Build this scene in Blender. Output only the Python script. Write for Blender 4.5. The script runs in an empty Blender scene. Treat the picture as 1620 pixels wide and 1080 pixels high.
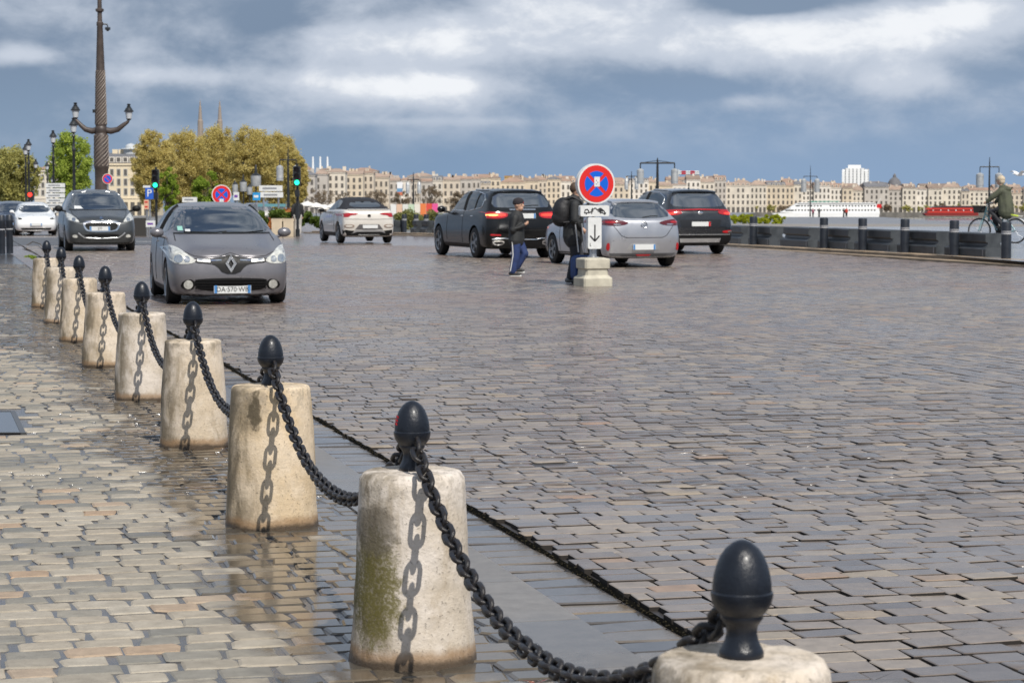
import bpy, bmesh, math, random
import numpy as np
from mathutils import Vector, Matrix
from mathutils.bvhtree import BVHTree
from mathutils.geometry import delaunay_2d_cdt
random.seed(7)
rng = np.random.default_rng(7)
C = bpy.context.scene.collection
SC = bpy.context.scene
R = math.radians

# ------------------------------------------------------------------ camera
F, CX, CY, HZ, EYE = 3650.0, 810.0, 540.0, 297.0, 1.65
PITCH = math.atan((CY - HZ) / F)
cam = bpy.data.cameras.new('camera')
camo = bpy.data.objects.new('camera', cam); C.objects.link(camo)
camo.location = (0, 0, EYE); camo.rotation_euler = (math.pi/2 - PITCH, 0, 0)
cam.sensor_width = 36; cam.lens = 36*F/1620
cam.clip_start = .5; cam.clip_end = 20000
cam.dof.use_dof = True; cam.dof.focus_distance = 13.0; cam.dof.aperture_fstop = 10.5
SC.camera = camo

# ------------------------------------------------------------------ light
SAZ, SEL = 24.0, 49.0
S = Vector((math.sin(R(SAZ))*math.cos(R(SEL)), -math.cos(R(SAZ))*math.cos(R(SEL)), math.sin(R(SEL))))
sl = bpy.data.lights.new('sun', 'SUN'); sl.energy = 3.6; sl.angle = R(.53); sl.color = (1, .95, .87)
so = bpy.data.objects.new('sun', sl); C.objects.link(so)
so.rotation_euler = S.to_track_quat('Z', 'Y').to_euler(); so.location = (20, -30, 40)
SC.view_settings.view_transform = 'Standard'; SC.view_settings.look = 'None'
SC.view_settings.exposure = 0.38; SC.view_settings.gamma = 1; SC.view_settings.use_curve_mapping = False

class NT:
    """small node-tree writer"""
    def __init__(s, nt): s.nt = nt
    def new(s, t, **k):
        n = s.nt.nodes.new(t)
        for a, v in k.items(): setattr(n, a, v)
        return n
    def put(s, sock, v):
        if hasattr(v, 'is_output'): s.nt.links.new(v, sock)
        elif isinstance(v, (tuple, list)) and len(v) == 3 and sock.type == 'RGBA': sock.default_value = (*v, 1)
        else: sock.default_value = v
    def m(s, op, a, b=None, c=None, clamp=False):
        n = s.new('ShaderNodeMath', operation=op, use_clamp=clamp); s.put(n.inputs[0], a)
        if b is not None: s.put(n.inputs[1], b)
        if c is not None: s.put(n.inputs[2], c)
        return n.outputs[0]
    def add(s, a, b): return s.m('ADD', a, b)
    def mul(s, a, b): return s.m('MULTIPLY', a, b)
    def sub(s, a, b): return s.m('SUBTRACT', a, b)
    def step(s, v, a, b, lo=0.0, hi=1.0):
        n = s.new('ShaderNodeMapRange', interpolation_type='SMOOTHSTEP')
        for i, x in enumerate((v, a, b, lo, hi)): s.put(n.inputs[i], x)
        return n.outputs[0]
    def lin(s, v, a, b, lo=0.0, hi=1.0):
        n = s.new('ShaderNodeMapRange')
        for i, x in enumerate((v, a, b, lo, hi)): s.put(n.inputs[i], x)
        return n.outputs[0]
    def mix(s, f, a, b, mode='MIX'):
        n = s.new('ShaderNodeMix', data_type='RGBA', blend_type=mode)
        s.put(n.inputs[0], f); s.put(n.inputs[6], a); s.put(n.inputs[7], b); return n.outputs[2]
    def noise(s, vec, scale, detail=4, rough=.5, dist=0.0):
        n = s.new('ShaderNodeTexNoise'); s.put(n.inputs['Vector'], vec)
        n.inputs['Scale'].default_value = scale; n.inputs['Detail'].default_value = detail
        n.inputs['Roughness'].default_value = rough; n.inputs['Distortion'].default_value = dist
        return n.outputs['Fac']
    def vec(s, op, a, b=None, scale=None):
        n = s.new('ShaderNodeVectorMath', operation=op); s.put(n.inputs[0], a)
        if b is not None: s.put(n.inputs[1], b)
        if scale is not None: s.put(n.inputs['Scale'], scale)
        return n.outputs['Value'] if op in ('DOT_PRODUCT', 'LENGTH') else n.outputs[0]
    def sep(s, v):
        n = s.new('ShaderNodeSeparateXYZ'); s.put(n.inputs[0], v); return n.outputs
    def comb(s, x, y, z):
        n = s.new('ShaderNodeCombineXYZ')
        for i, q in enumerate((x, y, z)): s.put(n.inputs[i], q)
        return n.outputs[0]

# sky: Nishita sky behind a broken storm deck, all by direction
W = bpy.data.worlds.new('World'); SC.world = W; W.use_nodes = True
nt = W.node_tree; nt.nodes.clear(); q = NT(nt)
out = q.new('ShaderNodeOutputWorld'); bg = q.new('ShaderNodeBackground'); bg.inputs[1].default_value = .1
nt.links.new(bg.outputs[0], out.inputs[0])
sky = q.new('ShaderNodeTexSky', sky_type='NISHITA', sun_disc=False, sun_elevation=R(SEL), sun_rotation=R(180-SAZ))
d = q.new('ShaderNodeTexCoord').outputs['Generated']
dx, dy, dz = q.sep(d)
hor = q.m('SQRT', q.add(q.mul(dx, dx), q.mul(dy, dy)))
v = q.mul(q.m('DIVIDE', dz, q.m('MAXIMUM', hor, .02)), 36.5)          # elevation, 1 = 1.57 degrees
u = q.mul(q.m('ARCTAN2', dx, dy), 36.5)                                # azimuth, same unit
def blob(u0, v0, a, b, k):
    t = q.add(q.m('POWER', q.mul(q.sub(u, u0), 1/a), 2.0), q.m('POWER', q.mul(q.sub(v, v0), 1/b), 2.0))
    return q.mul(q.m('EXPONENT', q.mul(t, -1.0)), k)
dvec = q.comb(dx, dy, q.mul(dz, 1.9))
n1 = q.noise(dvec, 10.0, 8, .52, .35)
n2 = q.noise(q.vec('ADD', dvec, (3.1, 1.7, .4)), 30.0, 8, .6, .2)
n3 = q.noise(q.vec('ADD', dvec, (7.1, 4.7, 2.4)), 3.2, 3, .5)
bias = None
for b in [(-1.7, 1.60, 1.5, .20, .52), (-1.3, 2.32, 1.5, .30, .46), (1.0, 2.55, 1.3, .55, .42), (4.7, 2.38, 1.9, .36, .50), (7.0, 2.66, 1.1, .36, .46),
          (2.6, 2.15, 1.2, .30, .20), (-7.7, 2.02, .7, .18, .46), (-5.2, 1.74, 1.6, .16, .26), (6.0, 1.66, .9, .26, .34), (3.6, 1.35, .6, .13, .20), (-1.0, 1.04, 1.5, .07, .16),
          (-3.6, 2.72, 1.5, .30, -.22), (4.0, 2.90, .8, .22, -.75), (3.0, 1.55, 1.6, .22, -.16), (-7.5, 2.7, 1.2, .3, .10), (.5, 2.45, 8.5, .62, .13)]:
    e = blob(*b); bias = e if bias is None else q.add(bias, e)
hi = q.step(v, 2.9, 5.5)                                               # deck overhead: broken, brighter
bias = q.add(bias, q.mul(hi, .14))
low = q.step(v, .2, 1.5)
dens = q.add(q.add(q.mul(q.sub(n1, .5), 1.05), q.mul(q.sub(n2, .5), .55)), bias)
f1 = q.mul(q.step(dens, -.10, .34), q.add(.08, q.mul(low, .92)))
f2 = q.step(q.add(dens, q.mul(q.sub(n2, .5), .55)), .30, .66)
slate = q.mix(q.step(u, -7, 7), (.165, .240, .345), (.185, .280, .430))
slate = q.mix(q.step(v, .0, 2.8), slate, (.150, .205, .290))
slate = q.mix(q.mul(q.step(n3, .35, .7), .35), slate, (.25, .32, .42))
col = q.mix(f1, slate, (.44, .485, .56))
col = q.mix(f2, col, (.68, .70, .73))
gap = q.mul(q.step(v, 6, 16), q.step(q.sub(n3, q.mul(dens, .3)), .44, .58))
col = q.vec('SCALE', col, scale=10.0)
col = q.mix(gap, col, sky.outputs[0])
nt.links.new(col, bg.inputs[0])

# ------------------------------------------------------------------ projection helpers
def pix(px, py, Y):
    uu, vv = (px-CX)/F, (CY-py)/F
    dy_, dz_ = math.cos(PITCH) + vv*math.sin(PITCH), -math.sin(PITCH) + vv*math.cos(PITCH)
    t = Y/dy_
    return Vector((uu*t, Y, EYE + dz_*t))
def slope(Y): return -.0098*max(0.0, Y-58.0)                          # the quays fall away from the bridge ramp
def gnd(px, py, dz=0.0):
    uu, vv = (px-CX)/F, (CY-py)/F
    dy_, dz_ = math.cos(PITCH) + vv*math.sin(PITCH), -math.sin(PITCH) + vv*math.cos(PITCH)
    z = dz
    for _ in range(60):
        t = (z-EYE)/dz_; z = slope(dy_*t) + dz
    return Vector((uu*t, dy_*t, z))
def topix(X, Y, Z):
    z = Z-EYE
    dep = Y*math.cos(PITCH) - z*math.sin(PITCH); up = Y*math.sin(PITCH) + z*math.cos(PITCH)
    return CX + F*X/dep, CY - F*up/dep

# ------------------------------------------------------------------ object helpers
def tag(o, label=None, cat=None, group=None, kind=None):
    if label: o['label'] = label
    if cat: o['category'] = cat
    if group: o['group'] = group
    if kind: o['kind'] = kind
    return o
def empty(name, loc=(0, 0, 0), rz=0.0, label=None, cat=None, group=None):
    o = bpy.data.objects.new(name, None); C.objects.link(o)
    o.location = loc; o.rotation_euler = (0, 0, rz); o.empty_display_size = .2
    return tag(o, label, cat, group)
def link(name, me, parent=None, loc=None, rot=None):
    o = bpy.data.objects.new(name, me); C.objects.link(o)
    if parent: o.parent = parent
    if loc is not None: o.location = loc
    if rot is not None: o.rotation_euler = rot
    return o
def kids(o): return [c for c in C.objects if c.parent == o]
def copy_tree(o, parent=None):
    c = o.copy(); C.objects.link(c); c.parent = parent
    for ch in o.children: copy_tree(ch, c)
    return c
def smooth(me, ang=35):
    me.polygons.foreach_set('use_smooth', [True]*len(me.polygons))
    try: me.set_sharp_from_angle(angle=R(ang))
    except Exception: pass
def mesh_np(name, v, f, mats=(), mi=None, tint=None, sm=None):
    """v (n,3); f list of index tuples or (n,k) array"""
    me = bpy.data.meshes.new(name)
    v = np.asarray(v, dtype=np.float32)
    if isinstance(f, np.ndarray):
        nf, k = f.shape
        me.vertices.add(len(v)); me.vertices.foreach_set('co', v.ravel())
        me.loops.add(nf*k); me.loops.foreach_set('vertex_index', f.astype(np.int32).ravel())
        me.polygons.add(nf)
        me.polygons.foreach_set('loop_start', np.arange(0, nf*k, k, dtype=np.int32))
        me.update(calc_edges=True); me.validate()
    else:
        me.from_pydata(v.tolist(), [], f); me.update()
    for m in mats: me.materials.append(m)
    if mi is not None: me.polygons.foreach_set('material_index', np.asarray(mi, dtype=np.int32))
    if tint is not None:
        a = me.attributes.new('tint', 'FLOAT', 'FACE'); a.data.foreach_set('value', np.asarray(tint, dtype=np.float32))
    if sm is not None: smooth(me, sm)
    return me

class MB:
    """collects boxes, tubes, lathes into one mesh"""
    def __init__(s): s.v = []; s.f = []
    def raw(s, v, f):
        b = len(s.v); s.v += [tuple(p) for p in v]; s.f += [tuple(i+b for i in t) for t in f]; return s
    def box(s, a, b, M=None):
        (x0, y0, z0), (x1, y1, z1) = a, b
        v = [Vector(p) for p in ((x0,y0,z0),(x1,y0,z0),(x1,y1,z0),(x0,y1,z0),(x0,y0,z1),(x1,y0,z1),(x1,y1,z1),(x0,y1,z1))]
        if M: v = [M @ p for p in v]
        return s.raw(v, [(0,3,2,1),(4,5,6,7),(0,1,5,4),(1,2,6,5),(2,3,7,6),(3,0,4,7)])
    def cbox(s, c, d, M=None):
        return s.box([c[i]-d[i]/2 for i in range(3)], [c[i]+d[i]/2 for i in range(3)], M)
    def tube(s, pts, r, n=8, caps=True):
        pts = [Vector(p) for p in pts]
        if not isinstance(r, (list, tuple)): r = [r]*len(pts)
        rings = []; prev = None
        for i, p in enumerate(pts):
            t = (pts[min(i+1, len(pts)-1)] - pts[max(i-1, 0)]).normalized()
            a = prev if prev is not None else (Vector((0, 0, 1)) if abs(t.z) < .9 else Vector((1, 0, 0)))
            e1 = (a - t*a.dot(t))
            if e1.length < 1e-6: e1 = t.orthogonal()
            e1.normalize(); e2 = t.cross(e1); prev = e1
            rings.append([p + (e1*math.cos(2*math.pi*k/n) + e2*math.sin(2*math.pi*k/n))*r[i] for k in range(n)])
        v = [p for g in rings for p in g]; f = []
        for i in range(len(pts)-1):
            for k in range(n):
                k2 = (k+1) % n
                f.append((i*n+k, i*n+k2, (i+1)*n+k2, (i+1)*n+k))
        if caps:
            f.append(tuple(range(n-1, -1, -1))); f.append(tuple((len(pts)-1)*n+k for k in range(n)))
        return s.raw(v, f)
    def lathe(s, prof, n=24, c=(0, 0, 0), M=None, caps=True):
        v = []; f = []
        for r, z in prof:
            for k in range(n):
                a = 2*math.pi*k/n
                p = Vector((c[0]+r*math.cos(a), c[1]+r*math.sin(a), c[2]+z)); v.append(M @ p if M else p)
        for i in range(len(prof)-1):
            for k in range(n):
                k2 = (k+1) % n
                f.append((i*n+k, i*n+k2, (i+1)*n+k2, (i+1)*n+k))
        if caps and prof[0][0] > 1e-5: f.append(tuple(range(n-1, -1, -1)))
        if caps and prof[-1][0] > 1e-5: f.append(tuple((len(prof)-1)*n+k for k in range(n)))
        return s.raw(v, f)
    def ball(s, c, r, n=12, M=None):
        r = r if isinstance(r, (tuple, list)) else (r, r, r)
        m = n//2; v = []; f = []
        for i in range(m+1):
            th = math.pi*i/m
            for k in range(n):
                a = 2*math.pi*k/n
                p = Vector((math.sin(th)*math.cos(a)*r[0], math.sin(th)*math.sin(a)*r[1], math.cos(th)*r[2]))
                if M: p = M @ p
                v.append(p + Vector(c))
        for i in range(m):
            for k in range(n):
                k2 = (k+1) % n
                f.append((i*n+k, (i+1)*n+k, (i+1)*n+k2, i*n+k2))
        return s.raw(v, f)
    def prism(s, poly, axis, a, b, M=None):
        """2D polygon extruded along axis ('x','y','z') from a to b"""
        def P(p, t):
            w = {'x': (t, p[0], p[1]), 'y': (p[0], t, p[1]), 'z': (p[0], p[1], t)}[axis]
            w = Vector(w); return M @ w if M else w
        n = len(poly)
        v = [P(p, a) for p in poly] + [P(p, b) for p in poly]
        f = [tuple(range(n-1, -1, -1)), tuple(range(n, 2*n))] + [(i, (i+1) % n, n+(i+1) % n, n+i) for i in range(n)]
        return s.raw(v, f)
    def mesh(s, name, m, sm=None):
        me = bpy.data.meshes.new(name); me.from_pydata([tuple(p) for p in s.v], [], s.f)
        bm = bmesh.new(); bm.from_mesh(me)
        bmesh.ops.remove_doubles(bm, verts=bm.verts, dist=1e-6)
        bmesh.ops.recalc_face_normals(bm, faces=bm.faces); bm.to_mesh(me); bm.free()
        if m: me.materials.append(m)
        if sm: smooth(me, sm)
        return me
    def build(s, name, m, parent=None, sm=None, loc=None, rot=None):
        return link(name, s.mesh(name, m, sm), parent, loc, rot)

def disc_poly(r, n=48, c=(0, 0)):
    return [(c[0]+r*math.cos(2*math.pi*k/n), c[1]+r*math.sin(2*math.pi*k/n)) for k in range(n)]
def text_mesh(name, body, size, m, parent=None, depth=.002, loc=(0, 0, 0), rot=(0, 0, 0), sx=1.0):
    cu = bpy.data.curves.new(name, 'FONT'); cu.body = body; cu.size = size; cu.extrude = depth
    cu.align_x = 'CENTER'; cu.align_y = 'CENTER'; cu.resolution_u = 3
    t = bpy.data.objects.new(name, cu); C.objects.link(t)
    dg = bpy.context.evaluated_depsgraph_get(); me = bpy.data.meshes.new_from_object(t.evaluated_get(dg))
    bpy.data.objects.remove(t)
    me.materials.clear(); me.materials.append(m)
    o = link(name, me, parent, loc, rot); o.scale = (sx, 1, 1); return o

# ------------------------------------------------------------------ materials
MATS = {}
def mat(name, col, rough=.5, metal=0.0, spec=.5, var=0.0, vscale=8.0, bump=0.0, bscale=60.0, coat=0.0, crough=.05, emit=None, estr=0.0, col2=None, alpha=None):
    if name in MATS: return MATS[name]
    m = bpy.data.materials.new(name); m.use_nodes = True; t = m.node_tree; k = NT(t)
    b = t.nodes['Principled BSDF']
    b.inputs['Base Color'].default_value = (*col, 1); b.inputs['Roughness'].default_value = rough
    b.inputs['Metallic'].default_value = metal; b.inputs['Specular IOR Level'].default_value = spec
    b.inputs['Coat Weight'].default_value = coat; b.inputs['Coat Roughness'].default_value = crough
    if emit: b.inputs['Emission Color'].default_value = (*emit, 1); b.inputs['Emission Strength'].default_value = estr
    if var or bump or col2:
        oc = k.new('ShaderNodeTexCoord').outputs['Object']
        if var or col2:
            n = k.noise(oc, vscale, 6, .6)
            c2 = col2 or tuple(c*(1-var) for c in col)
            c1 = col if col2 else tuple(min(1, c*(1+var)) for c in col)
            k.put(b.inputs['Base Color'], k.mix(k.step(n, .3, .7), c2, c1))
            k.put(b.inputs['Roughness'], k.lin(n, .3, .7, max(0, rough-.08), min(1, rough+.08)))
        if bump:
            bn = k.new('ShaderNodeBump'); bn.inputs['Strength'].default_value = bump; bn.inputs['Distance'].default_value = .01
            k.put(bn.inputs['Height'], k.noise(oc, bscale, 5, .6)); t.links.new(bn.outputs[0], b.inputs['Normal'])
    MATS[name] = m; return m
# ------------------------------------------------------------------ ground frame: t along the road, r to its right
BOLL = [gnd(653, 1039)]
O2 = BOLL[0].copy()
far = gnd(75, 486)
A2 = (far - O2); A2.z = 0; A2.normalize()
R2 = Vector((A2.y, -A2.x, 0))
def RP(r, t, z=0.0): return Vector((O2.x + R2.x*r + A2.x*t, O2.y + R2.y*r + A2.y*t, z))
def rt(P): dlt = Vector((P[0]-O2.x, P[1]-O2.y, 0)); return dlt.dot(R2), dlt.dot(A2)
R_KERB0, R_KERB1, R_ROAD = .47, .77, 1.09

def stone_mat(name, ramp, wetcol, rough_dry, rough_wet, mode, bump=.35, spec=.5):
    m = bpy.data.materials.new(name); m.use_nodes = True; t = m.node_tree; k = NT(t)
    b = t.nodes['Principled BSDF']
    P = k.new('ShaderNodeNewGeometry').outputs['Position']
    tint = k.new('ShaderNodeAttribute', attribute_name='tint').outputs['Fac']
    cr = k.new('ShaderNodeValToRGB'); k.put(cr.inputs[0], tint)
    el = cr.color_ramp.elements
    el[0].position = ramp[0][0]; el[0].color = (*ramp[0][1], 1); el[1].position = ramp[-1][0]; el[1].color = (*ramp[-1][1], 1)
    for p_, c_ in ramp[1:-1]:
        e = el.new(p_); e.color = (*c_, 1)
    mott = k.noise(P, 11.0, 6, .72)
    fine = k.noise(P, 90.0, 4, .6)
    col = k.mix(k.lin(mott, .25, .75), k.mix(1.0, cr.outputs[0], (.70, .67, .63), 'MULTIPLY'), k.mix(1.0, cr.outputs[0], (1.18, 1.16, 1.14), 'MULTIPLY'))
    col = k.mix(k.mul(k.step(fine, .55, .75), .35), col, (.07, .06, .055))
    rr = k.vec('DOT_PRODUCT', k.vec('SUBTRACT', P, tuple(O2)), tuple(R2))
    tt = k.vec('DOT_PRODUCT', k.vec('SUBTRACT', P, tuple(O2)), tuple(A2))
    n = k.noise(P, .55, 4, .6); n5 = k.noise(P, 2.6, 3, .6)
    if mode == 'pave':
        w = k.add(k.mul(k.sub(n, .5), 2.4), k.mul(k.sub(n5, .5), 1.5))
        w = k.add(w, k.mul(k.step(rr, -.85, -.05), 1.05))
        w = k.add(w, k.mul(k.mul(k.step(tt, 13, 16.5), k.step(tt, 34, 24)), .75))
        w = k.add(w, k.lin(tint, 0, 1, .16, -.24))
        wet = k.step(w, .22, .70)
    else:
        w = k.add(k.mul(k.sub(n, .5), 1.6), k.mul(k.sub(n5, .5), .6))
        wet = k.step(k.add(w, k.lin(tint, 0, 1, .25, -.25)), -.30, .22)
    if mode == 'road': col = k.mix(k.mul(k.step(k.noise(P, .11, 3, .5), .40, .60), k.step(tt, 10, 28, 0, .50)), col, (.185, .125, .104))
    wc = k.mix(1.0, col, wetcol, 'MULTIPLY')
    k.put(b.inputs['Base Color'], k.mix(wet, col, wc))
    k.put(b.inputs['Roughness'], k.add(k.mix_f(wet, rough_dry, rough_wet), k.mul(k.sub(mott, .5), .16)))
    b.inputs['Specular IOR Level'].default_value = spec
    bn = k.new('ShaderNodeBump'); k.put(bn.inputs['Strength'], k.mix_f(wet, bump, bump*.30)); bn.inputs['Distance'].default_value = .006
    k.put(bn.inputs['Height'], k.add(k.mul(mott, 1.0), k.mul(fine, .35)))
    t.links.new(bn.outputs[0], b.inputs['Normal'])
    return m
def _mixf(s, f, a, b): return s.add(a, s.mul(f, b-a))
NT.mix_f = _mixf

M_sett = stone_mat('wet_sett', [(0, (.138, .120, .112)), (.35, (.190, .165, .150)), (.70, (.238, .206, .182)), (.955, (.285, .246, .205)), (.975, (.29, .245, .185)), (1, (.30, .20, .14))],
                   (.84, .82, .80), .40, .17, 'road', .28)
M_pave = stone_mat('paving_stone', [(0, (.185, .180, .160)), (.3, (.255, .238, .200)), (.6, (.330, .290, .228)), (.9, (.375, .342, .282)), (1, (.35, .25, .165))],
                   (.37, .34, .31), .60, .06, 'pave', .35)
M_kerb = stone_mat('kerb_stone', [(0, (.15, .142, .136)), (1, (.20, .19, .18))], (.8, .8, .8), .42, .22, 'road', .2)
M_gut = stone_mat('gutter_stone', [(0, (.085, .082, .085)), (.6, (.13, .12, .115)), (.9, (.16, .14, .12)), (1, (.25, .19, .12))], (.7, .7, .7), .2, .07, 'road', .25)
M_joint = mat('wet_joint', (.035, .030, .028), .45, bump=.5, bscale=40)
M_side = mat('muddy_shaded_joint_side', (.030, .026, .023), .75, spec=.2)  # stone sides: joint dirt plus joint shadow, darkened in the colour against the sun
M_mortar = mat('wet_mortar', (.070, .068, .070), .16, var=.35, vscale=3, bump=.25, bscale=50)
M_moss = mat('dark_moss', (.020, .017, .010), .9, var=.5, vscale=20, spec=.15)
M_asph = mat('asphalt', (.062, .06, .06), .42, var=.25, vscale=2, bump=.3, bscale=30)
M_white = mat('white_marking', (.7, .7, .68), .5, var=.15, vscale=6)
M_ground = mat('earth', (.16, .15, .13), .8, var=.2, vscale=.2)
M_quay = mat('quay_paving', (.17, .165, .165), .34, var=.25, vscale=.6, bump=.2, bscale=6)

def place_stones(r0, t0, lr, lt, jr, jt, h, zbase, n, tilt, seedrng, inset=.007, c=.30, bev=.006):
    """vectorised stones: centre arrays r0,t0, half sizes lr,lt -> verts (N,3n,3)"""
    N = len(r0)
    if n == 4:
        ux = np.array([-1, 1, 1, -1.]); uy = np.array([-1, -1, 1, 1.])
        px = ux[None]*lr[:, None]; py = uy[None]*lt[:, None]
    else:
        ux = np.array([-1+c, 1-c, 1, 1, 1-c, -1+c, -1, -1.]); uy = np.array([-1, -1, -1+c, 1-c, 1, 1, 1-c, -1+c])
        ch = seedrng.uniform(.1, 1.0, (N, 8))
        bx = np.sign(ux); by = np.sign(uy)
        px = (ux[None]*ch + bx[None]*(1-ch))*lr[:, None]; py = (uy[None]*ch + by[None]*(1-ch))*lt[:, None]
    px = px + seedrng.normal(0, 1, (N, n))*jr; py = py + seedrng.normal(0, 1, (N, n))*jt
    tr = seedrng.normal(0, tilt, N)[:, None]; tt_ = seedrng.normal(0, tilt, N)[:, None]
    hz = h[:, None]
    def ring(ins, z0):
        f = 1 - ins/np.maximum(np.minimum(lr, lt), .02)[:, None]
        x = px*f; y = py*f
        z = z0 + (x*tr + y*tt_)
        return x, y, z
    rings = []
    x, y, z = ring(0, hz); rings.append((px*1.0, py*1.0, np.full_like(px, -.035)))
    rings.append((x, y, z - bev))
    x, y, z = ring(inset, hz); rings.append((x, y, z))
    vs = []
    for x, y, z in rings:
        rr_ = r0[:, None] + x; tq = t0[:, None] + y
        X = O2.x + R2.x*rr_ + A2.x*tq; Y = O2.y + R2.y*rr_ + A2.y*tq
        vs.append(np.stack([X, Y, z + zbase], -1))
    return np.concatenate(vs, 1)       # N,3n,3
def stone_faces(n):
    f = []
    for g in range(2):
        for k in range(n):
            k2 = (k+1) % n; f.append((g*n+k, g*n+k2, (g+1)*n+k2, (g+1)*n+k))
    return f, tuple(2*n+k for k in range(n))
def emit_stones(name, V, n, tints, m, parent, nind, stuff_name, side=None):
    """the nind nearest in view become single parts, the rest one stuff part"""
    N = len(V); c = V.mean(1)
    dep = c[:, 1]*math.cos(PITCH) - (c[:, 2]-EYE)*math.sin(PITCH)
    px = CX + F*c[:, 0]/dep; py = CY - F*(c[:, 1]*math.sin(PITCH) + (c[:, 2]-EYE)*math.cos(PITCH))/dep
    inv = (px > -10) & (px < 1630) & (py < 1085)
    key = np.where(inv, c[:, 1], 1e6 + c[:, 1]); order = np.argsort(key)
    ind = order[:nind]; rest = order[nind:]
    sf, top = stone_faces(n)
    for i in ind:
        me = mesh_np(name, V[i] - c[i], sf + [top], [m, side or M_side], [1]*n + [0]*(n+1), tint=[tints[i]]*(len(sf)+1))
        link(name, me, parent, tuple(c[i]))
    if len(rest):
        vv = V[rest].reshape(-1, 3); base = (np.arange(len(rest))*3*n)[:, None, None]
        fq = np.array(sf)[None] + base
        if n == 4:
            fa = np.concatenate([fq, np.array([top])[None] + base], 1).reshape(-1, 4)
            tn = np.repeat(tints[rest], len(sf)+1); mi_ = np.tile([1]*4+[0]*5, len(rest))
        else:  # split the top octagon into three quads so that every face is a quad
            tq = np.array([(top[0], top[1], top[2], top[3]), (top[0], top[3], top[4], top[7]), (top[4], top[5], top[6], top[7])])
            fa = np.concatenate([fq, tq[None] + base], 1).reshape(-1, 4)
            tn = np.repeat(tints[rest], len(sf)+3); mi_ = np.tile([1]*8+[0]*11, len(rest))
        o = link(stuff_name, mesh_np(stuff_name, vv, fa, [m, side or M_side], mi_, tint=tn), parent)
        tag(o, kind='stuff')

def inframe(r, t, mx=320, ymax=66.0):
    X = O2.x + R2.x*r + A2.x*t; Y = O2.y + R2.y*r + A2.y*t
    Yc = np.maximum(Y, .5); px = CX + F*X/Yc
    return (Y > 3.6) & (Y < ymax) & (px > -mx*1.0) & (px < 1620+mx)

# right kerb of the road, traced; road edge polyline
KERBR = [gnd(*p) for p in ((1760, 431), (1620, 422.5), (1400, 408), (1153, 393.5), (1000, 385), (820, 378.5), (654, 373.2), (480, 369.0))]
def kerb_r_at(t):
    pts = sorted((rt(p)[1], rt(p)[0]) for p in KERBR)
    return np.interp(t, [a for a, b in pts], [b for a, b in pts])

# ---- sheets
def sheet(name, pts, m, kind='structure', parent=None):
    me = bpy.data.meshes.new(name); me.from_pydata([tuple(p) for p in pts], [], [tuple(range(len(pts)))]); me.update()
    if me.polygons[0].normal.z < 0: me.flip_normals()
    me.materials.append(m); o = link(name, me, parent)
    return tag(o, kind=kind) if kind else o

# road bed (setts stand in it)
road = sheet('road', [RP(R_ROAD+.01, -8, -.014), RP(R_ROAD+.01, 52, -.014)] + [Vector((p.x, p.y, -.014)) for p in reversed([k_ for k_ in KERBR if k_.y < 62])] + [RP(24, 10, -.014), RP(24, -8, -.014)], M_joint)
M_farsett = stone_mat('distant_paving', [(0, (.205, .168, .152)), (1, (.205, .168, .152))], (.84, .82, .80), .42, .20, 'road', .6)
fv, ff = [], []
FY = [56, 60, 66, 74, 84, 98, 116, 140, 170]
for Y_ in FY:
    xr_ = np.interp(Y_, [k_.y for k_ in KERBR], [k_.x for k_ in KERBR])
    for fr in (0, .5, 1): fv.append((-.30*Y_ + (xr_+.30*Y_)*fr, Y_, slope(Y_) - (.018 if Y_ < 60 else .004)))
for i in range(len(FY)-1):
    for j in range(2): ff.append((i*3+j, i*3+j+1, i*3+j+4, i*3+j+3))
tag(link('road_beyond', mesh_np('road_beyond', fv, ff, [M_farsett])), kind='structure')
def rows(r_lo, r_hi, t_lo, t_hi, lr, lt, along=False):
    """running bond; rows across the road (or along it)"""
    rs, ts, LR, LT = [], [], [], []
    if not along:
        t = t_lo
        while t < t_hi:
            w = lt*random.uniform(.95, 1.05); r = r_lo - random.uniform(0, lr)
            while r < r_hi:
                l = lr*random.uniform(.82, 1.16)
                rs.append(r+l/2); ts.append(t+w/2); LR.append(l/2); LT.append(w/2); r += l
            t += w
    else:
        r = r_lo
        while r < r_hi:
            w = lr*random.uniform(.92, 1.08); w = min(w, r_hi-r) if r_hi-r < 1.5*lr else w
            t = t_lo - random.uniform(0, lt)
            while t < t_hi:
                l = lt*random.uniform(.85, 1.25)
                rs.append(r+w/2); ts.append(t+l/2); LR.append(w/2); LT.append(l/2); t += l
            r += w
    return [np.array(a) for a in (rs, ts, LR, LT)]
allr = [rows(R_ROAD, 6.5, -6, 60, .205, .146), rows(10.0, 20.9, -6, 60, .205, .146), rows(6.5, 10.0, -6, 60, .15, .21, True)]
rs, ts, LR, LT = [np.concatenate(z) for z in zip(*allr)]
wob = .02*np.sin(rs*1.3 + ts*.21) + .015*np.sin(rs*3.1+1)
ts = ts + wob
keep = inframe(rs, ts) & (rs + LR > R_ROAD + .045) & (rs + LR < kerb_r_at(ts) - .05)
rs, ts, LR, LT = rs[keep], ts[keep], LR[keep], LT[keep]
cut = rs - LR < R_ROAD + .01                                        # first stone of a row is cut to the edge
e = rs + LR; rs = np.where(cut, (R_ROAD + rng.normal(0, .006, len(rs)) + e)/2, rs); LR = np.where(cut, np.maximum(e - rs, .03), LR)
gap = .0058
und = .006*np.sin(rs*.8+ts*.5) + .005*np.sin(ts*1.1 - rs*.4)
Yst = O2.y + A2.y*ts + R2.y*rs; fd = np.clip((Yst-10)/22, 0, 1)
h = rng.normal(0, .0024, len(rs))*(1-.72*fd) + und*(1-.6*fd)
tn = rng.random(len(rs))
near = (O2.y + A2.y*ts + R2.y*rs) < 15
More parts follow.
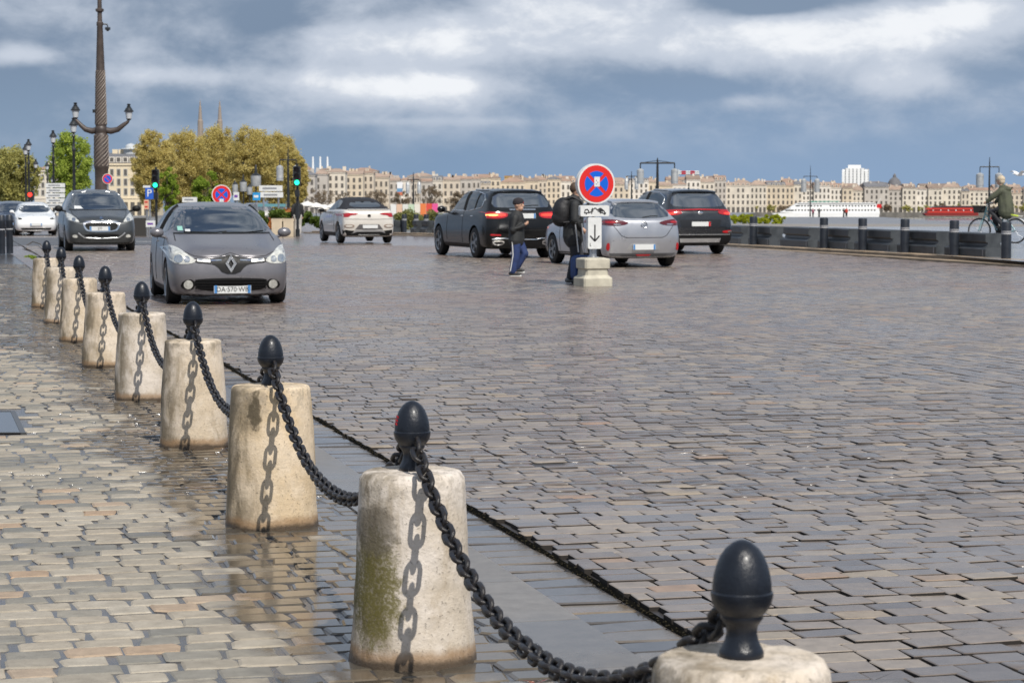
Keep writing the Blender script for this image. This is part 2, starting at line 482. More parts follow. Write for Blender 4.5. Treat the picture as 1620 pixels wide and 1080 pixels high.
Vn = place_stones(rs[near], ts[near], LR[near]-gap, LT[near]-gap, .003, .003, h[near], 0, 8, .011, rng, .0035, .13, .0032)
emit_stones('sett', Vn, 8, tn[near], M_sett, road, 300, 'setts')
gf = (gap - .0035*fd)[~near]
Vf = place_stones(rs[~near], ts[~near], LR[~near]-gf, LT[~near]-gf, .003, .003, h[~near], 0, 4, .0045, rng, .003, .3, .0022)
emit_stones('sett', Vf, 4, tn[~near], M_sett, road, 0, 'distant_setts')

# mossy raised edge of the road along the gutter
mb_v = [tuple(RP(R_ROAD-.003, t_, z_)) for t_ in (-6, 52) for z_ in (-.07, -.004)]; mb_f = [(0, 1, 3, 2)]
for i in range(2600):
    t = -5 + 55*(i/1500.0)**1.5
    if not (-50 < topix(*RP(R_ROAD, t))[0] < 1700): continue
    c = RP(R_ROAD - .012 + random.gauss(0, .005), t, random.uniform(-.022, -.004)); s = random.uniform(.004, .009)
    b = len(mb_v)
    for dv in ((1, 0, 0), (-.5, .87, 0), (-.5, -.87, 0), (0, 0, 1), (0, 0, -1)):
        mb_v.append((c.x + dv[0]*s*random.uniform(.6, 1.3), c.y + dv[1]*s*random.uniform(.6, 1.3), c.z + dv[2]*s*.7))
    for fa in ((0, 1, 3), (1, 2, 3), (2, 0, 3), (1, 0, 4), (2, 1, 4), (0, 2, 4)): mb_f.append(tuple(b+x for x in fa))
tag(link('moss', mesh_np('moss', mb_v, mb_f, [M_moss]), road), kind='stuff')

# ---- pavement on the left
COVER = [gnd(-70, 650), gnd(24, 650), gnd(41, 685), gnd(-70, 685)]
crt = [rt(p) for p in COVER]
pavement = sheet('pavement', [RP(R_KERB0, -5, -.0075), RP(R_KERB0, 52, -.0075), RP(-9, 52, -.0075), RP(-9, -5, -.0075)], M_mortar)
rs, ts, LR, LT = rows(-6.0, R_KERB0, -3.5, 44, .196, .160)
ts = ts + .02*np.sin(rs*2.0 + ts*.5)
keep = inframe(rs, ts, 300, 50) & (rs - LR < R_KERB0 - .03) & ~((rs < max(p[0] for p in crt)+.06) & (ts > min(p[1] for p in crt)-.06) & (ts < max(p[1] for p in crt)+.06))
rs, ts, LR, LT = rs[keep], ts[keep], LR[keep], LT[keep]
over = rs + LR > R_KERB0 - .01
s_ = rs - LR; LR = np.where(over, (R_KERB0 - s_)/2, LR); rs = np.where(over, (s_ + R_KERB0)/2, rs)
h = rng.normal(0, .0013, len(rs)) + .0025*np.sin(rs*2+ts*.9)
tn = rng.random(len(rs)); near = (O2.y + A2.y*ts + R2.y*rs) < 17
gp = np.maximum(.0075 + rng.normal(0, .003, len(rs)), .003)
Vn = place_stones(rs[near], ts[near], LR[near]-gp[near], LT[near]-gp[near]*.9, .006, .006, h[near], 0, 8, .0045, rng, .008)
emit_stones('paving_stone', Vn, 8, tn[near], M_pave, pavement, 300, 'paving_stones', M_mortar)
Vf = place_stones(rs[~near], ts[~near], LR[~near]-.011, LT[~near]-.010, .006, .006, h[~near], 0, 4, .012, rng, .009)
emit_stones('paving_stone', Vf, 4, tn[~near], M_pave, pavement, 0, 'distant_paving_stones', M_mortar)

# ---- kerb stones and gutter
kerb = tag(link('kerb', mesh_np('kerb', [RP(R_KERB0, -5, -.06), RP(R_KERB1, -5, -.06), RP(R_KERB1, 52, -.06), RP(R_KERB0, 52, -.06)], [(0, 1, 2, 3)], [M_joint])), kind='structure')
t = -4.2; i = 0
while t < 50:
    l = random.uniform(.85, 1.15); g = .002
    r0, r1, b_ = R_KERB0+.004, R_KERB1, .010
    vs = []
    for (ra, rb, ta, tb, z) in ((r0, r1, t+g, t+l-g, -.09), (r0, r1, t+g, t+l-g, .0028), (r0+.004, r1-b_, t+g+.0015, t+l-g-.0015, .003)):
        vs += [RP(ra, ta, z), RP(rb, ta, z), RP(rb, tb, z), RP(ra, tb, z)]
    c = sum(vs, Vector())/12; zz = random.uniform(-.0006, .0006)
    sf, top = stone_faces(4)
    link('kerb_stone', mesh_np('kerb_stone', [p-c for p in vs], sf+[top], [M_kerb], tint=[random.random()]*9), kerb, c+Vector((0, 0, zz)))
    t += l
gutter = sheet('gutter', [RP(R_KERB1-.01, -5, -.030), RP(R_KERB1-.01, 52, -.030), RP(R_ROAD+.03, 52, -.030), RP(R_ROAD+.03, -5, -.030)], M_mortar)
rs, ts, LR, LT = rows(R_KERB1+.01, R_ROAD-.01, -4, 45, .34, .20)
rs = np.full(len(rs), (R_KERB1+R_ROAD)/2) + rng.normal(0, .004, len(rs)); uq = np.unique(ts, return_index=True)[1]
rs, ts, LT = rs[uq], ts[uq], LT[uq]; LR = np.full(len(rs), .150)
kk = inframe(rs, ts, 300, 50); rs, ts, LR, LT = rs[kk], ts[kk], LR[kk], LT[kk]
Vg = place_stones(rs, ts, LR, LT-.006, .004, .004, rng.normal(0, .002, len(rs)), -.022, 8, .012, rng, .010)
emit_stones('gutter_stone', Vg, 8, rng.random(len(rs)), M_gut, gutter, 110, 'gutter_stones')

# ---- metal cover with standing water in the pavement
cv = empty('manhole_cover', sum(COVER, Vector())/4, 0, 'flat blue grey metal access cover holding rainwater in the pavement at the left edge', 'manhole cover')
M_cover = mat('wet_steel', (.12, .125, .13), .10, metal=.4, bump=.06, bscale=8)
c0 = Vector(cv.location)
b = MB(); b.prism([(p-c0).xy for p in COVER], 'z', -.03, .000); b.build('plate', M_cover, cv)
b = MB()
for i in range(4):
    p, q_ = COVER[i]-c0, COVER[(i+1) % 4]-c0; n_ = Vector((q_.y-p.y, p.x-q_.x, 0)).normalized()*.035
    b.prism([p.xy, q_.xy, (q_+n_).xy, (p+n_).xy], 'z', -.03, .003+.001*i)
b.build('frame', mat('cover_frame', (.09, .09, .088), .35, metal=.5), cv)
# ------------------------------------------------------------------ stone bollards
BPX = [None, (653, 1039), (430, 829), (307, 704), (226, 630.5), (168, 579), (126.5, 539.5), (98, 510), (75, 486)]
bpos = [None] + [gnd(*p) for p in BPX[1:]]
bpos[0] = pix(1173, 1041, 4.74); bpos[0].z = 0

def stone_bollard_mat(i, moss=None, scar=None):
    m = bpy.data.materials.new('bollard_limestone'); m.use_nodes = True; t = m.node_tree; k = NT(t)
    b = t.nodes['Principled BSDF']
    P = k.vec('ADD', k.new('ShaderNodeTexCoord').outputs['Object'], (i*3.7, i*1.3, 0.0))
    o = k.new('ShaderNodeTexCoord').outputs['Object']; x, y, z = k.sep(o)
    n1 = k.noise(P, 4.5, 6, .65); n2 = k.noise(P, 26, 5, .7); n3 = k.noise(k.vec('MULTIPLY', P, (1, 1, .3)), 9, 5, .65, .4); n4 = k.noise(P, 75, 3, .6)
    wm = [.15, .05, .8, .4, .15, .45, .5, .3, .45][i]
    ca = tuple(a*(1-wm)+b_*wm for a, b_ in zip((.50, .435, .355), (.56, .42, .25))); cb = tuple(a*(1-wm)+b_*wm for a, b_ in zip((.64, .58, .52), (.66, .53, .37)))
    col = k.mix(k.step(n1, .35, .65), ca, cb)
    col = k.mix(k.mul(k.step(n3, .50, .70), .75), col, (.30, .235, .155))            # run-off stains
    top = k.step(z, .50, .68)
    col = k.mix(k.mul(k.mul(k.step(n2, .42, .66), k.add(.25, k.mul(top, .5))), .75), col, (.20, .175, .14))   # lichen, soot
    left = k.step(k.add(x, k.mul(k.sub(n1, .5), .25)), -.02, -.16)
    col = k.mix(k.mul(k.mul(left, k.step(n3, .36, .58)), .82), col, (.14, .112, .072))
    col = k.mix(k.mul(k.step(n4, .60, .72), .45), col, (.15, .13, .105))
    if moss:
        e = k.add(k.add(k.m('POWER', k.mul(k.add(x, .125), 1/.095), 2.0), k.m('POWER', k.mul(k.sub(z, .27), 1/.19), 2.0)), k.add(k.mul(k.sub(n2, .5), 3.6), k.mul(k.sub(n4, .5), 2.6)))
        e = k.mul(k.mul(k.step(e, 1.5, .5), k.step(y, .05, -.02)), k.lin(k.step(n4, .32, .54), 0, 1, .55, 1.0))
        col = k.mix(k.mul(e, .92), col, k.mix(n4, (.075, .07, .012), (.12, .10, .022)))
        e2 = k.add(k.add(k.m('POWER', k.mul(k.add(x, .12), 1/.08), 2.0), k.m('POWER', k.mul(k.sub(z, .47), 1/.09), 2.0)), k.mul(k.sub(n2, .5), 2.5))
        col = k.mix(k.mul(k.step(e2, 1.3, .6), .7), col, (.10, .085, .062))
    if scar:
        e = k.add(k.add(k.m('POWER', k.mul(k.sub(x, scar[0]), 1/.035), 2.0), k.m('POWER', k.mul(k.sub(z, scar[1]), 1/.10), 2.0)), k.mul(k.sub(n2, .5), 4.0))
        col = k.mix(k.mul(k.step(e, 1.3, .3), .92), col, (.075, .06, .038))
    wetz = k.add(z, k.mul(k.sub(n1, .5), .07))
    col = k.mix(k.mul(k.step(wetz, .075, .035), .75), col, (.26, .155, .075))
    col = k.mix(k.mul(k.step(wetz, .038, .008), .9), col, (.055, .042, .03))
    k.put(b.inputs['Base Color'], col)
    k.put(b.inputs['Roughness'], k.lin(wetz, .01, .08, .35, .85))
    b.inputs['Specular IOR Level'].default_value = .3
    bn = k.new('ShaderNodeBump'); bn.inputs['Strength'].default_value = .6; bn.inputs['Distance'].default_value = .006
    k.put(bn.inputs['Height'], k.add(k.mul(n2, .35), k.add(k.mul(n4, .9), k.mul(k.step(n4, .62, .70), -.8)))); t.links.new(bn.outputs[0], b.inputs['Normal'])
    return m
M_iron = mat('painted_iron', (.007, .0095, .0155), .36, spec=.38, var=.25, vscale=14, bump=.22, bscale=90, coat=.12, crough=.2)
M_chain = mat('chain_iron', (.009, .012, .019), .38, spec=.42, col2=(.022, .017, .014), vscale=45, bump=.3, bscale=160)
M_steel = mat('bare_steel', (.42, .43, .45), .3, metal=.9, var=.15, vscale=20)
M_red = mat('red_paint', (.5, .012, .015), .45)
from mathutils import noise as mnoise
def stone_body(i, zt, rb, rtop):
    prof = []
    for j in range(25):
        z = -.04 + (zt - .024 + .04)*j/24; prof.append((rb + (rtop - rb)*max(0, z)/zt + (.004*math.cos(z*9+i)), z))
    for a in (18, 36, 54, 72, 88):
        prof.append((rtop - .022*(1-math.cos(R(a))), zt - .022 + .022*math.sin(R(a))))
    for f_ in (.75, .5, .25, .06): prof.append(((rtop-.022)*f_, zt + .002*(1-f_)))
    b = MB(); b.lathe(prof, 72)
    vs = []
    for p in b.v:
        p = Vector(p); n_ = Vector((p.x, p.y, 0)); 
        if n_.length > 1e-4: n_.normalize()
        q1 = mnoise.noise(Vector((p.x*5+i*9, p.y*5, p.z*5))); q2 = mnoise.noise(Vector((p.x*19+i*5, p.y*19, p.z*19)))
        p += n_*(.0035*q1 + .0030*q2) + Vector((0, 0, .0015*q2 if p.z > zt*.8 else 0))
        # chipped rim
        if p.z > zt-.05 and q2 > .2: p -= (n_*.5+Vector((0, 0, .5)))*.012*(q2-.2)*4*min(1, (p.z-zt+.05)/.05)
        vs.append(tuple(p))
    b.v = vs; return b
FIN = [(.043, 0), (.0445, .004), (.0445, .014), (.041, .020), (.034, .034), (.0305, .050), (.032, .062), (.038, .071), (.043, .078), (.0425, .084), (.050, .092), (.0585, .104), (.0615, .116), (.0625, .121), (.0625, .127), (.0595, .130),
       (.0592, .142), (.0565, .160), (.0515, .178), (.044, .196), (.033, .211), (.019, .222), (.007, .2265), (0, .227)]
BL = ['nearest pale stone bollard with black acorn top, cut by the bottom of the picture',
      'pale stone bollard with green moss and a red mark on its acorn top',
      'yellowish stone bollard with a dark scar near its top, just behind the mossy one',
      'stone bollard with a dark speckled left side, two behind the mossy bollard',
      'stone bollard third behind the mossy one, nearest the front of the grey hatchback',
      'pale stone bollard four behind the mossy one, left of the grey hatchback',
      'stone bollard with brown stained left flank, fourth from the far end of the chain row',
      'small looking stone bollard last but one at the far end of the chain row',
      'farthest and smallest stone bollard at the far end of the chain row']
FIN = [(r_*1.04, z_*1.09) for r_, z_ in FIN]
tops = []
for i in range(9):
    zt = [.678, .662, .687, .68, .675, .685, .68, .68, .68][i]; rb = [.225, .2235, .230, .222, .222, .222, .222, .222, .222][i]; rtp = [.180, .179, .192, .181, .184, .182, .182, .182, .182][i]
    bo = empty('stone_bollard', bpos[i], 0, BL[i], 'bollard', 'chained stone bollards along the kerb')
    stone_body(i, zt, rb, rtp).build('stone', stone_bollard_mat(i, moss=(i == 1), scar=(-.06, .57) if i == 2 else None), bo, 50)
    f_ = MB().lathe(FIN, 40, (0, 0, zt-.002)).build('finial', M_iron, bo, 40)
    if i == 1:
        b = MB()
        for k_ in range(3):
            for j in range(2):
                a = R(196 + j*11); zc = .166 + .012*k_
                rad = np.interp(zc, [p[1] for p in FIN[16:]], [p[0] for p in FIN[16:]]) + .0006
                M_ = Matrix.Translation((rad*math.cos(a), rad*math.sin(a), zt + zc)) @ Matrix.Rotation(a, 4, 'Z')
                b.cbox((0, 0, 0), (.0016, .0085, .0085), M_)
        b.build('red_mark', M_red, f_)
    tops.append(bpos[i] + Vector((0, 0, zt + .105)))

# ------------------------------------------------------------------ chains
def link_mesh(nu, nv):
    """stadium-shaped link, length along x"""
    Lh, Wh, wr = .0285, .0235, .0086
    pts = []
    for k in range(nu):
        a = 2*math.pi*k/nu
        x = math.cos(a)*Wh; y = math.sin(a)*Wh
        pts.append(Vector((x + (Lh+.0086-Wh+.002)*(1 if math.cos(a) > .01 else -1 if math.cos(a) < -.01 else 0), y, 0)))
    v, f = [], []
    for k in range(nu):
        t_ = (pts[(k+1) % nu]-pts[k-1]).normalized(); n_ = Vector((t_.y, -t_.x, 0))
        for j in range(nv):
            a = 2*math.pi*j/nv; v.append(pts[k] + n_*wr*math.cos(a) + Vector((0, 0, wr*math.sin(a))))
    for k in range(nu):
        for j in range(nv):
            f.append((k*nv+j, ((k+1) % nu)*nv+j, ((k+1) % nu)*nv+(j+1) % nv, k*nv+(j+1) % nv))
    return v, f
lv, lf = link_mesh(18, 8); LINK = mesh_np('chain_link', lv, lf, [M_chain], sm=60)
CL = ['heavy black iron chain sagging from the mossy bollard to the nearest bollard',
      'black iron chain hanging between the yellowish scarred bollard and the mossy bollard',
      'black chain hanging between the speckled stone bollard and the yellowish scarred bollard',
      'black chain hanging into the speckled stone bollard from the bollard behind it',
      'black chain hanging beside the front wheel of the grey hatchback, fifth from the picture bottom',
      'black chain sixth from the picture bottom, hanging between distant bollards',
      'black chain last but one at the far end of the bollard row',
      'farthest black chain, hanging between the two smallest bollards']
for i in range(8):
    p0, p1 = tops[i+1].copy(), tops[i].copy()
    dr = (p1-p0); dr.z = 0; dr.normalize(); p0 += dr*.040; p1 -= dr*.040
    sag = [.43, .40, .39, .40, .38, .40, .39, .40][i]
    N0 = 400; P = [p0.lerp(p1, k/N0) - Vector((0, 0, sag*(1-((2*k/N0-1)**2)**1.08))) for k in range(N0+1)]
    acc = [0]
    for k in range(N0): acc.append(acc[-1] + (P[k+1]-P[k]).length)
    nl = int(round(acc[-1]/.057)); pitch = acc[-1]/nl
    co = empty('iron_chain', p0, 0, CL[i], 'chain', 'black chains between the stone bollards')
    if i < 4:
        hk = MB(); hk.tube([P[0] - p0 + Vector((0, 0, .0)) - dr*.02 + Vector((math.cos(a)*.018*dr.x, math.cos(a)*.018*dr.y, math.sin(a)*.018)) for a in np.linspace(0, 6.283, 13)], .005, 6, False)
        hk.build('shackle', M_steel if i == 0 else M_chain, co, 60)
    allv, allf = [], []
    for j in range(nl):
        sm_ = (j+.5)*pitch; k = min(np.searchsorted(acc, sm_), N0); k = max(k, 1)
        pt = P[k-1].lerp(P[k], (sm_-acc[k-1])/(acc[k]-acc[k-1])); tg = (P[k]-P[k-1]).normalized()
        up = Vector((0, 0, 1)); sd = tg.cross(up).normalized(); nn = sd.cross(tg)
        M_ = Matrix((tg, sd, nn)).transposed()
        M_ = M_ @ Matrix.Rotation(R((20 if j % 2 else 110) + random.gauss(0, 5)), 3, 'X')
        if i < 4:
            M4 = M_.to_4x4(); M4.translation = pt - p0
            o = link('link', LINK, co); o.matrix_local = M4
        else:
            b0 = len(allv)
            for w in (link_mesh(10, 5)[0]): allv.append(tuple(M_ @ w + pt - p0))
            allf += [tuple(b0+x for x in fa) for fa in link_mesh(10, 5)[1]]
    if i >= 4: tag(link('links', mesh_np('links', allv, allf, [M_chain], sm=60), co), kind='stuff')

# ------------------------------------------------------------------ tow-away sign on its concrete foot
M_conc = mat('pale_concrete', (.44, .41, .33), .75, var=.18, vscale=5, bump=.3, bscale=40)
M_signw = mat('sign_white', (.62, .63, .62), .4, var=.08, vscale=8, bump=.03, bscale=6)
M_signr = mat('sign_red', (.60, .018, .016), .38); M_signb = mat('sign_blue', (.0, .10, .56), .38)
M_black = mat('black_print', (.012, .012, .013), .45)
M_galv = mat('galvanised_steel', (.45, .46, .47), .38, metal=.85, var=.2, vscale=15)
def sectors(r, gapw, n=16):
    """four blue fields left between the arms of a diagonal cross"""
    out_ = []
    for q_ in range(4):
        a0 = math.pi/2*q_; pts = []
        d0 = gapw*math.sqrt(2)
        al = math.asin(gapw/r)
        for k in range(n+1):
            a = -math.pi/4 + al + (math.pi/2 - 2*al)*k/n; pts.append((r*math.cos(a), r*math.sin(a)))
        pts.append((d0, 0))
        out_.append([(p[0]*math.cos(a0)-p[1]*math.sin(a0), p[0]*math.sin(a0)+p[1]*math.cos(a0)) for p in pts])
    return out_
def nostop_disc(parent, c, rad, thick, cross=True, sticker=None, post=True):
    """round sign facing local -y"""
    M_ = Matrix.Translation(c)
    d_ = MB(); d_.prism(disc_poly(rad), 'y', -thick/2, thick/2, M_); bp = d_.build('sign_disc', M_signw, parent, 30)
    rg = MB(); rg.prism(disc_poly(rad*.915), 'y', -thick/2-.004, -thick/2+.002, M_); rg.build('red_field', M_signr, bp)
    bl = MB()
    if cross:
        for s_ in sectors(rad*.63, rad*.085): bl.prism(s_, 'y', -thick/2-.0075, -thick/2-.003, M_)
    else:
        for a0 in (0, math.pi):   # single diagonal bar
            r_, w_ = rad*.66, rad*.085; al = math.asin(w_/r_)
            pts = [(r_*math.cos(a), r_*math.sin(a)) for a in np.linspace(-math.pi/4+al+a0+math.pi/2-math.pi/2, math.pi*3/4-al+a0, 24)]
            bl.prism(pts, 'y', -thick/2-.0075, -thick/2-.003, M_)
    bl.build('blue_field', M_signb, bp)
    if sticker:
        st = MB(); st.cbox((sticker[0], -thick/2-.009, sticker[1]), (sticker[2], .003, sticker[3]), M_); so_ = st.build('paper_sticker', M_signw, bp)
        pr = MB()
        for k in range(3): pr.cbox((sticker[0]-sticker[2]*.12+.025*(k % 2), -thick/2-.0115, sticker[1]-.04+.03*k), (.012, .001, .016), M_)
        pr.build('print', M_black, so_)
    return bp
sp = gnd(938, 452)
sign = empty('tow_away_sign', sp, R(20), 'round red and blue no stopping sign with white plates on a concrete foot', 'road sign')
def octa(w, c): h_ = w/2; return [(-h_+c, -h_), (h_-c, -h_), (h_, -h_+c), (h_, h_-c), (h_-c, h_), (-h_+c, h_), (-h_, h_-c), (-h_, -h_+c)]
b = MB()
lv_ = [(.52, .03, 0), (.52, .03, .125), (.515, .03, .135), (.41, .03, .185), (.40, .03, .28), (.405, .03, .288), (.455, .03, .300), (.46, .03, .445), (.44, .04, .462), (.30, .03, .478)]
vv, ff = [], []
for w_, c_, z_ in lv_: vv += [(x, y, z_) for x, y in octa(w_, c_)]
for k in range(len(lv_)-1):
    for j in range(8): ff.append((k*8+j, k*8+(j+1) % 8, (k+1)*8+(j+1) % 8, (k+1)*8+j))
ff += [tuple(range(7, -1, -1)), tuple((len(lv_)-1)*8+j for j in range(8))]
b.raw(vv, ff); b.build('concrete_foot', M_conc, sign)
b = MB(); b.lathe([(.035, .46), (.035, 1.62)], 16); po = b.build('post', M_galv, sign, 40)
b = MB(); b.lathe([(.10, .475), (.10, .487), (.062, .495), (.055, .62), (.062, .625), (.062, .66), (.045, .665)], 20); b.build('collar', M_galv, po, 40)
nostop_disc(sign, (0, -.09, 1.715), .338, .11, True, (.008, .035, .10, .165))
def rplate(w, h_, c, n=5):
    pts = []
    for cx_, cy_, a0 in ((w/2-c, h_/2-c, 0), (-w/2+c, h_/2-c, 90), (-w/2+c, -h_/2+c, 180), (w/2-c, -h_/2+c, 270)):
        for k in range(n+1):
            a = R(a0+90*k/n); pts.append((cx_+c*math.cos(a), cy_+c*math.sin(a)))
    return pts
def plate(parent, name, c, w, h_, thick, m=None):
    M_ = Matrix.Translation(c); b = MB(); b.prism(rplate(w, h_, .03), 'y', -thick/2, thick/2, M_); return b.build(name, m or M_signw, parent, 30)
tp = plate(sign, 'tow_plate', (-.02, -.085, 1.262), .52, .185, .09)
# tow truck pictogram
def strokes(parent, name, segs, y, w, m, c=(0, 0)):
    b = MB()
    for (x0, z0, x1, z1) in segs:
        dv = Vector((x1-x0, z1-z0)); n_ = Vector((-dv.y, dv.x)).normalized()*w/2
        b.prism([(c[0]+x0-n_.x, c[1]+z0-n_.y), (c[0]+x1-n_.x, c[1]+z1-n_.y), (c[0]+x1+n_.x, c[1]+z1+n_.y), (c[0]+x0+n_.x, c[1]+z0+n_.y)], 'y', y-.003, y)
    return b.build(name, m, parent)
strokes(tp, 'tow_pictogram', [(-.19, -.035, -.10, -.03), (-.19, -.035, -.175, .02), (-.175, .02, -.13, .025), (-.13, .025, -.10, -.03), (-.10, -.03, -.03, .0), (-.06, -.05, -.045, .05), (-.07, .01, -.02, .03), (-.02, .035, .01, .05), (.01, .05, .04, .015),
        (.04, .015, .10, .045), (.10, .045, .165, .0), (.05, .0, .19, -.055), (.06, .025, .12, -.01), (.19, -.055, .165, .0), (.17, -.065, .20, -.03), (-.165, -.05, -.145, -.05), (.09, -.035, .11, -.04), (.09, .03, .15, -.01)], -.131, .017, M_black, (-.02, 1.262))
ap = plate(sign, 'arrow_plate', (-.02, -.085, .890), .245, .53, .09)
strokes(ap, 'arrow', [(0, .14, 0, -.125), (0, -.135, -.083, -.045), (0, -.135, .083, -.045)], -.131, .024, M_black, (-.02, .890))
strokes(ap, 'small_mark', [(-.085, -.17, -.085, -.215), (-.085, -.215, -.065, -.215)], -.131, .009, M_black, (-.02, .890))

# ------------------------------------------------------------------ right edge: kerb, barrier blocks, posts
M_bkerb = mat('brown_kerb_stone', (.30, .225, .15), .55, var=.3, vscale=1.5, bump=.3, bscale=20)
M_bkerb2 = mat('dark_channel', (.035, .03, .026), .6)
def strip(name, pts, prof, m, parent=None, kind=None):
    """extrude a cross profile [(offset to the right, z)] along a ground polyline"""
    v, f = [], []; n = len(prof)
    for i, p in enumerate(pts):
        dv = (pts[min(i+1, len(pts)-1)] - pts[max(i-1, 0)]); dv.z = 0; dv.normalize(); rv = Vector((dv.y, -dv.x, 0))
        for o_, z in prof: v.append(Vector((p.x, p.y, p.z + z)) + rv*o_)
    for i in range(len(pts)-1):
        for j in range(n-1): f.append((i*n+j, i*n+j+1, (i+1)*n+j+1, (i+1)*n+j))
    o = link(name, mesh_np(name, v, f, [m]), parent)
    return tag(o, kind=kind) if kind else o
KR = [p.copy() for p in KERBR]
bk = strip('roadside_kerb', KR, [(0, -.05), (0, .035), (.30, .04), (.30, .02), (.42, .02), (.42, .10), (.47, .115), (.72, .115), (.72, .06)], M_bkerb, None, 'structure')
strip('channel', KR, [(.305, .024), (.415, .024)], M_bkerb2, bk)
M_bar = mat('dark_barrier_stone', (.043, .048, .053), .42, var=.35, vscale=2.5, bump=.3, bscale=25)
M_post = mat('black_post_paint', (.014, .018, .026), .45, var=.2, vscale=6)
M_band = mat('grey_band', (.35, .35, .36), .4)
BP = [(-.27, 0), (.27, 0), (.27, .17), (.245, .20), (.17, .245), (.155, .30), (.165, .318), (.205, .325), (.215, .345), (.215, .50), (.195, .525), (-.195, .525), (-.215, .50), (-.215, .345), (-.205, .325), (-.165, .318), (-.155, .30), (-.17, .245), (-.245, .20), (-.27, .17)]
def kerb_dir(px):
    a = min(range(len(KERBR)-1), key=lambda i: abs(topix(*KERBR[i])[0]+topix(*KERBR[i+1])[0]-2*px)); return a
def on_kerb(px, off=.45):
    """ground point beside the kerb line, found by its column in the photograph"""
    best = None
    for i in range(len(KR)-1):
        for k in range(60):
            p = KR[i].lerp(KR[i+1], k/60); dv = (KR[i+1]-KR[i]); dv.z = 0; dv.normalize(); rv = Vector((dv.y, -dv.x, 0))
            q_ = p + rv*off; e = abs(topix(q_.x, q_.y, q_.z)[0]-px)
            if best is None or e < best[0]: best = (e, q_, dv)
    return best[1], best[2]
blocks = [(1154, 1188), (1191, 1236), (1246, 1297), (1302, 1360), (1363, 1428), (1431, 1501), (1505, 1582)]
blab = ['dark stone barrier block partly behind the dark car at the road edge', 'barrier block with a bright grey right end face, second from the dark car', 'dark barrier block just right of the gap with the bright end face',
        'middle dark stone barrier block of the row along the road edge', 'dark barrier block fifth from the dark car along the road edge', 'dark barrier block next to last before the cyclist', 'dark stone barrier block under the front wheel of the bicycle']
midb = [(614, 634), (654, 670), (672, 688), (690, 706)]
mlab = ['grey barrier block half hidden behind the beige convertible', 'distant barrier block nearest to the convertible in the dark row', 'distant barrier block in the middle of the dark row behind the road', 'distant barrier block beside the front of the black car']
for (a, c_), lab in list(zip(blocks, blab)) + list(zip(midb, mlab)):
    p, dv = on_kerb((a+c_)/2, 1.02); s_ = F/p.y
    ln = min(1.55, max(.6, ((c_-a)/s_ - .10)/max(.35, abs(dv.x)) if abs(dv.x) > .3 else 1.2))
    e0, _ = on_kerb(a+1, 1.02); e1, _ = on_kerb(c_-4, 1.02); ln = min(3.4, (e1-e0).length*(.80 if c_ == 1236 else .94))
    bl_ = empty('barrier_block', (p.x, p.y, p.z+.112), math.atan2(dv.y, dv.x), lab, 'barrier block', 'stone barrier blocks along the road edge')
    b = MB(); b.prism(BP[:4]+BP[-2:], 'x', -ln/2, ln/2); b.prism([(-.244, .1985), (.244, .1985)]+BP[4:-2], 'x', -ln/2+.10, ln/2-.10); b.build('block', M_bar, bl_)
    b = MB(); b.cbox((-ln/2+.12, .2725, .09), (.02, .003, .14)); b.build('sunlit_edge_strip', M_band, bl_)  # added pale strip paints the sunlit right corner of the base
posts = [(1193, 1.0), (1304, 1.0), (1366, 1.0), (1433, 1.0), (1508, 1.0), (1590, .72)]
plab = ['black round post rising behind the barrier with the bright end face', 'black post behind the middle barrier block, left of it', 'black post behind the fifth barrier block', 'black post behind the barrier row, third from the cyclist', 'black post just left of the bicycle front wheel', 'tall black post with pale band standing in front of the bicycle']
mposts = [(486, 1), (497.5, 1), (640, 1), (657, 1.), (675, 1), (693, 1)]
mpl = ['left one of two distant dark posts by the green hedge', 'right one of two distant dark posts by the green hedge', 'distant dark post just right of the beige convertible', 'distant dark post at the left end of the dark barrier row', 'distant dark post in the middle of the dark barrier row', 'distant dark post next to the black car']
for (px_, off), lab in list(zip(posts, plab)) + list(zip(mposts, mpl)):
    p, dv = on_kerb(px_, 1.18 if px_ < 800 else .66)
    po_ = empty('street_post', (p.x, p.y, p.z+.112), 0, lab, 'post', 'round dark posts along the road edge')
    H_ = .80
    MB().lathe([(.108, 0), (.108, H_-.03), (.10, H_-.005), (.08, H_), (0, H_)], 24).build('shaft', M_post, po_, 40)
    b = MB(); b.lathe([(.1115, H_-.27), (.1115, H_-.235)], 24); b.lathe([(.111, H_-.22), (.111, H_-.20)], 24); b.build('reflective_band', M_band, po_, 40)
# two posts at the left edge of the pavement
for px_, py_, lab in ((7, 402, 'black street post at the far left edge of the picture, left one of two'), (15.5, 401, 'black street post at the far left edge, right one of two, beside the parked cars')):
    p = gnd(px_ - (4 if px_ < 10 else 0), py_)
    po_ = empty('street_post', p, 0, lab, 'post', 'black posts at the left edge')
    MB().lathe([(.085, 0), (.085, .78), (.095, .80), (.095, .86), (.085, .88), (.085, .95), (.07, .97), (0, .98)], 24).build('shaft', M_post, po_, 40)
    b = MB(); b.lathe([(.089, .60), (.089, .63)], 24); b.build('reflective_band', M_band, po_, 40)
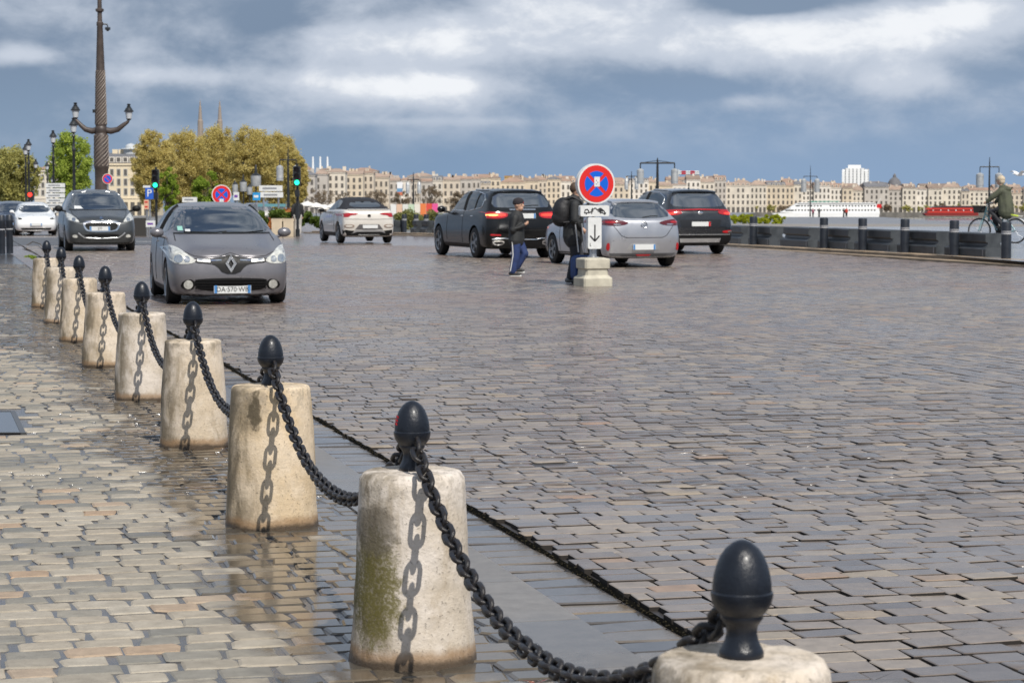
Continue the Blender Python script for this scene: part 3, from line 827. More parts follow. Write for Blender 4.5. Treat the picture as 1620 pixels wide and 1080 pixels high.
# ------------------------------------------------------------------ cars
def paint(name, col, metal=.35, rough=.34):
    return mat(name, col, rough, metal=metal, coat=1.0, crough=.06, var=.04, vscale=3)
M_glass = mat('car_glass', (.012, .016, .018), .03, spec=1.0)
M_glass.node_tree.nodes['Principled BSDF'].inputs['IOR'].default_value = 2.3
M_glass2 = mat('car_side_glass', (.02, .024, .024), .04, spec=.8)
M_trim = mat('black_plastic', (.007, .007, .0075), .55, spec=.28, var=.2, vscale=20)
M_gap = mat('panel_gap', (.006, .006, .006), .8)
M_tyre = mat('tyre_rubber', (.012, .012, .012), .75, bump=.2, bscale=80)
M_rim = mat('alloy_rim', (.30, .31, .32), .3, metal=.8)
M_rimd = mat('dark_alloy_rim', (.12, .125, .13), .3, metal=.8)
M_chrome = mat('chrome', (.72, .73, .74), .12, metal=1.0)
M_satin = mat('satin_silver', (.50, .51, .52), .32, metal=.7)
M_lampc = mat('headlamp_glass', (.50, .50, .46), .08, spec=.8, var=.3, vscale=14, coat=.8)
M_lampin = mat('lamp_reflector', (.62, .63, .62), .15, metal=.9)
M_tail = mat('tail_lamp', (.33, .008, .012), .14, coat=.8); M_taild = mat('dark_tail_lamp', (.085, .006, .010), .12, coat=.8)
M_taillit = mat('lit_tail_lamp', (.55, .02, .015), .2, emit=(1, .05, .03), estr=1.6)
M_tailhot = mat('lit_turn_signal', (.7, .25, .08), .2, emit=(1, .42, .12), estr=2.6)
M_refl = mat('red_reflector', (.42, .015, .02), .25)
M_plate = mat('number_plate', (.62, .63, .62), .35); M_plateb = mat('plate_blue', (.06, .20, .45), .4)
M_soft = mat('soft_top_fabric', (.012, .013, .018), .85, bump=.3, bscale=200)

def chaikin(p, n=2):
    for _ in range(n):
        o_ = []
        for i in range(len(p)):
            a, b = p[i], p[(i+1) % len(p)]
            o_ += [(a[0]*.75+b[0]*.25, a[1]*.75+b[1]*.25), (a[0]*.25+b[0]*.75, a[1]*.25+b[1]*.75)]
        p = o_
    return p
def inside(p, poly):
    c = False; n = len(poly); j = n-1
    for i in range(n):
        (xi, yi), (xj, yj) = poly[i], poly[j]
        if (yi > p[1]) != (yj > p[1]) and p[0] < (xj-xi)*(p[1]-yi)/(yj-yi+1e-12)+xi: c = not c
        j = i
    return c

class Car:
    """body lofted from rings of 11 half-points, wheel arches cut, details projected onto it"""
    def __init__(s, name, label, cat, pos, head, spec, body_m, wheel=.32, rim=M_rim, label_group=None):
        s.sp = spec; s.root = empty(name, pos, head, label, cat, label_group)
        L, Wd, H = spec['L'], spec['W'], spec['H']
        s.L, s.W, s.H = L, Wd, H; s.body_m = body_m
        bm = bmesh.new(); w = Wd/2; gc = spec['gc']
        rings = spec['rings'](L, w, H, gc)
        n = len(rings[0]); vs = []
        for r in rings:
            row = [bm.verts.new(p) for p in r] + [bm.verts.new((p[0], -p[1], p[2])) for p in r[-2:0:-1]]
            vs.append(row)
        m_ = len(vs[0])
        for a, b in zip(vs[:-1], vs[1:]):
            for k in range(m_): bm.faces.new((a[k], a[(k+1) % m_], b[(k+1) % m_], b[k]))
        for row, rev in ((vs[0], False), (vs[-1], True)):
            for k in range(n-1):
                q_ = (row[k], row[k+1], row[(m_-k-1) % m_], row[(m_-k) % m_])
                q_ = tuple(dict.fromkeys(q_))
                bm.faces.new(q_ if not rev else q_[::-1])
        bmesh.ops.recalc_face_normals(bm, faces=bm.faces)
        me = bpy.data.meshes.new('body'); bm.to_mesh(me); bm.free()
        tmp = bpy.data.objects.new('body', me); C.objects.link(tmp)
        sd = tmp.modifiers.new('s', 'SUBSURF'); sd.levels = 3; sd.render_levels = 3
        xf, xr = spec['axles']; s.ax = (xf, xr); s.wr = wheel
        cb = MB()
        for x in (xf, xr):
            for sg in (1, -1):
                M_ = Matrix.Translation((x, sg*(w-.13), wheel)) @ Matrix.Rotation(R(90), 4, 'X')
                cb.lathe([(wheel+.055, -.17), (wheel+.055, .30)] if sg < 0 else [(wheel+.055, -.30), (wheel+.055, .17)], 40, M=M_)
        cut = cb.build('cut', None)
        bo = tmp.modifiers.new('b', 'BOOLEAN'); bo.operation = 'DIFFERENCE'; bo.object = cut; bo.solver = 'EXACT'
        dg = bpy.context.evaluated_depsgraph_get()
        tmp.modifiers['b'].show_viewport = False; dg.update()
        me0 = bpy.data.meshes.new_from_object(tmp.evaluated_get(dg))
        s.bvh = BVHTree.FromPolygons([v.co.copy() for v in me0.vertices], [tuple(p.vertices) for p in me0.polygons])
        tmp.modifiers['b'].show_viewport = True; dg.update()
        me1 = bpy.data.meshes.new_from_object(bpy.context.evaluated_depsgraph_get() and tmp.evaluated_get(dg))
        bpy.data.objects.remove(tmp); bpy.data.objects.remove(cut)
        me1.materials.clear(); me1.materials.append(body_m); me1.materials.append(M_trim)
        for p in me1.polygons:
            p.material_index = 0
            c = p.center
            for x in (xf, xr):
                if math.hypot(c.x-x, c.z-wheel) < wheel+.05 and abs(c.y) < w+.05 and abs(p.normal.y) < .98: p.material_index = 1
            if c.z < gc+.02 and p.normal.z < -.5: p.material_index = 1
        smooth(me1, 38); me1.name = 'body'
        s.body = link('body', me1, s.root)
        s.wheels(rim, spec.get('spokes', 5))
    def wheels(s, rim, spokes):
        wr, w = s.wr, s.W/2; tw = .205
        tb = MB(); tb.lathe([(wr*.66, -tw/2), (wr*.90, -tw/2), (wr*.985, -tw/2+.02), (wr, -tw/2+.045), (wr, tw/2-.045), (wr*.985, tw/2-.02), (wr*.90, tw/2), (wr*.66, tw/2), (wr*.64, 0), (wr*.66, -tw/2)], 40, caps=False)
        tm = tb.mesh('tyre', M_tyre, 40)
        rb = MB(); rb.lathe([(wr*.68, tw/2-.004), (wr*.65, tw/2+.004), (wr*.60, tw/2-.012), (wr*.58, -.06)], 40, caps=False)
        for k in range(spokes):
            a = 2*math.pi*k/spokes
            for da in (-.13, .13):
                M_ = Matrix.Rotation(a+da, 4, 'Z')
                rb.prism([(wr*.12, -.018), (wr*.62, -.016), (wr*.62, .016), (wr*.12, .018)], 'z', tw/2-.045, tw/2-.012, M_)
        rb.lathe([(.0, tw/2-.006), (wr*.15, tw/2-.008), (wr*.17, tw/2-.05)], 24, caps=False)
        rm = rb.mesh('rim', rim, 40)
        bb = MB(); bb.lathe([(0, .0), (wr*.60, .0), (wr*.60, -.02), (0, -.02)], 24); bmk = bb.mesh('brake_disc', M_trim, 40)
        for x in s.ax:
            for sg in (1, -1):
                wo = link('wheel', tm, s.root, (x, sg*(w-tw/2-.015), wr), (R(-90*sg), 0, R(s.sp.get('steer', 0)) if x == s.ax[0] else 0))
                link('rim', rm, wo); link('brake_disc', bmk, wo)
    def cast(s, p, view):
        o_, d_ = {'front': (Vector((9, p[0], p[1])), Vector((-1, 0, 0))), 'rear': (Vector((-9, -p[0], p[1])), Vector((1, 0, 0))),
                  'left': (Vector((p[0], 9, p[1])), Vector((0, -1, 0))), 'right': (Vector((p[0], -9, p[1])), Vector((0, 1, 0))), 'top': (Vector((p[0], p[1], 9)), Vector((0, 0, -1)))}[view]
        loc, nor, i_, d2 = s.bvh.ray_cast(o_, d_)
        if loc is None:
            mid = o_ + d_*8.3; loc, nor, i_, d2 = s.bvh.find_nearest(mid)
        if nor.dot(d_) > 0: nor = -nor
        return loc, nor, d_
    def patch(s, name, view, poly, m, off=.004, rnd=1, step=.05, parent=None, sym=False, mirror=False):
        if sym:  # polygon given for one side, made on both
            a = s.patch(name, view, poly, m, off, rnd, step, parent); s.patch(name, view, [(-x, z) for x, z in poly][::-1], m, off, rnd, step, parent); return a
        poly = chaikin(poly, rnd)
        # refine the outline
        out_ = []
        for i in range(len(poly)):
            a, b = Vector(poly[i]), Vector(poly[(i+1) % len(poly)]); k = max(1, int((b-a).length/step))
            for j in range(k): out_.append(a.lerp(b, j/k))
        xs = [p.x for p in out_]; zs = [p.y for p in out_]; pts = list(out_); nb = len(out_)
        x = min(xs)+step*.5
        while x < max(xs):
            z = min(zs)+step*.5
            while z < max(zs):
                if inside((x, z), [tuple(p) for p in out_]) and min((Vector((x, z))-p).length for p in out_) > step*.35: pts.append(Vector((x, z)))
                z += step
            x += step
        r_ = delaunay_2d_cdt(pts, [], [list(range(nb))], 1, 1e-5)
        cs, fs, orig = r_[0], r_[2], r_[3]
        top, back = [], []
        for p in cs:
            loc, nor, d_ = s.cast(p, view)
            nn = (nor - d_*.6).normalized()
            top.append(loc + nn*off); back.append(loc + d_*.02)
        nv = len(top); v = top + back; f = [tuple(t_) for t_ in fs]
        ed = {}
        for t_ in f:
            for k in range(len(t_)):
                e = (t_[k], t_[(k+1) % len(t_)]); ed[e] = 1
        for (a, b) in list(ed):
            if (b, a) not in ed: f.append((b, a, a+nv, b+nv))
        bm = bmesh.new(); bv = [bm.verts.new(p) for p in v]
        for t_ in f:
            try: bm.faces.new([bv[i] for i in t_])
            except ValueError: pass
        used = set(x_ for t_ in f for x_ in t_)
        for i, q_ in enumerate(bv):
            if i not in used: bm.verts.remove(q_)
        # orient outwards
        d0 = s.cast(cs[0], view)[2]
        fl = [q_ for q_ in bm.faces]; bmesh.ops.recalc_face_normals(bm, faces=fl)
        bm.normal_update(); sm_ = sum((q_.normal.dot(d0)*q_.calc_area() for q_ in bm.faces if len(q_.verts) == 3), 0)
        if sm_ > 0: bmesh.ops.reverse_faces(bm, faces=fl)
        me = bpy.data.meshes.new(name); bm.to_mesh(me); bm.free(); me.materials.append(m); smooth(me, 40)
        o_ = link(name, me, None); o_.parent = parent or s.root
        return o_
    def line(s, name, view, pts, wd, m, off=.003, parent=None, closed=False):
        """thin strip following a polyline on the body"""
        P = [Vector(p) for p in pts]; fine = []
        for a, b in zip(P[:-1], P[1:]):
            k = max(1, int((b-a).length/.05))
            for j in range(k): fine.append(a.lerp(b, j/k))
        fine.append(P[-1]); b = MB(); pts3 = []
        for p in fine:
            loc, nor, d_ = s.cast(p, view); pts3.append(loc + nor*off*.3)
        b.tube(pts3, wd/2, 6); o_ = b.build(name, m, parent or s.root, 60); return o_
    def bar(s, name, view, poly, m, off, parent=None): return s.patch(name, view, poly, m, off, 0, .08, parent)
    def plate(s, view, c, w, h_, txt=None, blue=True, tilt=0, right_blue=True, red=False, size=.085):
        loc, nor, d_ = s.cast((c[0], c[1]), view)
        rz = R(90) if view == 'front' else R(-90)
        o_ = MB().prism([(-w/2, -h_/2), (w/2, -h_/2), (w/2, h_/2), (-w/2, h_/2)], 'y', -.012, .012).build('number_plate', M_plate, s.root, None, loc - d_*.022, (0, 0, rz))
        if blue:
            MB().cbox((-w/2+.025, -.0135, 0), (.040, .003, h_*.96)).build('blue_band', M_plateb, o_)
            if right_blue: MB().cbox((w/2-.025, -.0135, 0), (.040, .003, h_*.96)).build('blue_band', M_plateb, o_)
        if red: MB().cbox((w/2-.03, -.0135, 0), (.055, .003, h_*.96)).build('red_band', M_refl, o_)
        if txt: text_mesh('plate_number', txt, size, M_black, o_, .001, (.0, -.0145, -.004), (R(90), 0, 0), .92)
        return o_
    def spoiler(s, z, hw, m, depth=.26, over=.07):
        loc = s.cast((0, z), 'rear')[0]; b = MB(); n_ = 9; vv = []; ff = []
        for k in range(n_):
            y = -hw + 2*hw*k/(n_-1); e = (abs(y)/hw)**3; x0 = loc.x - over + .06*e; zc = z - .035*e
            for dx_, dz in ((0, -.022), (-.0, .012), (.06, .030), (depth, .040), (depth, -.03), (.08, -.045)): vv.append((x0+dx_, y, zc+dz))
        for k in range(n_-1):
            for j in range(6): ff.append((k*6+j, k*6+(j+1) % 6, (k+1)*6+(j+1) % 6, (k+1)*6+j))
        ff += [(0, 1, 2, 3, 4, 5), tuple((n_-1)*6+j for j in (5, 4, 3, 2, 1, 0))]
        b.raw(vv, ff); return b.build('roof_spoiler', m, s.root, 50)
    def mirror(s, x, z, m, out_=.11, size=(.065, .10, .07)):
        w = s.W/2
        for sg in (1, -1):
            b = MB(); b.ball((x, sg*(w+out_*.55), z), size, 16); b.tube([(x-.02, sg*(w-.12), z-.08), (x, sg*(w+.02), z-.045)], .022, 8); mo = b.build('wing_mirror', m, s.root, 50)

def ring(xb, xm, xs, xt, zb, zs, zt, wb, wm, ws, wt, crown=.03, bulge=.02, sh=.03):
    """half ring of 11 points, bottom centre to top centre; x differs with height"""
    p5 = Vector((xs, ws, zs)); p6 = Vector((xs+(xt-xs)*.06, ws-.03, zs+sh)); p8 = Vector((xt, wt, zt-crown-.03))
    p7 = p6.lerp(p8, .5) + Vector((0, bulge, 0))
    return [Vector((xb, 0, zb)), Vector((xb, wb*.6, zb)), Vector((xb, wb*.96, zb+.005)), Vector((xb*.6+xm*.4, (wb*.5+wm*.5), zb+.10)),
            Vector((xm, wm, zb+(zs-zb)*.55)), p5, p6, p7, p8, Vector((xt, wt*.74, zt-crown*.45)), Vector((xt, 0, zt))]
def hatch_rings(zsf=.74, zhf=.80, zhr=.98, zsr=.94, xwb=.27, xwt=.46, xrr=.86, wroof=.60, nose=.12, wnose=.70, rear_in=.80, zsrear=.98, tail=.02, rearlow=.05, roofdrop=.05, xtop_rear=.93, wtail=.92):
    """xwb, xwt, xrr: windscreen foot, windscreen head, roof end as fractions of the length from the front"""
    def f(L, w, H, gc):
        X = lambda fr: L/2 - fr*L
        r = []
        r.append(ring(X(.025), X(0), X(.010), X(.020), gc+.02, zsf-.15, zhf-.105, w*wnose, w*(wnose+.02), w*wnose*.98, w*.50, .02, .0, .015))
        r.append(ring(X(.05), X(.022), X(.040), X(.050), gc, zsf-.03, zhf, w*.88, w*.93, w*.90, w*.62, .02, .0, .02))
        r.append(ring(X(.12), X(.12), X(.12), X(.13), gc, zsf+.03, zhf+(zhr-zhf)*.45, w*.93, w*1.0, w*.955, w*.66, .03, .0, .02))
        r.append(ring(X(xwb-.03), X(xwb-.03), X(xwb-.03), X(xwb-.02), gc, zsr-.03, zhr, w*.95, w*1.0, w*.95, w*.70, .03, .0, .02))
        r.append(ring(X(xwb+.02), X(xwb+.02), X(xwb+.03), X(xwb+.02), gc, zsr-.01, zhr+.05, w*.95, w*1.0, w*.95, w*.70, .035, .0, .02))
        zm = zhr + (H-.03-zhr)*.55
        r.append(ring(X((xwb+xwt)/2), X((xwb+xwt)/2), X((xwb+xwt)/2), X((xwb+xwt)/2+.01), gc, zsr, zm, w*.95, w*1.0, w*.95, w*(wroof+.08), .035, .02))
        r.append(ring(X(xwt), X(xwt), X(xwt), X(xwt), gc, zsr+.01, H-.025, w*.95, w*1.0, w*.95, w*wroof, .035))
        xm = (xwt+xrr)/2
        r.append(ring(X(xm), X(xm), X(xm), X(xm), gc, zsr+.02, H, w*.95, w*1.0, w*.955, w*(wroof+.015), .03))
        r.append(ring(X(xrr), X(xrr), X(xrr), X(xrr-.02), gc, zsrear-.01, H-roofdrop*.5, w*.95, w*1.0, w*.95, w*(wroof-.005), .03))
        r.append(ring(X(.955), X(.965), X(.95), X(xtop_rear-.015), gc+.01, zsrear, H-roofdrop*.8, w*.93, w*.985, w*wtail, w*(wroof-.03), .03))
        r.append(ring(X(1-rearlow*.6), X(1.0), X(.985-tail), X(xtop_rear), gc+.04, zsrear-.02, H-roofdrop-.03, w*rear_in, w*(rear_in+.06), w*(rear_in), w*(wroof-.10), .02))
        return r
    return f
HEAD_IN = math.atan2(-A2.y, -A2.x)      # towards the camera
HEAD_OUT = math.atan2(A2.y, A2.x)
def car_at(px, py, yaw, L, end):
    """ground centre of a car whose near end stands at photo pixel (px, py); end = +1 front nearest, -1 rear nearest"""
    p = gnd(px, py); d_ = Vector((math.cos(yaw), math.sin(yaw), 0)); return p - d_*(L/2-.35)*end
# ---- grey hatchback coming towards the camera
yaw = HEAD_IN + R(-1)
sp_ = dict(L=4.06, W=1.732, H=1.45, gc=.12, axles=(1.20, -1.39), rings=hatch_rings(zsf=.75, zhf=.80, zhr=1.0, zsr=.95, xwb=.265, xwt=.47, wroof=.655, wnose=.74), spokes=5)
M_clio = mat('grey_metallic', (.175, .170, .182), .34, metal=.45, coat=.4, crough=.12, var=.04, vscale=3)
c = Car('hatchback_car', 'grey metallic hatchback car driving towards the camera beside the bollards', 'car', car_at(362, 481, yaw, 4.06, 1), yaw, sp_, M_clio, .305)
wsg = c.patch('windscreen', 'front', [(-.70, 1.005), (-.40, .995), (0, .99), (.40, .995), (.70, 1.005), (.645, 1.16), (.575, 1.345), (.30, 1.375), (0, 1.38), (-.30, 1.375), (-.575, 1.345), (-.645, 1.16)], M_glass, .003, 1)
c.bar('scuttle', 'front', [(-.70, .985), (.70, .985), (.70, 1.002), (0, .990), (-.70, 1.002)], M_trim, .006)
c.line('wiper', 'front', [(-.55, 1.01), (-.1, 1.0), (.05, 1.015)], .016, M_trim, .02); c.line('wiper', 'front', [(-.02, 1.0), (.35, 1.0), (.6, 1.02)], .016, M_trim, .02)
c.bar('sticker', 'front', [(-.63, 1.03), (-.56, 1.03), (-.56, 1.09), (-.63, 1.09)], mat('green_sticker', (.25, .5, .42), .5), .006, wsg); c.bar('sticker', 'front', [(-.53, 1.015), (-.46, 1.015), (-.46, 1.05), (-.53, 1.05)], M_plate, .006, wsg)
hl = c.patch('headlight', 'front', [(-.84, .815), (-.80, .84), (-.70, .80), (-.60, .715), (-.49, .64), (-.51, .595), (-.68, .575), (-.80, .605), (-.845, .69)], M_lampc, .008, 1, .04)
c.patch('lamp_bowl', 'front', disc_poly(.055, 20, (-.72, .655)), M_lampin, .013, 0, .03, hl); c.patch('lamp_bowl', 'front', disc_poly(.042, 20, (-.61, .645)), M_lampin, .013, 0, .03, hl)
hr = c.patch('headlight', 'front', [(.84, .815), (.80, .84), (.70, .80), (.60, .715), (.49, .64), (.51, .595), (.68, .575), (.80, .605), (.845, .69)][::-1], M_lampc, .008, 1, .04)
c.patch('lamp_bowl', 'front', disc_poly(.055, 20, (.72, .655)), M_lampin, .013, 0, .03, hr); c.patch('lamp_bowl', 'front', disc_poly(.042, 20, (.61, .645)), M_lampin, .013, 0, .03, hr)
gr = c.patch('upper_grille', 'front', [(-.53, .665), (-.30, .655), (-.12, .675), (0, .715), (.12, .675), (.30, .655), (.53, .665), (.51, .600), (.30, .585), (.20, .555), (.11, .44), (-.11, .44), (-.20, .555), (-.30, .585), (-.51, .600)], M_trim, .007, 1, .04)
for sg in (-1, 1): c.bar('daytime_light', 'front', [(sg*.47, .652), (sg*.29, .640), (sg*.29, .605), (sg*.47, .618)][::sg], M_lampin, .013, gr)
for sg in (-1, 1): c.bar('chrome_strip', 'front', [(sg*.28, .638), (sg*.13, .640), (sg*.13, .622), (sg*.28, .620)][::sg], M_chrome, .013, gr)
loc, nor, d_ = c.cast((0, .585), 'front')
bb = MB(); rh = [(0, .125), (.080, 0), (0, -.125), (-.080, 0)]; ri = [(0, .062), (.036, 0), (0, -.062), (-.036, 0)]
for k in range(4):
    k2 = (k+1) % 4; bb.prism([rh[k], rh[k2], ri[k2], ri[k]], 'x', -.012, .022)
bb.build('diamond_badge', M_chrome, c.root, None, loc + Vector((.008, 0, 0)))
lg = c.patch('lower_grille', 'front', [(-.52, .365), (-.30, .380), (0, .385), (.30, .380), (.52, .365), (.50, .25), (.40, .205), (0, .195), (-.40, .205), (-.50, .25)], M_gap, .004, 1)
for z in (.35, .312, .274, .236): c.bar('grille_slat', 'front', [(-.50, z), (.50, z), (.50, z+.014), (-.50, z+.014)], M_trim, .016, lg)
for sg in (-1, 1):
    fp = c.patch('fog_lamp_surround', 'front', [(sg*.71, .26), (sg*.67, .35), (sg*.52, .375), (sg*.50, .24), (sg*.60, .215)][::sg], M_trim, .006, 1, .04)
    c.patch('fog_lamp', 'front', disc_poly(.062, 20, (sg*.595, .295)), M_lampc, .014, 0, .03, fp)
    c.patch('front_wing_gap', 'front', [(sg*.70, .885), (sg*.715, .90), (sg*.70, .985), (sg*.69, .985)][::sg], M_gap, .002, 0)
c.line('bonnet_gap', 'front', [(-.62, .745), (-.50, .690), (-.30, .675), (-.12, .695), (0, .735), (.12, .695), (.30, .675), (.50, .690), (.62, .745)], .010, M_gap, .001)
c.bar('bumper_lip', 'front', [(-.80, .10), (.80, .10), (.80, .165), (.3, .15), (-.3, .15), (-.80, .165)], M_trim, .008)
c.plate('front', (.02, .225), .52, .115, 'DA·570·WB', size=.098)
c.mirror(.72, 1.0, M_clio)
for v_ in ('left', 'right'):
    c.patch('side_window', v_, [(.80, 1.0), (.30, 1.36), (-.40, 1.38), (-1.0, 1.33), (-1.22, 1.10), (-.60, 1.02)], M_glass2, .003, 1, .08)
    c.line('door_gap', v_, [(.72, .30), (.75, .98)], .010, M_gap, .001); c.line('door_gap', v_, [(-.45, .28), (-.42, 1.0)], .010, M_gap, .001)
    c.line('pillar', v_, [(-.33, 1.02), (-.30, 1.38)], .06, M_trim, .006)
    c.line('door_handle', v_, [(-.20, .86), (-.36, .865)], .022, M_clio, .02)
    c.bar('sill_trim', v_, [(.80, .15), (-.95, .15), (-.95, .24), (.80, .24)], M_trim, .006)

# ---- dark people carrier behind it
yaw = HEAD_IN + R(0)
sp_ = dict(L=4.53, W=1.837, H=1.64, gc=.19, axles=(1.36, -1.37), rings=hatch_rings(zsf=.86, zhf=.93, zhr=1.10, zsr=1.02, xwb=.235, xwt=.44, wroof=.66, wnose=.76, zsrear=1.05), spokes=5)
M_p5 = mat('dark_grey_metallic', (.050, .055, .058), .3, metal=.35, coat=.4, crough=.12, var=.04, vscale=3)
c = Car('people_carrier', 'dark grey people carrier with wide chrome grille driving towards the camera', 'car', car_at(160, 398.5, yaw, 4.53, 1), yaw, sp_, M_p5, .33)
wsg = c.patch('windscreen', 'front', [(-.76, 1.11), (-.4, 1.095), (0, 1.09), (.4, 1.095), (.76, 1.11), (.70, 1.28), (.61, 1.50), (.3, 1.53), (0, 1.535), (-.3, 1.53), (-.61, 1.50), (-.70, 1.28)], M_glass, .003, 1)
c.bar('paper_sheet', 'front', [(-.62, 1.12), (-.40, 1.12), (-.46, 1.19), (-.62, 1.20)], M_plate, .005, wsg)
c.bar('scuttle', 'front', [(-.76, 1.085), (.76, 1.085), (.76, 1.108), (0, 1.092), (-.76, 1.108)], M_trim, .006)
for sg in (-1, 1):
    hl = c.patch('headlight', 'front', [(sg*.87, 1.0), (sg*.83, 1.02), (sg*.72, .96), (sg*.56, .80), (sg*.58, .765), (sg*.72, .79), (sg*.86, .86)][::sg], M_lampc, .008, 1, .04)
    c.patch('lamp_bowl', 'front', disc_poly(.05, 18, (sg*.70, .845)), M_lampin, .013, 0, .03, hl)
    c.line('light_guide', 'front', [(sg*.84, .84), (sg*.72, .80), (sg*.59, .775)], .022, M_lampin, .014, hl)
    c.patch('fog_lamp', 'front', [(sg*.76, .39), (sg*.62, .37), (sg*.62, .45), (sg*.72, .465)][::sg], M_lampc, .01, 1, .03)
    c.line('bonnet_gap', 'front', [(sg*.55, .83), (sg*.70, 1.0), (sg*.72, 1.09)], .010, M_gap, .001)
gr = c.patch('chrome_surround', 'front', [(-.49, .80), (0, .825), (.49, .80), (.45, .62), (.36, .535), (0, .52), (-.36, .535), (-.45, .62)], M_chrome, .012, 1)
g2 = c.patch('grille', 'front', [(-.44, .755), (0, .765), (.44, .755), (.41, .64), (.33, .565), (0, .555), (-.33, .565), (-.41, .64)], M_gap, .020, 1, .05, gr)
for z in (.735, .71, .685): c.bar('grille_bar', 'front', [(-.41, z-.006), (.41, z-.006), (.41, z+.004), (-.41, z+.004)], M_trim, .028, gr)
c.patch('lower_grille', 'front', [(-.45, .48), (.45, .48), (.42, .40), (-.42, .40)], M_gap, .008, 1)
for z in (.455, .425): c.bar('lower_bar', 'front', [(-.42, z-.006), (.42, z-.006), (.42, z+.004), (-.42, z+.004)], M_trim, .014)
c.line('silver_trim', 'front', [(-.60, .50), (-.52, .43), (-.44, .375), (0, .36), (.44, .375), (.52, .43), (.60, .50)], .035, M_satin, .01)
c.bar('bumper_lip', 'front', [(-.80, .18), (.80, .18), (.80, .25), (-.80, .25)], M_trim, .008)
loc, nor, d_ = c.cast((0, .885), 'front'); bb = MB(); bb.prism([(-.055, -.05), (.055, -.05), (.03, .0), (.012, .055), (-.02, .05), (-.035, 0)], 'x', -.01, .012); bb.build('animal_badge', M_chrome, c.root, None, loc, (0, R(-55), 0))
c.plate('front', (-.05, .615), .52, .11, '277', size=.085)
c.mirror(.86, 1.12, M_trim, .18, (.075, .115, .085))
for v_ in ('left', 'right'):
    c.patch('side_window', v_, [(.98, 1.10), (.45, 1.50), (-.40, 1.54), (-1.55, 1.50), (-1.85, 1.18), (-.8, 1.10)], M_glass2, .003, 1, .1)
    c.line('roof_rail', v_, [(.35, 1.565), (-1.5, 1.575)], .03, M_satin, .03); c.line('door_gap', v_, [(.72, .32), (.78, 1.05)], .010, M_gap, .001)
    c.bar('sill_trim', v_, [(.92, .24), (-.92, .24), (-.92, .34), (.92, .34)], M_trim, .006)

# ---- black SUV driving away
yaw = HEAD_OUT + R(4.5)
sp_ = dict(L=4.66, W=1.89, H=1.64, gc=.21, axles=(1.50, -1.37), rings=hatch_rings(zsf=.92, zhf=.98, zhr=1.12, zsr=1.03, xwb=.30, xwt=.48, xrr=.84, wroof=.72, zsrear=1.08, rear_in=.83, tail=.0, xtop_rear=.90), spokes=5)
M_glc = mat('black_paint', (.0035, .0035, .0038), .22, spec=.4, coat=.25, crough=.06)
c = Car('suv_car', 'black SUV with lit tail lights driving away behind the boy', 'car', car_at(822, 408.5, yaw, 4.66, -1), yaw, sp_, M_glc, .36, M_rim)
rw = c.patch('rear_window', 'rear', [(-.74, 1.20), (-.4, 1.185), (0, 1.18), (.4, 1.185), (.74, 1.20), (.60, 1.52), (0, 1.545), (-.60, 1.52)], M_glass, .003, 1)
c.line('rear_wiper', 'rear', [(0, 1.21), (.25, 1.235), (.42, 1.235)], .018, M_trim, .02)
c.spoiler(1.575, .60, M_glc)
for sg in (-1, 1):
    tl = c.patch('tail_light', 'rear', [(sg*.93, 1.085), (sg*.70, 1.09), (sg*.42, 1.075), (sg*.37, 1.03), (sg*.42, .955), (sg*.65, .925), (sg*.93, .945)][::sg], M_tail, .012, 1, .05)
    c.patch('brake_light', 'rear', [(sg*.86, 1.045), (sg*.44, 1.045), (sg*.44, .985), (sg*.86, .985)][::sg], M_taillit, .018, 1, .05, tl)
    if sg < 0: c.patch('turn_signal', 'rear', [(-.86, 1.03), (-.62, 1.03), (-.62, .995), (-.86, .995)], M_tailhot, .024, 1, .05, tl)
    c.bar('reflector', 'rear', [(sg*.80, .575), (sg*.56, .565), (sg*.56, .53), (sg*.80, .54)][::sg], M_refl, .01)
    ex = c.patch('exhaust_trim', 'rear', [(sg*.76, .40), (sg*.70, .44), (sg*.48, .43), (sg*.46, .35), (sg*.55, .31), (sg*.72, .32)][::sg], M_chrome, .018, 1, .04)
    c.patch('exhaust_opening', 'rear', [(sg*.71, .385), (sg*.50, .395), (sg*.50, .35), (sg*.70, .345)][::sg], M_gap, .024, 1, .04, ex)
c.line('chrome_line', 'rear', [(-.76, .455), (-.45, .475), (-.3, .445), (.3, .445), (.45, .475), (.76, .455)], .03, M_chrome, .012)
c.bar('rear_diffuser', 'rear', [(-.72, .26), (.72, .26), (.74, .34), (.45, .42), (-.45, .42), (-.74, .34)], M_trim, .012)
c.line('tailgate_gap', 'rear', [(-.60, .93), (-.62, .70), (-.5, .66), (.5, .66), (.62, .70), (.60, .93)], .010, M_gap, .001)
c.bar('chrome_handle', 'rear', [(-.32, 1.125), (.32, 1.125), (.32, 1.15), (-.32, 1.15)], M_chrome, .015)
c.plate('rear', (.04, .995), .50, .115); c.mirror(.86, 1.13, M_glc, .18, (.07, .11, .08))
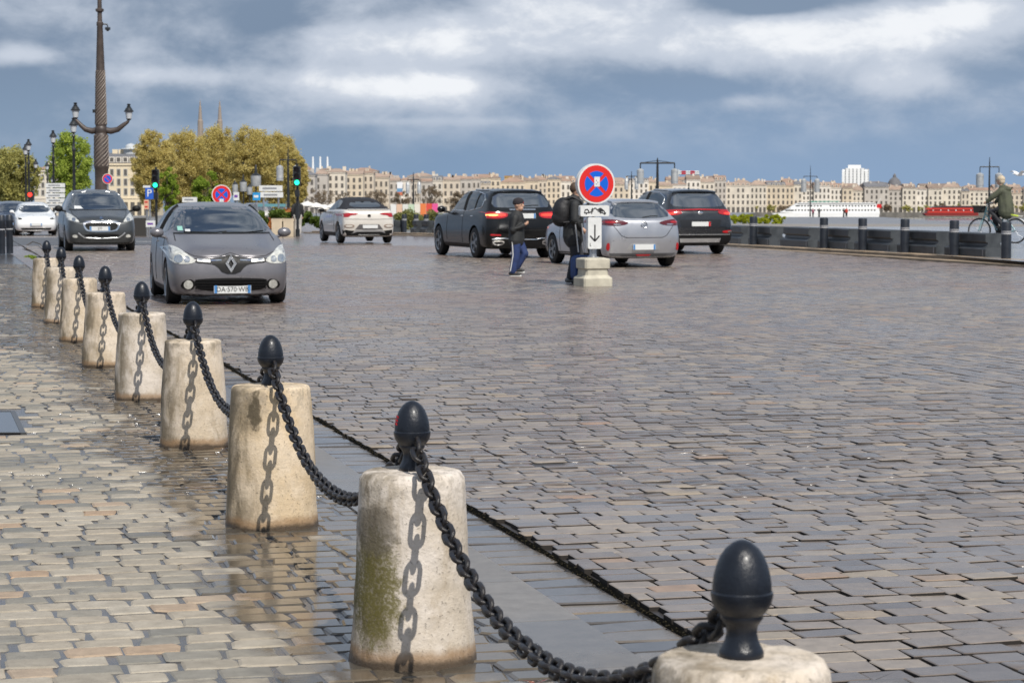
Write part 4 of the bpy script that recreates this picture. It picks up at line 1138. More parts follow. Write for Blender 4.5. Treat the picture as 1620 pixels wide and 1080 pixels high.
for v_ in ('left', 'right'):
    c.patch('side_window', v_, [(.86, 1.11), (.35, 1.50), (-.40, 1.54), (-1.05, 1.53), (-1.62, 1.40), (-1.66, 1.20), (-.8, 1.115)], M_glass2, .003, 1, .1)
    c.line('window_chrome', v_, [(.88, 1.10), (-.8, 1.105), (-1.66, 1.185), (-1.68, 1.38), (-1.52, 1.49), (-1.0, 1.55), (-.3, 1.565), (.3, 1.53), (.86, 1.12)], .024, M_chrome, .008)
    c.line('roof_rail', v_, [(.25, 1.60), (-1.45, 1.58)], .03, M_satin, .04); c.line('pillar', v_, [(-.45, 1.12), (-.40, 1.55)], .07, M_trim, .005); c.line('pillar', v_, [(-1.22, 1.14), (-1.20, 1.52)], .04, M_trim, .005)
    c.line('door_gap', v_, [(-.45, .35), (-.45, 1.10)], .010, M_gap, .001); c.line('door_gap', v_, [(.78, .40), (.80, 1.08)], .010, M_gap, .001)
    for x in (-.30, -1.05): c.line('door_handle', v_, [(x, .98), (x-.18, .985)], .024, M_chrome, .02)
    c.bar('sill_trim', v_, [(1.05, .25), (-.92, .25), (-.92, .33), (1.05, .33)], M_trim, .008)

# ---- silver hatchback driving away
yaw = HEAD_OUT + R(4.5)
sp_ = dict(L=4.06, W=1.765, H=1.43, gc=.18, axles=(1.22, -1.32), rings=hatch_rings(zsf=.80, zhf=.86, zhr=1.0, zsr=.94, xwb=.27, xwt=.46, xrr=.82, wroof=.64, zsrear=.97, rear_in=.82, tail=-.004, xtop_rear=.875, wtail=.93), spokes=5)
M_corsa = paint('silver_metallic', (.46, .47, .50), .7, .32)
c = Car('silver_hatchback', 'silver hatchback car driving away just behind the round sign', 'car', car_at(1010, 422.5, yaw, 4.06, -1), yaw, sp_, M_corsa, .315)
c.patch('rear_window', 'rear', [(-.68, 1.06), (-.35, 1.02), (0, 1.015), (.35, 1.02), (.68, 1.06), (.56, 1.30), (.45, 1.33), (0, 1.34), (-.45, 1.33), (-.56, 1.30)], M_glass, .003, 1)
c.spoiler(1.372, .52, M_corsa)
c.line('rear_wiper', 'rear', [(0, 1.03), (.2, 1.06), (.36, 1.06)], .016, M_trim, .02)
for sg in (-1, 1):
    tl = c.patch('tail_light', 'rear', [(sg*.86, .985), (sg*.70, 1.0), (sg*.40, .955), (sg*.33, .92), (sg*.45, .875), (sg*.70, .865), (sg*.86, .885)][::sg], M_taild, .012, 1, .04)
    c.patch('red_segment', 'rear', [(sg*.84, .955), (sg*.60, .96), (sg*.60, .915), (sg*.84, .92)][::sg], M_tail, .018, 1, .04, tl)
    c.patch('clear_segment', 'rear', [(sg*.66, .905), (sg*.50, .90), (sg*.52, .88), (sg*.66, .882)][::sg], M_lampin, .018, 1, .04, tl)
    c.patch('reflector', 'rear', [(sg*.80, .50), (sg*.745, .52), (sg*.735, .36), (sg*.80, .36)][::sg], M_refl, .012, 1, .03)
pr = c.patch('plate_recess', 'rear', [(-.38, .36), (.38, .36), (.34, .44), (.26, .505), (-.26, .505), (-.34, .44)], M_satin, .006, 0)
c.line('tailgate_gap', 'rear', [(-.66, .86), (-.50, .66), (-.40, .62), (.40, .62), (.50, .66), (.66, .86)], .012, M_gap, .001)
c.bar('bumper_lower', 'rear', [(-.70, .20), (.70, .20), (.74, .30), (-.74, .30)], mat('grey_plastic', (.10, .10, .105), .5), .010)
c.patch('fog_reflector', 'rear', [(-.17, .275), (.17, .275), (.13, .245), (-.13, .245)], M_refl, .02, 0)
loc, nor, d_ = c.cast((0, .885), 'rear'); bb = MB()
bb.tube([(0, .062*math.cos(a), .062*math.sin(a)) for a in np.linspace(0, 6.2832, 25)], .009, 6, False); bb.prism([(-.09, .006), (.01, -.016), (.01, -.002), (.09, -.006), (-.01, .016), (-.01, .002)], 'x', -.012, .002); bb.build('round_badge', M_chrome, c.root, None, loc - Vector((.014, 0, 0)))
c.plate('rear', (.0, .425), .50, .11); c.mirror(.74, 1.0, M_corsa)
for v_ in ('left', 'right'):
    c.patch('side_window', v_, [(.78, 1.01), (.25, 1.34), (-.40, 1.36), (-.95, 1.32), (-1.20, 1.10), (-.6, 1.0)], M_glass2, .003, 1, .08)
    c.line('door_gap', v_, [(-.45, .28), (-.42, 1.0)], .010, M_gap, .001); c.line('door_gap', v_, [(.72, .30), (.75, .98)], .010, M_gap, .001)
    c.line('pillar', v_, [(-.33, 1.0), (-.30, 1.36)], .06, M_trim, .006); c.line('door_handle', v_, [(-.20, .86), (-.36, .865)], .022, M_corsa, .02)
    c.bar('sill_trim', v_, [(.85, .22), (-.95, .22), (-.95, .28), (.85, .28)], M_trim, .006)

# ---- dark SUV behind the silver car
yaw = HEAD_OUT + R(3)
sp_ = dict(L=4.48, W=1.855, H=1.64, gc=.20, axles=(1.40, -1.27), rings=hatch_rings(zsf=.92, zhf=.98, zhr=1.10, zsr=1.02, xwb=.28, xwt=.46, xrr=.83, wroof=.69, zsrear=1.06, rear_in=.84, tail=.0, xtop_rear=.89), spokes=5)
M_kia = paint('blue_black_paint', (.020, .023, .028), .4, .28)
c = Car('dark_suv', 'dark blue grey SUV with red light bar and white plate at the road edge', 'car', car_at(1101, 402, yaw, 4.48, -1), yaw, sp_, M_kia, .345)
c.patch('rear_window', 'rear', [(-.74, 1.20), (-.35, 1.165), (0, 1.16), (.35, 1.165), (.74, 1.20), (.57, 1.50), (0, 1.53), (-.57, 1.50)], M_glass, .003, 1)
c.spoiler(1.572, .58, M_kia)
c.patch('light_bar', 'rear', [(-.88, 1.10), (0, 1.125), (.88, 1.10), (.88, 1.075), (0, 1.095), (-.88, 1.075)], M_tail, .014, 0)
for sg in (-1, 1):
    tl = c.patch('tail_light', 'rear', [(sg*.91, 1.11), (sg*.60, 1.085), (sg*.46, 1.06), (sg*.52, .985), (sg*.90, .96)][::sg], M_tail, .012, 1, .04)
    c.patch('lit_segment', 'rear', [(sg*.86, 1.03), (sg*.64, 1.035), (sg*.64, .995), (sg*.86, .985)][::sg], M_taillit, .018, 1, .04, tl)
    fr = c.patch('bumper_light', 'rear', [(sg*.86, .60), (sg*.58, .585), (sg*.60, .53), (sg*.86, .535)][::sg], M_refl, .012, 1, .04)
    c.patch('reverse_light', 'rear', [(sg*.86, .585), (sg*.73, .58), (sg*.73, .545), (sg*.86, .545)][::sg], M_lampin, .018, 1, .04, fr)
c.bar('tailgate_recess', 'rear', [(-.50, .66), (.50, .66), (.56, .86), (-.56, .86)], mat('dark_recess', (.012, .013, .016), .35), .004)
c.bar('lower_cladding', 'rear', [(-.82, .24), (.82, .24), (.86, .50), (.5, .47), (-.5, .47), (-.86, .50)], M_trim, .012)
c.bar('skid_plate', 'rear', [(-.52, .30), (.52, .30), (.55, .40), (-.55, .40)], M_satin, .02)
c.bar('silver_line', 'rear', [(-.80, .485), (.80, .485), (.80, .50), (-.80, .50)], M_satin, .018)
loc, nor, d_ = c.cast((0, 1.025), 'rear'); MB().ball((0, 0, 0), (.012, .075, .036), 16).build('oval_badge', M_chrome, c.root, 50, loc - Vector((.006, 0, 0)))
c.plate('rear', (.0, .755), .50, .11, None, False, red=True); c.mirror(.80, 1.12, M_kia, .18)
MB().prism([(-.06, 0), (.06, 0), (-.05, .07)], 'y', -.012, .012).build('roof_fin', M_kia, c.root, None, (-1.35, 0, 1.60))
for v_ in ('left', 'right'):
    c.patch('side_window', v_, [(.86, 1.11), (.35, 1.49), (-.40, 1.53), (-1.05, 1.51), (-1.50, 1.40), (-1.60, 1.22), (-.8, 1.11)], M_glass2, .003, 1, .1)
    c.line('window_chrome', v_, [(-.8, 1.10), (-1.62, 1.21), (-1.54, 1.41), (-1.05, 1.53), (-.3, 1.55), (.3, 1.51)], .02, M_chrome, .008)
    c.line('roof_rail', v_, [(.25, 1.60), (-1.35, 1.575)], .03, M_satin, .04); c.bar('sill_trim', v_, [(1.0, .24), (-.86, .24), (-.86, .36), (1.0, .36)], M_trim, .008)
    c.line('pillar', v_, [(-.45, 1.12), (-.40, 1.54)], .07, M_trim, .005)

# ---- beige convertible driving away
yaw = HEAD_OUT + R(2)
sp_ = dict(L=4.27, W=1.811, H=1.53, gc=.20, axles=(1.35, -1.28), rings=hatch_rings(zsf=.90, zhf=.96, zhr=1.06, zsr=1.02, xwb=.27, xwt=.44, xrr=.70, wroof=.60, zsrear=1.06, rear_in=.84, tail=.0, xtop_rear=.76, roofdrop=.10), spokes=5)
M_troc = paint('beige_white_paint', (.60, .565, .51), .05, .32)
c = Car('convertible_car', 'beige white convertible with black fabric roof driving away', 'car', car_at(581, 385, yaw, 4.27, -1), yaw, sp_, M_troc, .34)
# the fabric roof is split off the loft above the belt line
bme = c.body.data; bm = bmesh.new(); bm.from_mesh(bme)
sel = [f for f in bm.faces if f.calc_center_median().z > 1.115 and f.calc_center_median().x < 1.0]
soft = bmesh.new(); vm = {}
for f in sel:
    vs_ = []
    for v_ in f.verts:
        if v_ not in vm: vm[v_] = soft.verts.new(v_.co + v_.normal*.004)
        vs_.append(vm[v_])
    soft.faces.new(vs_)
me = bpy.data.meshes.new('soft_top'); soft.to_mesh(me); soft.free(); bm.free(); me.materials.append(M_soft); smooth(me, 50); st = link('soft_top', me, c.root)
c.patch('rear_window', 'rear', [(-.55, 1.19), (0, 1.175), (.55, 1.19), (.46, 1.35), (0, 1.375), (-.46, 1.35)], M_glass, .010, 1)
c.bar('boot_edge', 'rear', [(-.66, 1.085), (.66, 1.085), (.66, 1.105), (-.66, 1.105)], M_troc, .03)
for sg in (-1, 1):
    tl = c.patch('tail_light', 'rear', [(sg*.87, 1.0), (sg*.36, 1.0), (sg*.40, .94), (sg*.62, .925), (sg*.68, .86), (sg*.87, .87)][::sg], M_tail, .012, 1, .04)
    rl = c.patch('bumper_ring', 'rear', [(sg*.83, .63), (sg*.50, .63), (sg*.50, .52), (sg*.80, .51)][::sg], mat('bronze_trim', (.36, .27, .21), .35, metal=.5), .010, 1, .04)
    c.patch('ring_centre', 'rear', [(sg*.78, .605), (sg*.55, .605), (sg*.55, .545), (sg*.77, .54)][::sg], M_troc, .016, 1, .04, rl)
c.bar('plate_panel', 'rear', [(-.47, .46), (.47, .46), (.33, .63), (-.33, .63)], mat('grey_insert', (.10, .095, .095), .45), .008)
c.bar('lower_cladding', 'rear', [(-.82, .22), (.82, .22), (.86, .46), (.5, .42), (-.5, .42), (-.86, .46)], M_trim, .010)
c.patch('skid_bar', 'rear', [(-.56, .34), (-.46, .445), (.46, .445), (.56, .34), (.40, .39), (-.40, .39)], M_satin, .022, 0)
c.bar('diffuser_strip', 'rear', [(-.36, .285), (.36, .285), (.36, .30), (-.36, .30)], M_satin, .018)
loc, nor, d_ = c.cast((0, .905), 'rear'); bb = MB(); bb.lathe([(0, .0), (.055, .0), (.055, .014), (.044, .014), (.044, .006), (0, .006)], 24, M=Matrix.Rotation(R(-90), 4, 'Y')); bb.build('round_badge', M_trim, c.root, 50, loc)
c.line('tailgate_gap', 'rear', [(-.80, .80), (0, .79), (.80, .80)], .012, M_gap, .001)
c.plate('rear', (.03, .555), .50, .11, None, False); c.mirror(.70, 1.07, M_trim, .18)
for v_ in ('left', 'right'):
    c.patch('side_window', v_, [(.82, 1.08), (.38, 1.40), (-.40, 1.43), (-.85, 1.36), (-.98, 1.12)], M_glass2, .008, 1, .1)
    c.line('door_gap', v_, [(-.70, .35), (-.72, 1.08)], .010, M_gap, .001); c.bar('sill_trim', v_, [(1.0, .24), (-.88, .24), (-.88, .36), (1.0, .36)], M_trim, .008)
    c.line('door_handle', v_, [(-.5, .93), (-.66, .935)], .024, M_troc, .02)

# ---- cars waiting at the far left and a dark one behind the grey hatchback
def far_car(px, py, end, label, m, name='parked_car', H=1.5, yawoff=0, lit=False):
    yaw = (HEAD_IN if end > 0 else HEAD_OUT) + R(yawoff)
    s_ = dict(L=4.5, W=1.82, H=H, gc=.18, axles=(1.35, -1.35), rings=hatch_rings(zsf=.78, zhf=.83, zhr=.98, zsr=.94, xwb=.26, xwt=.45, wroof=.62, wnose=.72), spokes=5)
    c = Car(name, label, 'car', car_at(px, py, yaw, 4.5, end), yaw, s_, m, .33)
    c.patch('windscreen', 'front', [(-.70, 1.0), (0, .985), (.70, 1.0), (.56, H-.12), (0, H-.09), (-.56, H-.12)], M_glass, .003, 1, .08)
    c.patch('rear_window', 'rear', [(-.68, 1.08), (0, 1.05), (.68, 1.08), (.54, H-.14), (0, H-.11), (-.54, H-.14)], M_glass, .003, 1, .08)
    for sg in (-1, 1):
        c.patch('headlight', 'front', [(sg*.84, .80), (sg*.60, .74), (sg*.56, .69), (sg*.80, .70)][::sg], M_trim if m.name.startswith('white') else M_lampc, .008, 1, .06)
        c.patch('tail_light', 'rear', [(sg*.86, .98), (sg*.50, .98), (sg*.52, .88), (sg*.86, .86)][::sg], M_taillit if lit else M_tail, .010, 1, .06)
    c.bar('lower_intake', 'front', [(-.60, .25), (.60, .25), (.66, .33), (-.66, .33)], M_gap, .006)
    c.plate('front', (.0, .48), .50, .11, None, True); c.plate('rear', (0, .60), .5, .11, None, False); c.mirror(.78, 1.02, m)
    for v_ in ('left', 'right'): c.patch('side_window', v_, [(.86, 1.0), (.30, H-.10), (-.5, H-.07), (-1.2, H-.14), (-1.6, 1.10), (-.6, 1.0)], M_glass2, .003, 1, .1)
    return c
far_car(57, 372.5, 1, 'white electric car in the queue left of the dark people carrier', paint('white_car_paint', (.72, .73, .73), .0, .3), H=1.45)
far_car(23, 371, 1, 'dark blue car at the left edge behind the black street posts', paint('navy_car_paint', (.018, .024, .045), .3, .3), H=1.5)
far_car(5, 369, 1, 'blue grey car farthest left, cut by the edge of the picture', paint('blue_grey_car_paint', (.06, .08, .105), .4, .3), H=1.5)
far_car(38, 366.5, 1, 'pale blue car second back in the queue behind the white car', paint('pale_blue_car_paint', (.16, .22, .27), .4, .3), H=1.5)
far_car(410, 366, -1, 'black car with red tail light half hidden behind the grey hatchback', paint('black_car_paint', (.010, .010, .012), .2, .3), H=1.48, lit=True)
# ------------------------------------------------------------------ people
M_skin = mat('skin', (.50, .30, .21), .55, var=.06, vscale=20)
M_dark = mat('black_jacket', (.016, .017, .018), .7, var=.35, vscale=9, bump=.5, bscale=22)
M_bag = mat('black_backpack', (.012, .012, .014), .6, var=.3, vscale=9, bump=.4, bscale=25)
M_dtrou = mat('dark_trousers', (.022, .023, .028), .8, var=.3, vscale=8, bump=.4, bscale=20)
M_blue = mat('blue_trousers', (.016, .034, .115), .75, var=.25, vscale=9, bump=.5, bscale=20)
M_hat = mat('dark_knit', (.022, .018, .022), .9, bump=.6, bscale=90)
M_shoe = mat('dark_shoe', (.02, .02, .02), .6); M_sole = mat('white_rubber', (.66, .66, .64), .5)
M_olive = mat('olive_coat', (.062, .068, .042), .75, var=.25, vscale=7, bump=.6, bscale=16)
M_blond = mat('blond_hair', (.48, .40, .29), .6, var=.25, vscale=25, bump=.6, bscale=60)
M_brownh = mat('brown_hair', (.06, .035, .02), .6, bump=.6, bscale=60)
def solid(name, m, parent, tubes=(), balls=(), voxel=.012, smooth_n=3):
    """closed tubes and balls fused into one continuous surface"""
    b = MB()
    for pts, r in tubes:
        r = list(r) if isinstance(r, (list, tuple)) else [r]*len(pts)
        b.tube(pts, r, 12)
        for p, q_ in zip(pts, r): b.ball(p, q_*.99, 12)
    for ball in balls: b.ball(*ball)
    o = b.build(name, m)
    md = o.modifiers.new('r', 'REMESH'); md.mode = 'VOXEL'; md.voxel_size = voxel
    ms = o.modifiers.new('s', 'SMOOTH'); ms.factor = .5; ms.iterations = smooth_n
    dg = bpy.context.evaluated_depsgraph_get(); me = bpy.data.meshes.new_from_object(o.evaluated_get(dg))
    bpy.data.objects.remove(o); me.name = name; me.materials.clear(); me.materials.append(m)
    me.polygons.foreach_set('use_smooth', [True]*len(me.polygons))
    return link(name, me, parent)
V = Vector
def hand_tubes(w, d, dn, s=1.0):
    """palm, four bent unequal fingers and a thumb from wrist w, pointing along d, palm side dn"""
    d = d.normalized(); dn = (dn - d*dn.dot(d)).normalized(); sd = d.cross(dn)
    t = [([w, w+d*.085*s], [.026*s, .034*s])]
    for k, ln in enumerate((.062, .072, .068, .052)):
        o_ = w + d*.085*s + sd*(.027-.018*k)*s
        t.append(([o_, o_+d*ln*.5*s+dn*.012*s, o_+d*ln*.6*s+dn*.045*s], [.0095*s, .0085*s, .0075*s]))
    o_ = w + d*.03*s + sd*.03*s; t.append(([o_, o_+sd*.025*s+d*.02*s+dn*.01*s, o_+sd*.018*s+d*.05*s+dn*.03*s], [.012*s, .010*s, .008*s]))
    return t
def head_balls(c, s, f):
    """skull, jaw, nose, ears; f = facing unit vector"""
    sd = V((-f.y, f.x, 0)); M_ = Matrix((f, sd, V((0, 0, 1)))).transposed()
    return [(c+V((0, 0, .02))*s, (.098*s, .078*s, .108*s), 20, M_), (c+f*.025*s-V((0, 0, .055))*s, (.070*s, .058*s, .062*s), 16, M_),
            (c+f*.105*s-V((0, 0, .012))*s, (.020*s, .014*s, .024*s), 10, M_), (c+sd*.080*s, (.020*s, .010*s, .032*s), 8, M_), (c-sd*.080*s, (.020*s, .010*s, .032*s), 8, M_),
            (c+f*.088*s-V((0, 0, .055))*s, (.014*s, .026*s, .010*s), 8, M_)]
def eyes(c, s, f, parent):
    sd = V((-f.y, f.x, 0))
    for g in (-1, 1): MB().ball(c+f*.088*s+sd*g*.033*s+V((0, 0, .012))*s, .010*s, 10).build('eye', M_black, parent, 60)

# boy walking to the right, arms drawn up in front of the chest
pb = gnd(817, 437)
boy = empty('person', pb, R(-12), 'boy in dark knit hat, black jacket and blue trousers walking past the black car', 'person')
hc = V((.045, 0, 1.325)); f_ = V((.93, -.36, 0)).normalized()
body = solid('body', M_skin, boy, [([V((0, 0, .70)), V((0, 0, 1.10)), V((.015, 0, 1.16)), V((.03, 0, 1.24))], [.10, .11, .055, .048]),
    ([V((0, -.07, .70)), V((.0, -.08, .40)), V((-.05, -.08, .09)), V((.05, -.08, .045))], [.075, .05, .035, .03]), ([V((0, .07, .70)), V((.13, .07, .42)), V((-.02, .07, .15)), V((.07, .07, .09))], [.075, .05, .035, .03]),
    ([V((0, -.14, 1.10)), V((-.03, -.17, .87)), V((.15, -.10, .95))], [.045, .036, .026]), ([V((0, .14, 1.10)), V((-.01, .17, .87)), V((.15, .09, .97))], [.045, .036, .026])]
    + hand_tubes(V((.15, -.10, .95)), V((.5, .55, .3)), V((0, .3, 1)), .8) + hand_tubes(V((.15, .09, .97)), V((.5, -.5, .2)), V((0, -.3, 1)), .8), head_balls(hc, .98, f_), .010)
eyes(hc, .98, f_, body)
solid('jacket', M_dark, boy, [([V((0, 0, .68)), V((0, 0, .85)), V((0, 0, 1.08)), V((.01, 0, 1.15)), V((.02, 0, 1.185))], [.155, .150, .150, .10, .072]), ([V((-.01, -.07, .66)), V((0, -.04, 1.05))], [.125, .10]), ([V((-.01, .07, .66)), V((0, .04, 1.05))], [.125, .10]),
    ([V((0, -.13, 1.09)), V((-.03, -.18, .87)), V((.14, -.11, .945))], [.075, .066, .054]), ([V((0, .13, 1.09)), V((-.01, .18, .87)), V((.14, .10, .965))], [.075, .066, .054])])
tr = solid('trousers', M_blue, boy, [([V((0, -.07, .70)), V((.005, -.085, .40)), V((-.05, -.085, .10))], [.105, .080, .068]), ([V((0, .07, .70)), V((.14, .07, .42)), V((-.01, .07, .16))], [.105, .080, .062])])
b = MB(); b.tube([V((-.045, -.172, .66)), V((-.03, -.160, .40)), V((-.085, -.145, .10))], .010, 6); b.build('white_stripe', M_sole, tr, 60)
solid('knit_hat', M_hat, boy, [], [(hc+V((-.008, 0, .062)), (.108, .094, .082), 20), (hc+V((-.01, 0, .035)), (.110, .095, .040), 20)], .010)
MB().ball(hc+f_*.104+V((0, 0, .048)), (.008, .016, .012), 8).build('hat_badge', M_refl, boy)
solid('scarf', mat('pale_scarf', (.5, .52, .6), .8), boy, [], [(V((.005, 0, 1.195)), (.082, .078, .026), 16)], .010)
for sg, a in ((-1, V((-.05, -.085, .05))), (1, V((-.02, .07, .11)))):
    sh = solid('shoe', M_shoe, boy, [([a+V((-.04, 0, 0)), a+V((.13, 0, -.01))], [.044, .036])], [], .010); so2 = solid('sole', M_sole, sh, [([a+V((-.045, 0, -.035)), a+V((.14, 0, -.035))], [.030, .030])], [], .010)

# adult behind the round sign, walking right, backpack, pulling a trolley case
pa = gnd(907, 447.5)
ad = empty('person', pa, R(8), 'adult in black coat with backpack half hidden behind the round sign', 'person')
hc = V((.06, 0, 1.60)); f_ = V((1, .0, 0))
body = solid('body', M_skin, ad, [([V((0, 0, .88)), V((.01, 0, 1.35)), V((.025, 0, 1.44)), V((.05, 0, 1.53))], [.13, .14, .07, .058]), ([V((0, -.09, .88)), V((.02, -.09, .47)), V((-.08, -.09, .10)), V((.06, -.09, .05))], [.09, .06, .045, .038]), ([V((0, .09, .88)), V((.10, .09, .48)), V((.03, .09, .09)), V((.16, .09, .05))], [.09, .06, .045, .038]),
    ([V((.0, -.18, 1.36)), V((-.02, -.23, 1.10)), V((.10, -.20, .97))], [.055, .045, .032]), ([V((.0, .18, 1.36)), V((-.02, .23, 1.08)), V((.08, .20, .86))], [.055, .045, .032])] + hand_tubes(V((.10, -.20, .97)), V((.6, 0, -.6)), V((-.3, .6, -.6))) + hand_tubes(V((.08, .20, .86)), V((.3, 0, -1)), V((.5, -.5, 0))), head_balls(hc, 1.08, f_), .012)
eyes(hc, 1.08, f_, body)
solid('coat', M_dark, ad, [([V((0, 0, .80)), V((0, 0, 1.0)), V((.01, 0, 1.34)), V((.02, 0, 1.45))], [.19, .18, .175, .10]), ([V((.0, -.08, .74)), V((0, -.06, 1.2))], [.15, .13]), ([V((.0, .08, .74)), V((0, .06, 1.2))], [.15, .13]),
    ([V((0, -.17, 1.35)), V((-.02, -.235, 1.10)), V((.09, -.205, .99))], [.09, .075, .06]), ([V((0, .17, 1.35)), V((-.02, .235, 1.08)), V((.07, .205, .90))], [.09, .075, .06])], [], .014)
solid('trousers', M_dtrou, ad, [([V((0, -.09, .86)), V((.02, -.095, .47)), V((-.07, -.095, .10))], [.12, .09, .07]), ([V((0, .09, .86)), V((.11, .09, .48)), V((.03, .09, .10))], [.12, .09, .07])], [], .014)
solid('hair', M_brownh, ad, [], [(hc+V((-.025, 0, .045)), (.105, .092, .105), 18)], .012)
for a in (V((-.09, -.095, .055)), V((.02, .09, .055))): solid('shoe', mat('grey_shoe', (.16, .16, .16), .6), ad, [([a+V((-.03, 0, 0)), a+V((.17, 0, -.005))], [.05, .042])], [], .012)
pk = empty('backpack', pa + V((0, 0, .95)), R(8), 'bulging black backpack worn by the adult behind the round sign', 'backpack')
solid('bag', M_bag, pk, [], [(V((-.20, 0, .28)), (.17, .19, .25), 20), (V((-.22, 0, .18)), (.17, .17, .16), 18), (V((-.17, 0, .42)), (.13, .16, .12), 16)], .016)
for sg in (-1, 1):
    b = MB(); b.tube([V((-.17, sg*.11, .50)), V((-.04, sg*.12, .545)), V((.12, sg*.13, .46)), V((.17, sg*.14, .30)), V((.02, sg*.2, .12)), V((-.2, sg*.15, .10))], .018, 8); b.build('strap', M_bag, pk, 60)
sc_ = empty('trolley_case', gnd(926, 448.5), R(20), 'blue trolley suitcase with long handles standing behind the concrete sign foot', 'suitcase')
b = MB(); b.prism(rplate(.36, .44, .10), 'y', -.12, .12); o_ = b.build('case', mat('blue_fabric', (.015, .05, .17), .7, var=.3, vscale=8, bump=.5, bscale=40), sc_, 30, (-.05, 0, .27)); 
b = MB(); b.prism(rplate(.30, .24, .05), 'y', -.155, -.118); b.build('pocket', mat('dark_blue_fabric', (.01, .02, .07), .7, bump=.5, bscale=40), sc_, 30, (-.05, 0, .22))
for x in (-.11, .01): MB().tube([V((x, .05, .54)), V((x-.06, .05, 1.04))], .012, 8).build('pull_rod', M_satin, sc_, 60)
MB().tube([V((-.18, .05, 1.03)), V((-.04, .05, 1.06))], .018, 8).build('grip', M_trim, sc_, 60)
for x in (-.19, .09): MB().tube([V((x, -.10, .04)), V((x, .10, .04))], .04, 14).build('wheel', M_tyre, sc_, 40)

# cyclist
pc = gnd(1578, 390.5)
ang = math.atan2(.60, -.80)
bk_ = empty('bicycle', (pc.x, pc.y, pc.z+.11), ang, 'pale teal city bicycle with dark front basket and white rear mudguard by the barriers', 'bicycle')
M_teal = mat('teal_paint', (.17, .34, .36), .35, coat=.5); M_whitep = mat('white_enamel', (.68, .68, .66), .35)
for x, nm in ((.55, 'front'), (-.53, 'rear')):
    b = MB(); b.tube([V((x+.33*math.cos(a), 0, .345+.33*math.sin(a))) for a in np.linspace(0, 2*math.pi, 41)], .020, 8, False); wo = b.build('wheel', M_tyre, bk_, 60)
    b = MB(); b.tube([V((x+.305*math.cos(a), 0, .345+.305*math.sin(a))) for a in np.linspace(0, 2*math.pi, 41)], .011, 6, False); b.build('rim', M_satin, wo, 60)
    b = MB()
    for k in range(18): a = 2*math.pi*k/18; b.tube([V((x, (.03 if k % 2 else -.03), .345)), V((x+.30*math.cos(a), 0, .345+.30*math.sin(a)))], .002, 4, False)
    tag(b.build('spokes', M_satin, wo), kind='stuff')
    MB().tube([V((x, -.05, .345)), V((x, .05, .345))], .025, 10).build('hub', M_satin, wo, 60)
fr = MB()
for pts in ([(-.53, 0, .345), (-.05, 0, .30)], [(-.05, 0, .30), (-.20, 0, .86)], [(-.05, 0, .30), (.36, 0, .80)], [(-.16, 0, .62), (.37, 0, .90)], [(-.53, 0, .345), (-.18, 0, .78)]): fr.tube([V(p) for p in pts], .020, 8)
fr.tube([V((.34, 0, 1.0)), V((.42, 0, .70))], .024, 8); fo = fr.build('frame', M_teal, bk_, 60)
b = MB()
for y in (-.055, .055): b.tube([V((.42, y*.6, .70)), V((.48, y, .55)), V((.55, y, .345))], .015, 8)
b.tube([V((.42, -.05, .69)), V((.42, .05, .69))], .02, 8); b.build('fork', M_teal, bk_, 60)
b = MB(); b.tube([V((.33, 0, 1.0)), V((.32, 0, 1.10))], .018, 8); b.tube([V((.18, -.29, 1.10)), V((.30, -.22, 1.12)), V((.34, 0, 1.12)), V((.30, .22, 1.12)), V((.18, .29, 1.10))], .014, 8); b.build('handlebar', M_satin, bk_, 60)
b = MB(); b.prism([(.45, .84), (.66, .84), (.70, 1.04), (.42, 1.04)], 'y', -.15, .15); b.build('basket', mat('black_wicker', (.012, .011, .010), .8, bump=.8, bscale=60), bk_)
b = MB(); b.ball((-.24, 0, .93), (.14, .09, .045), 16); b.tube([V((-.20, 0, .84)), V((-.23, 0, .91))], .015, 8); b.build('saddle', M_trim, bk_, 60)
b = MB()
arc = [(-.53+.37*math.cos(a), .345+.37*math.sin(a)) for a in np.linspace(R(10), R(200), 22)]; arc2 = [(-.53+.36*math.cos(a), .345+.36*math.sin(a)) for a in np.linspace(R(200), R(10), 22)]
b.prism(arc+arc2, 'y', -.03, .03); b.build('mudguard', M_whitep, bk_)
b = MB(); b.cbox((-.55, 0, .755), (.34, .11, .02)); b.build('luggage_rack', M_whitep, bk_)
MB().cbox((-.91, 0, .62), (.03, .06, .05)).build('rear_lamp', M_refl, bk_)
solid('rack_cover', mat('lime_fabric', (.45, .55, .06), .7), bk_, [([V((-.36, -.07, .80)), V((-.62, -.07, .75))], .02), ([V((-.36, .07, .80)), V((-.62, .07, .75))], .02)], [], .010)
b = MB(); b.tube([V((-.05, -.04, .30)), V((-.05, .04, .30))], .085, 16); b.tube([V((-.05, -.08, .30)), V((.08, -.09, .20))], .012, 6); b.tube([V((-.05, .08, .30)), V((-.17, .09, .40))], .012, 6); b.build('crank', M_trim, bk_, 60)
for x, y, z in ((.10, -.14, .20), (-.19, .14, .40)): MB().cbox((x, y, z), (.09, .08, .02)).build('pedal', M_trim, bk_)
cy = empty('person', (pc.x, pc.y, pc.z+.11), ang, 'cyclist with blond hair and olive green hooded coat riding beside the river', 'person')
hc = V((-.06, 0, 1.73)); f_ = V((1, .0, 0))
bk_.scale = cy.scale = (1.07,)*3
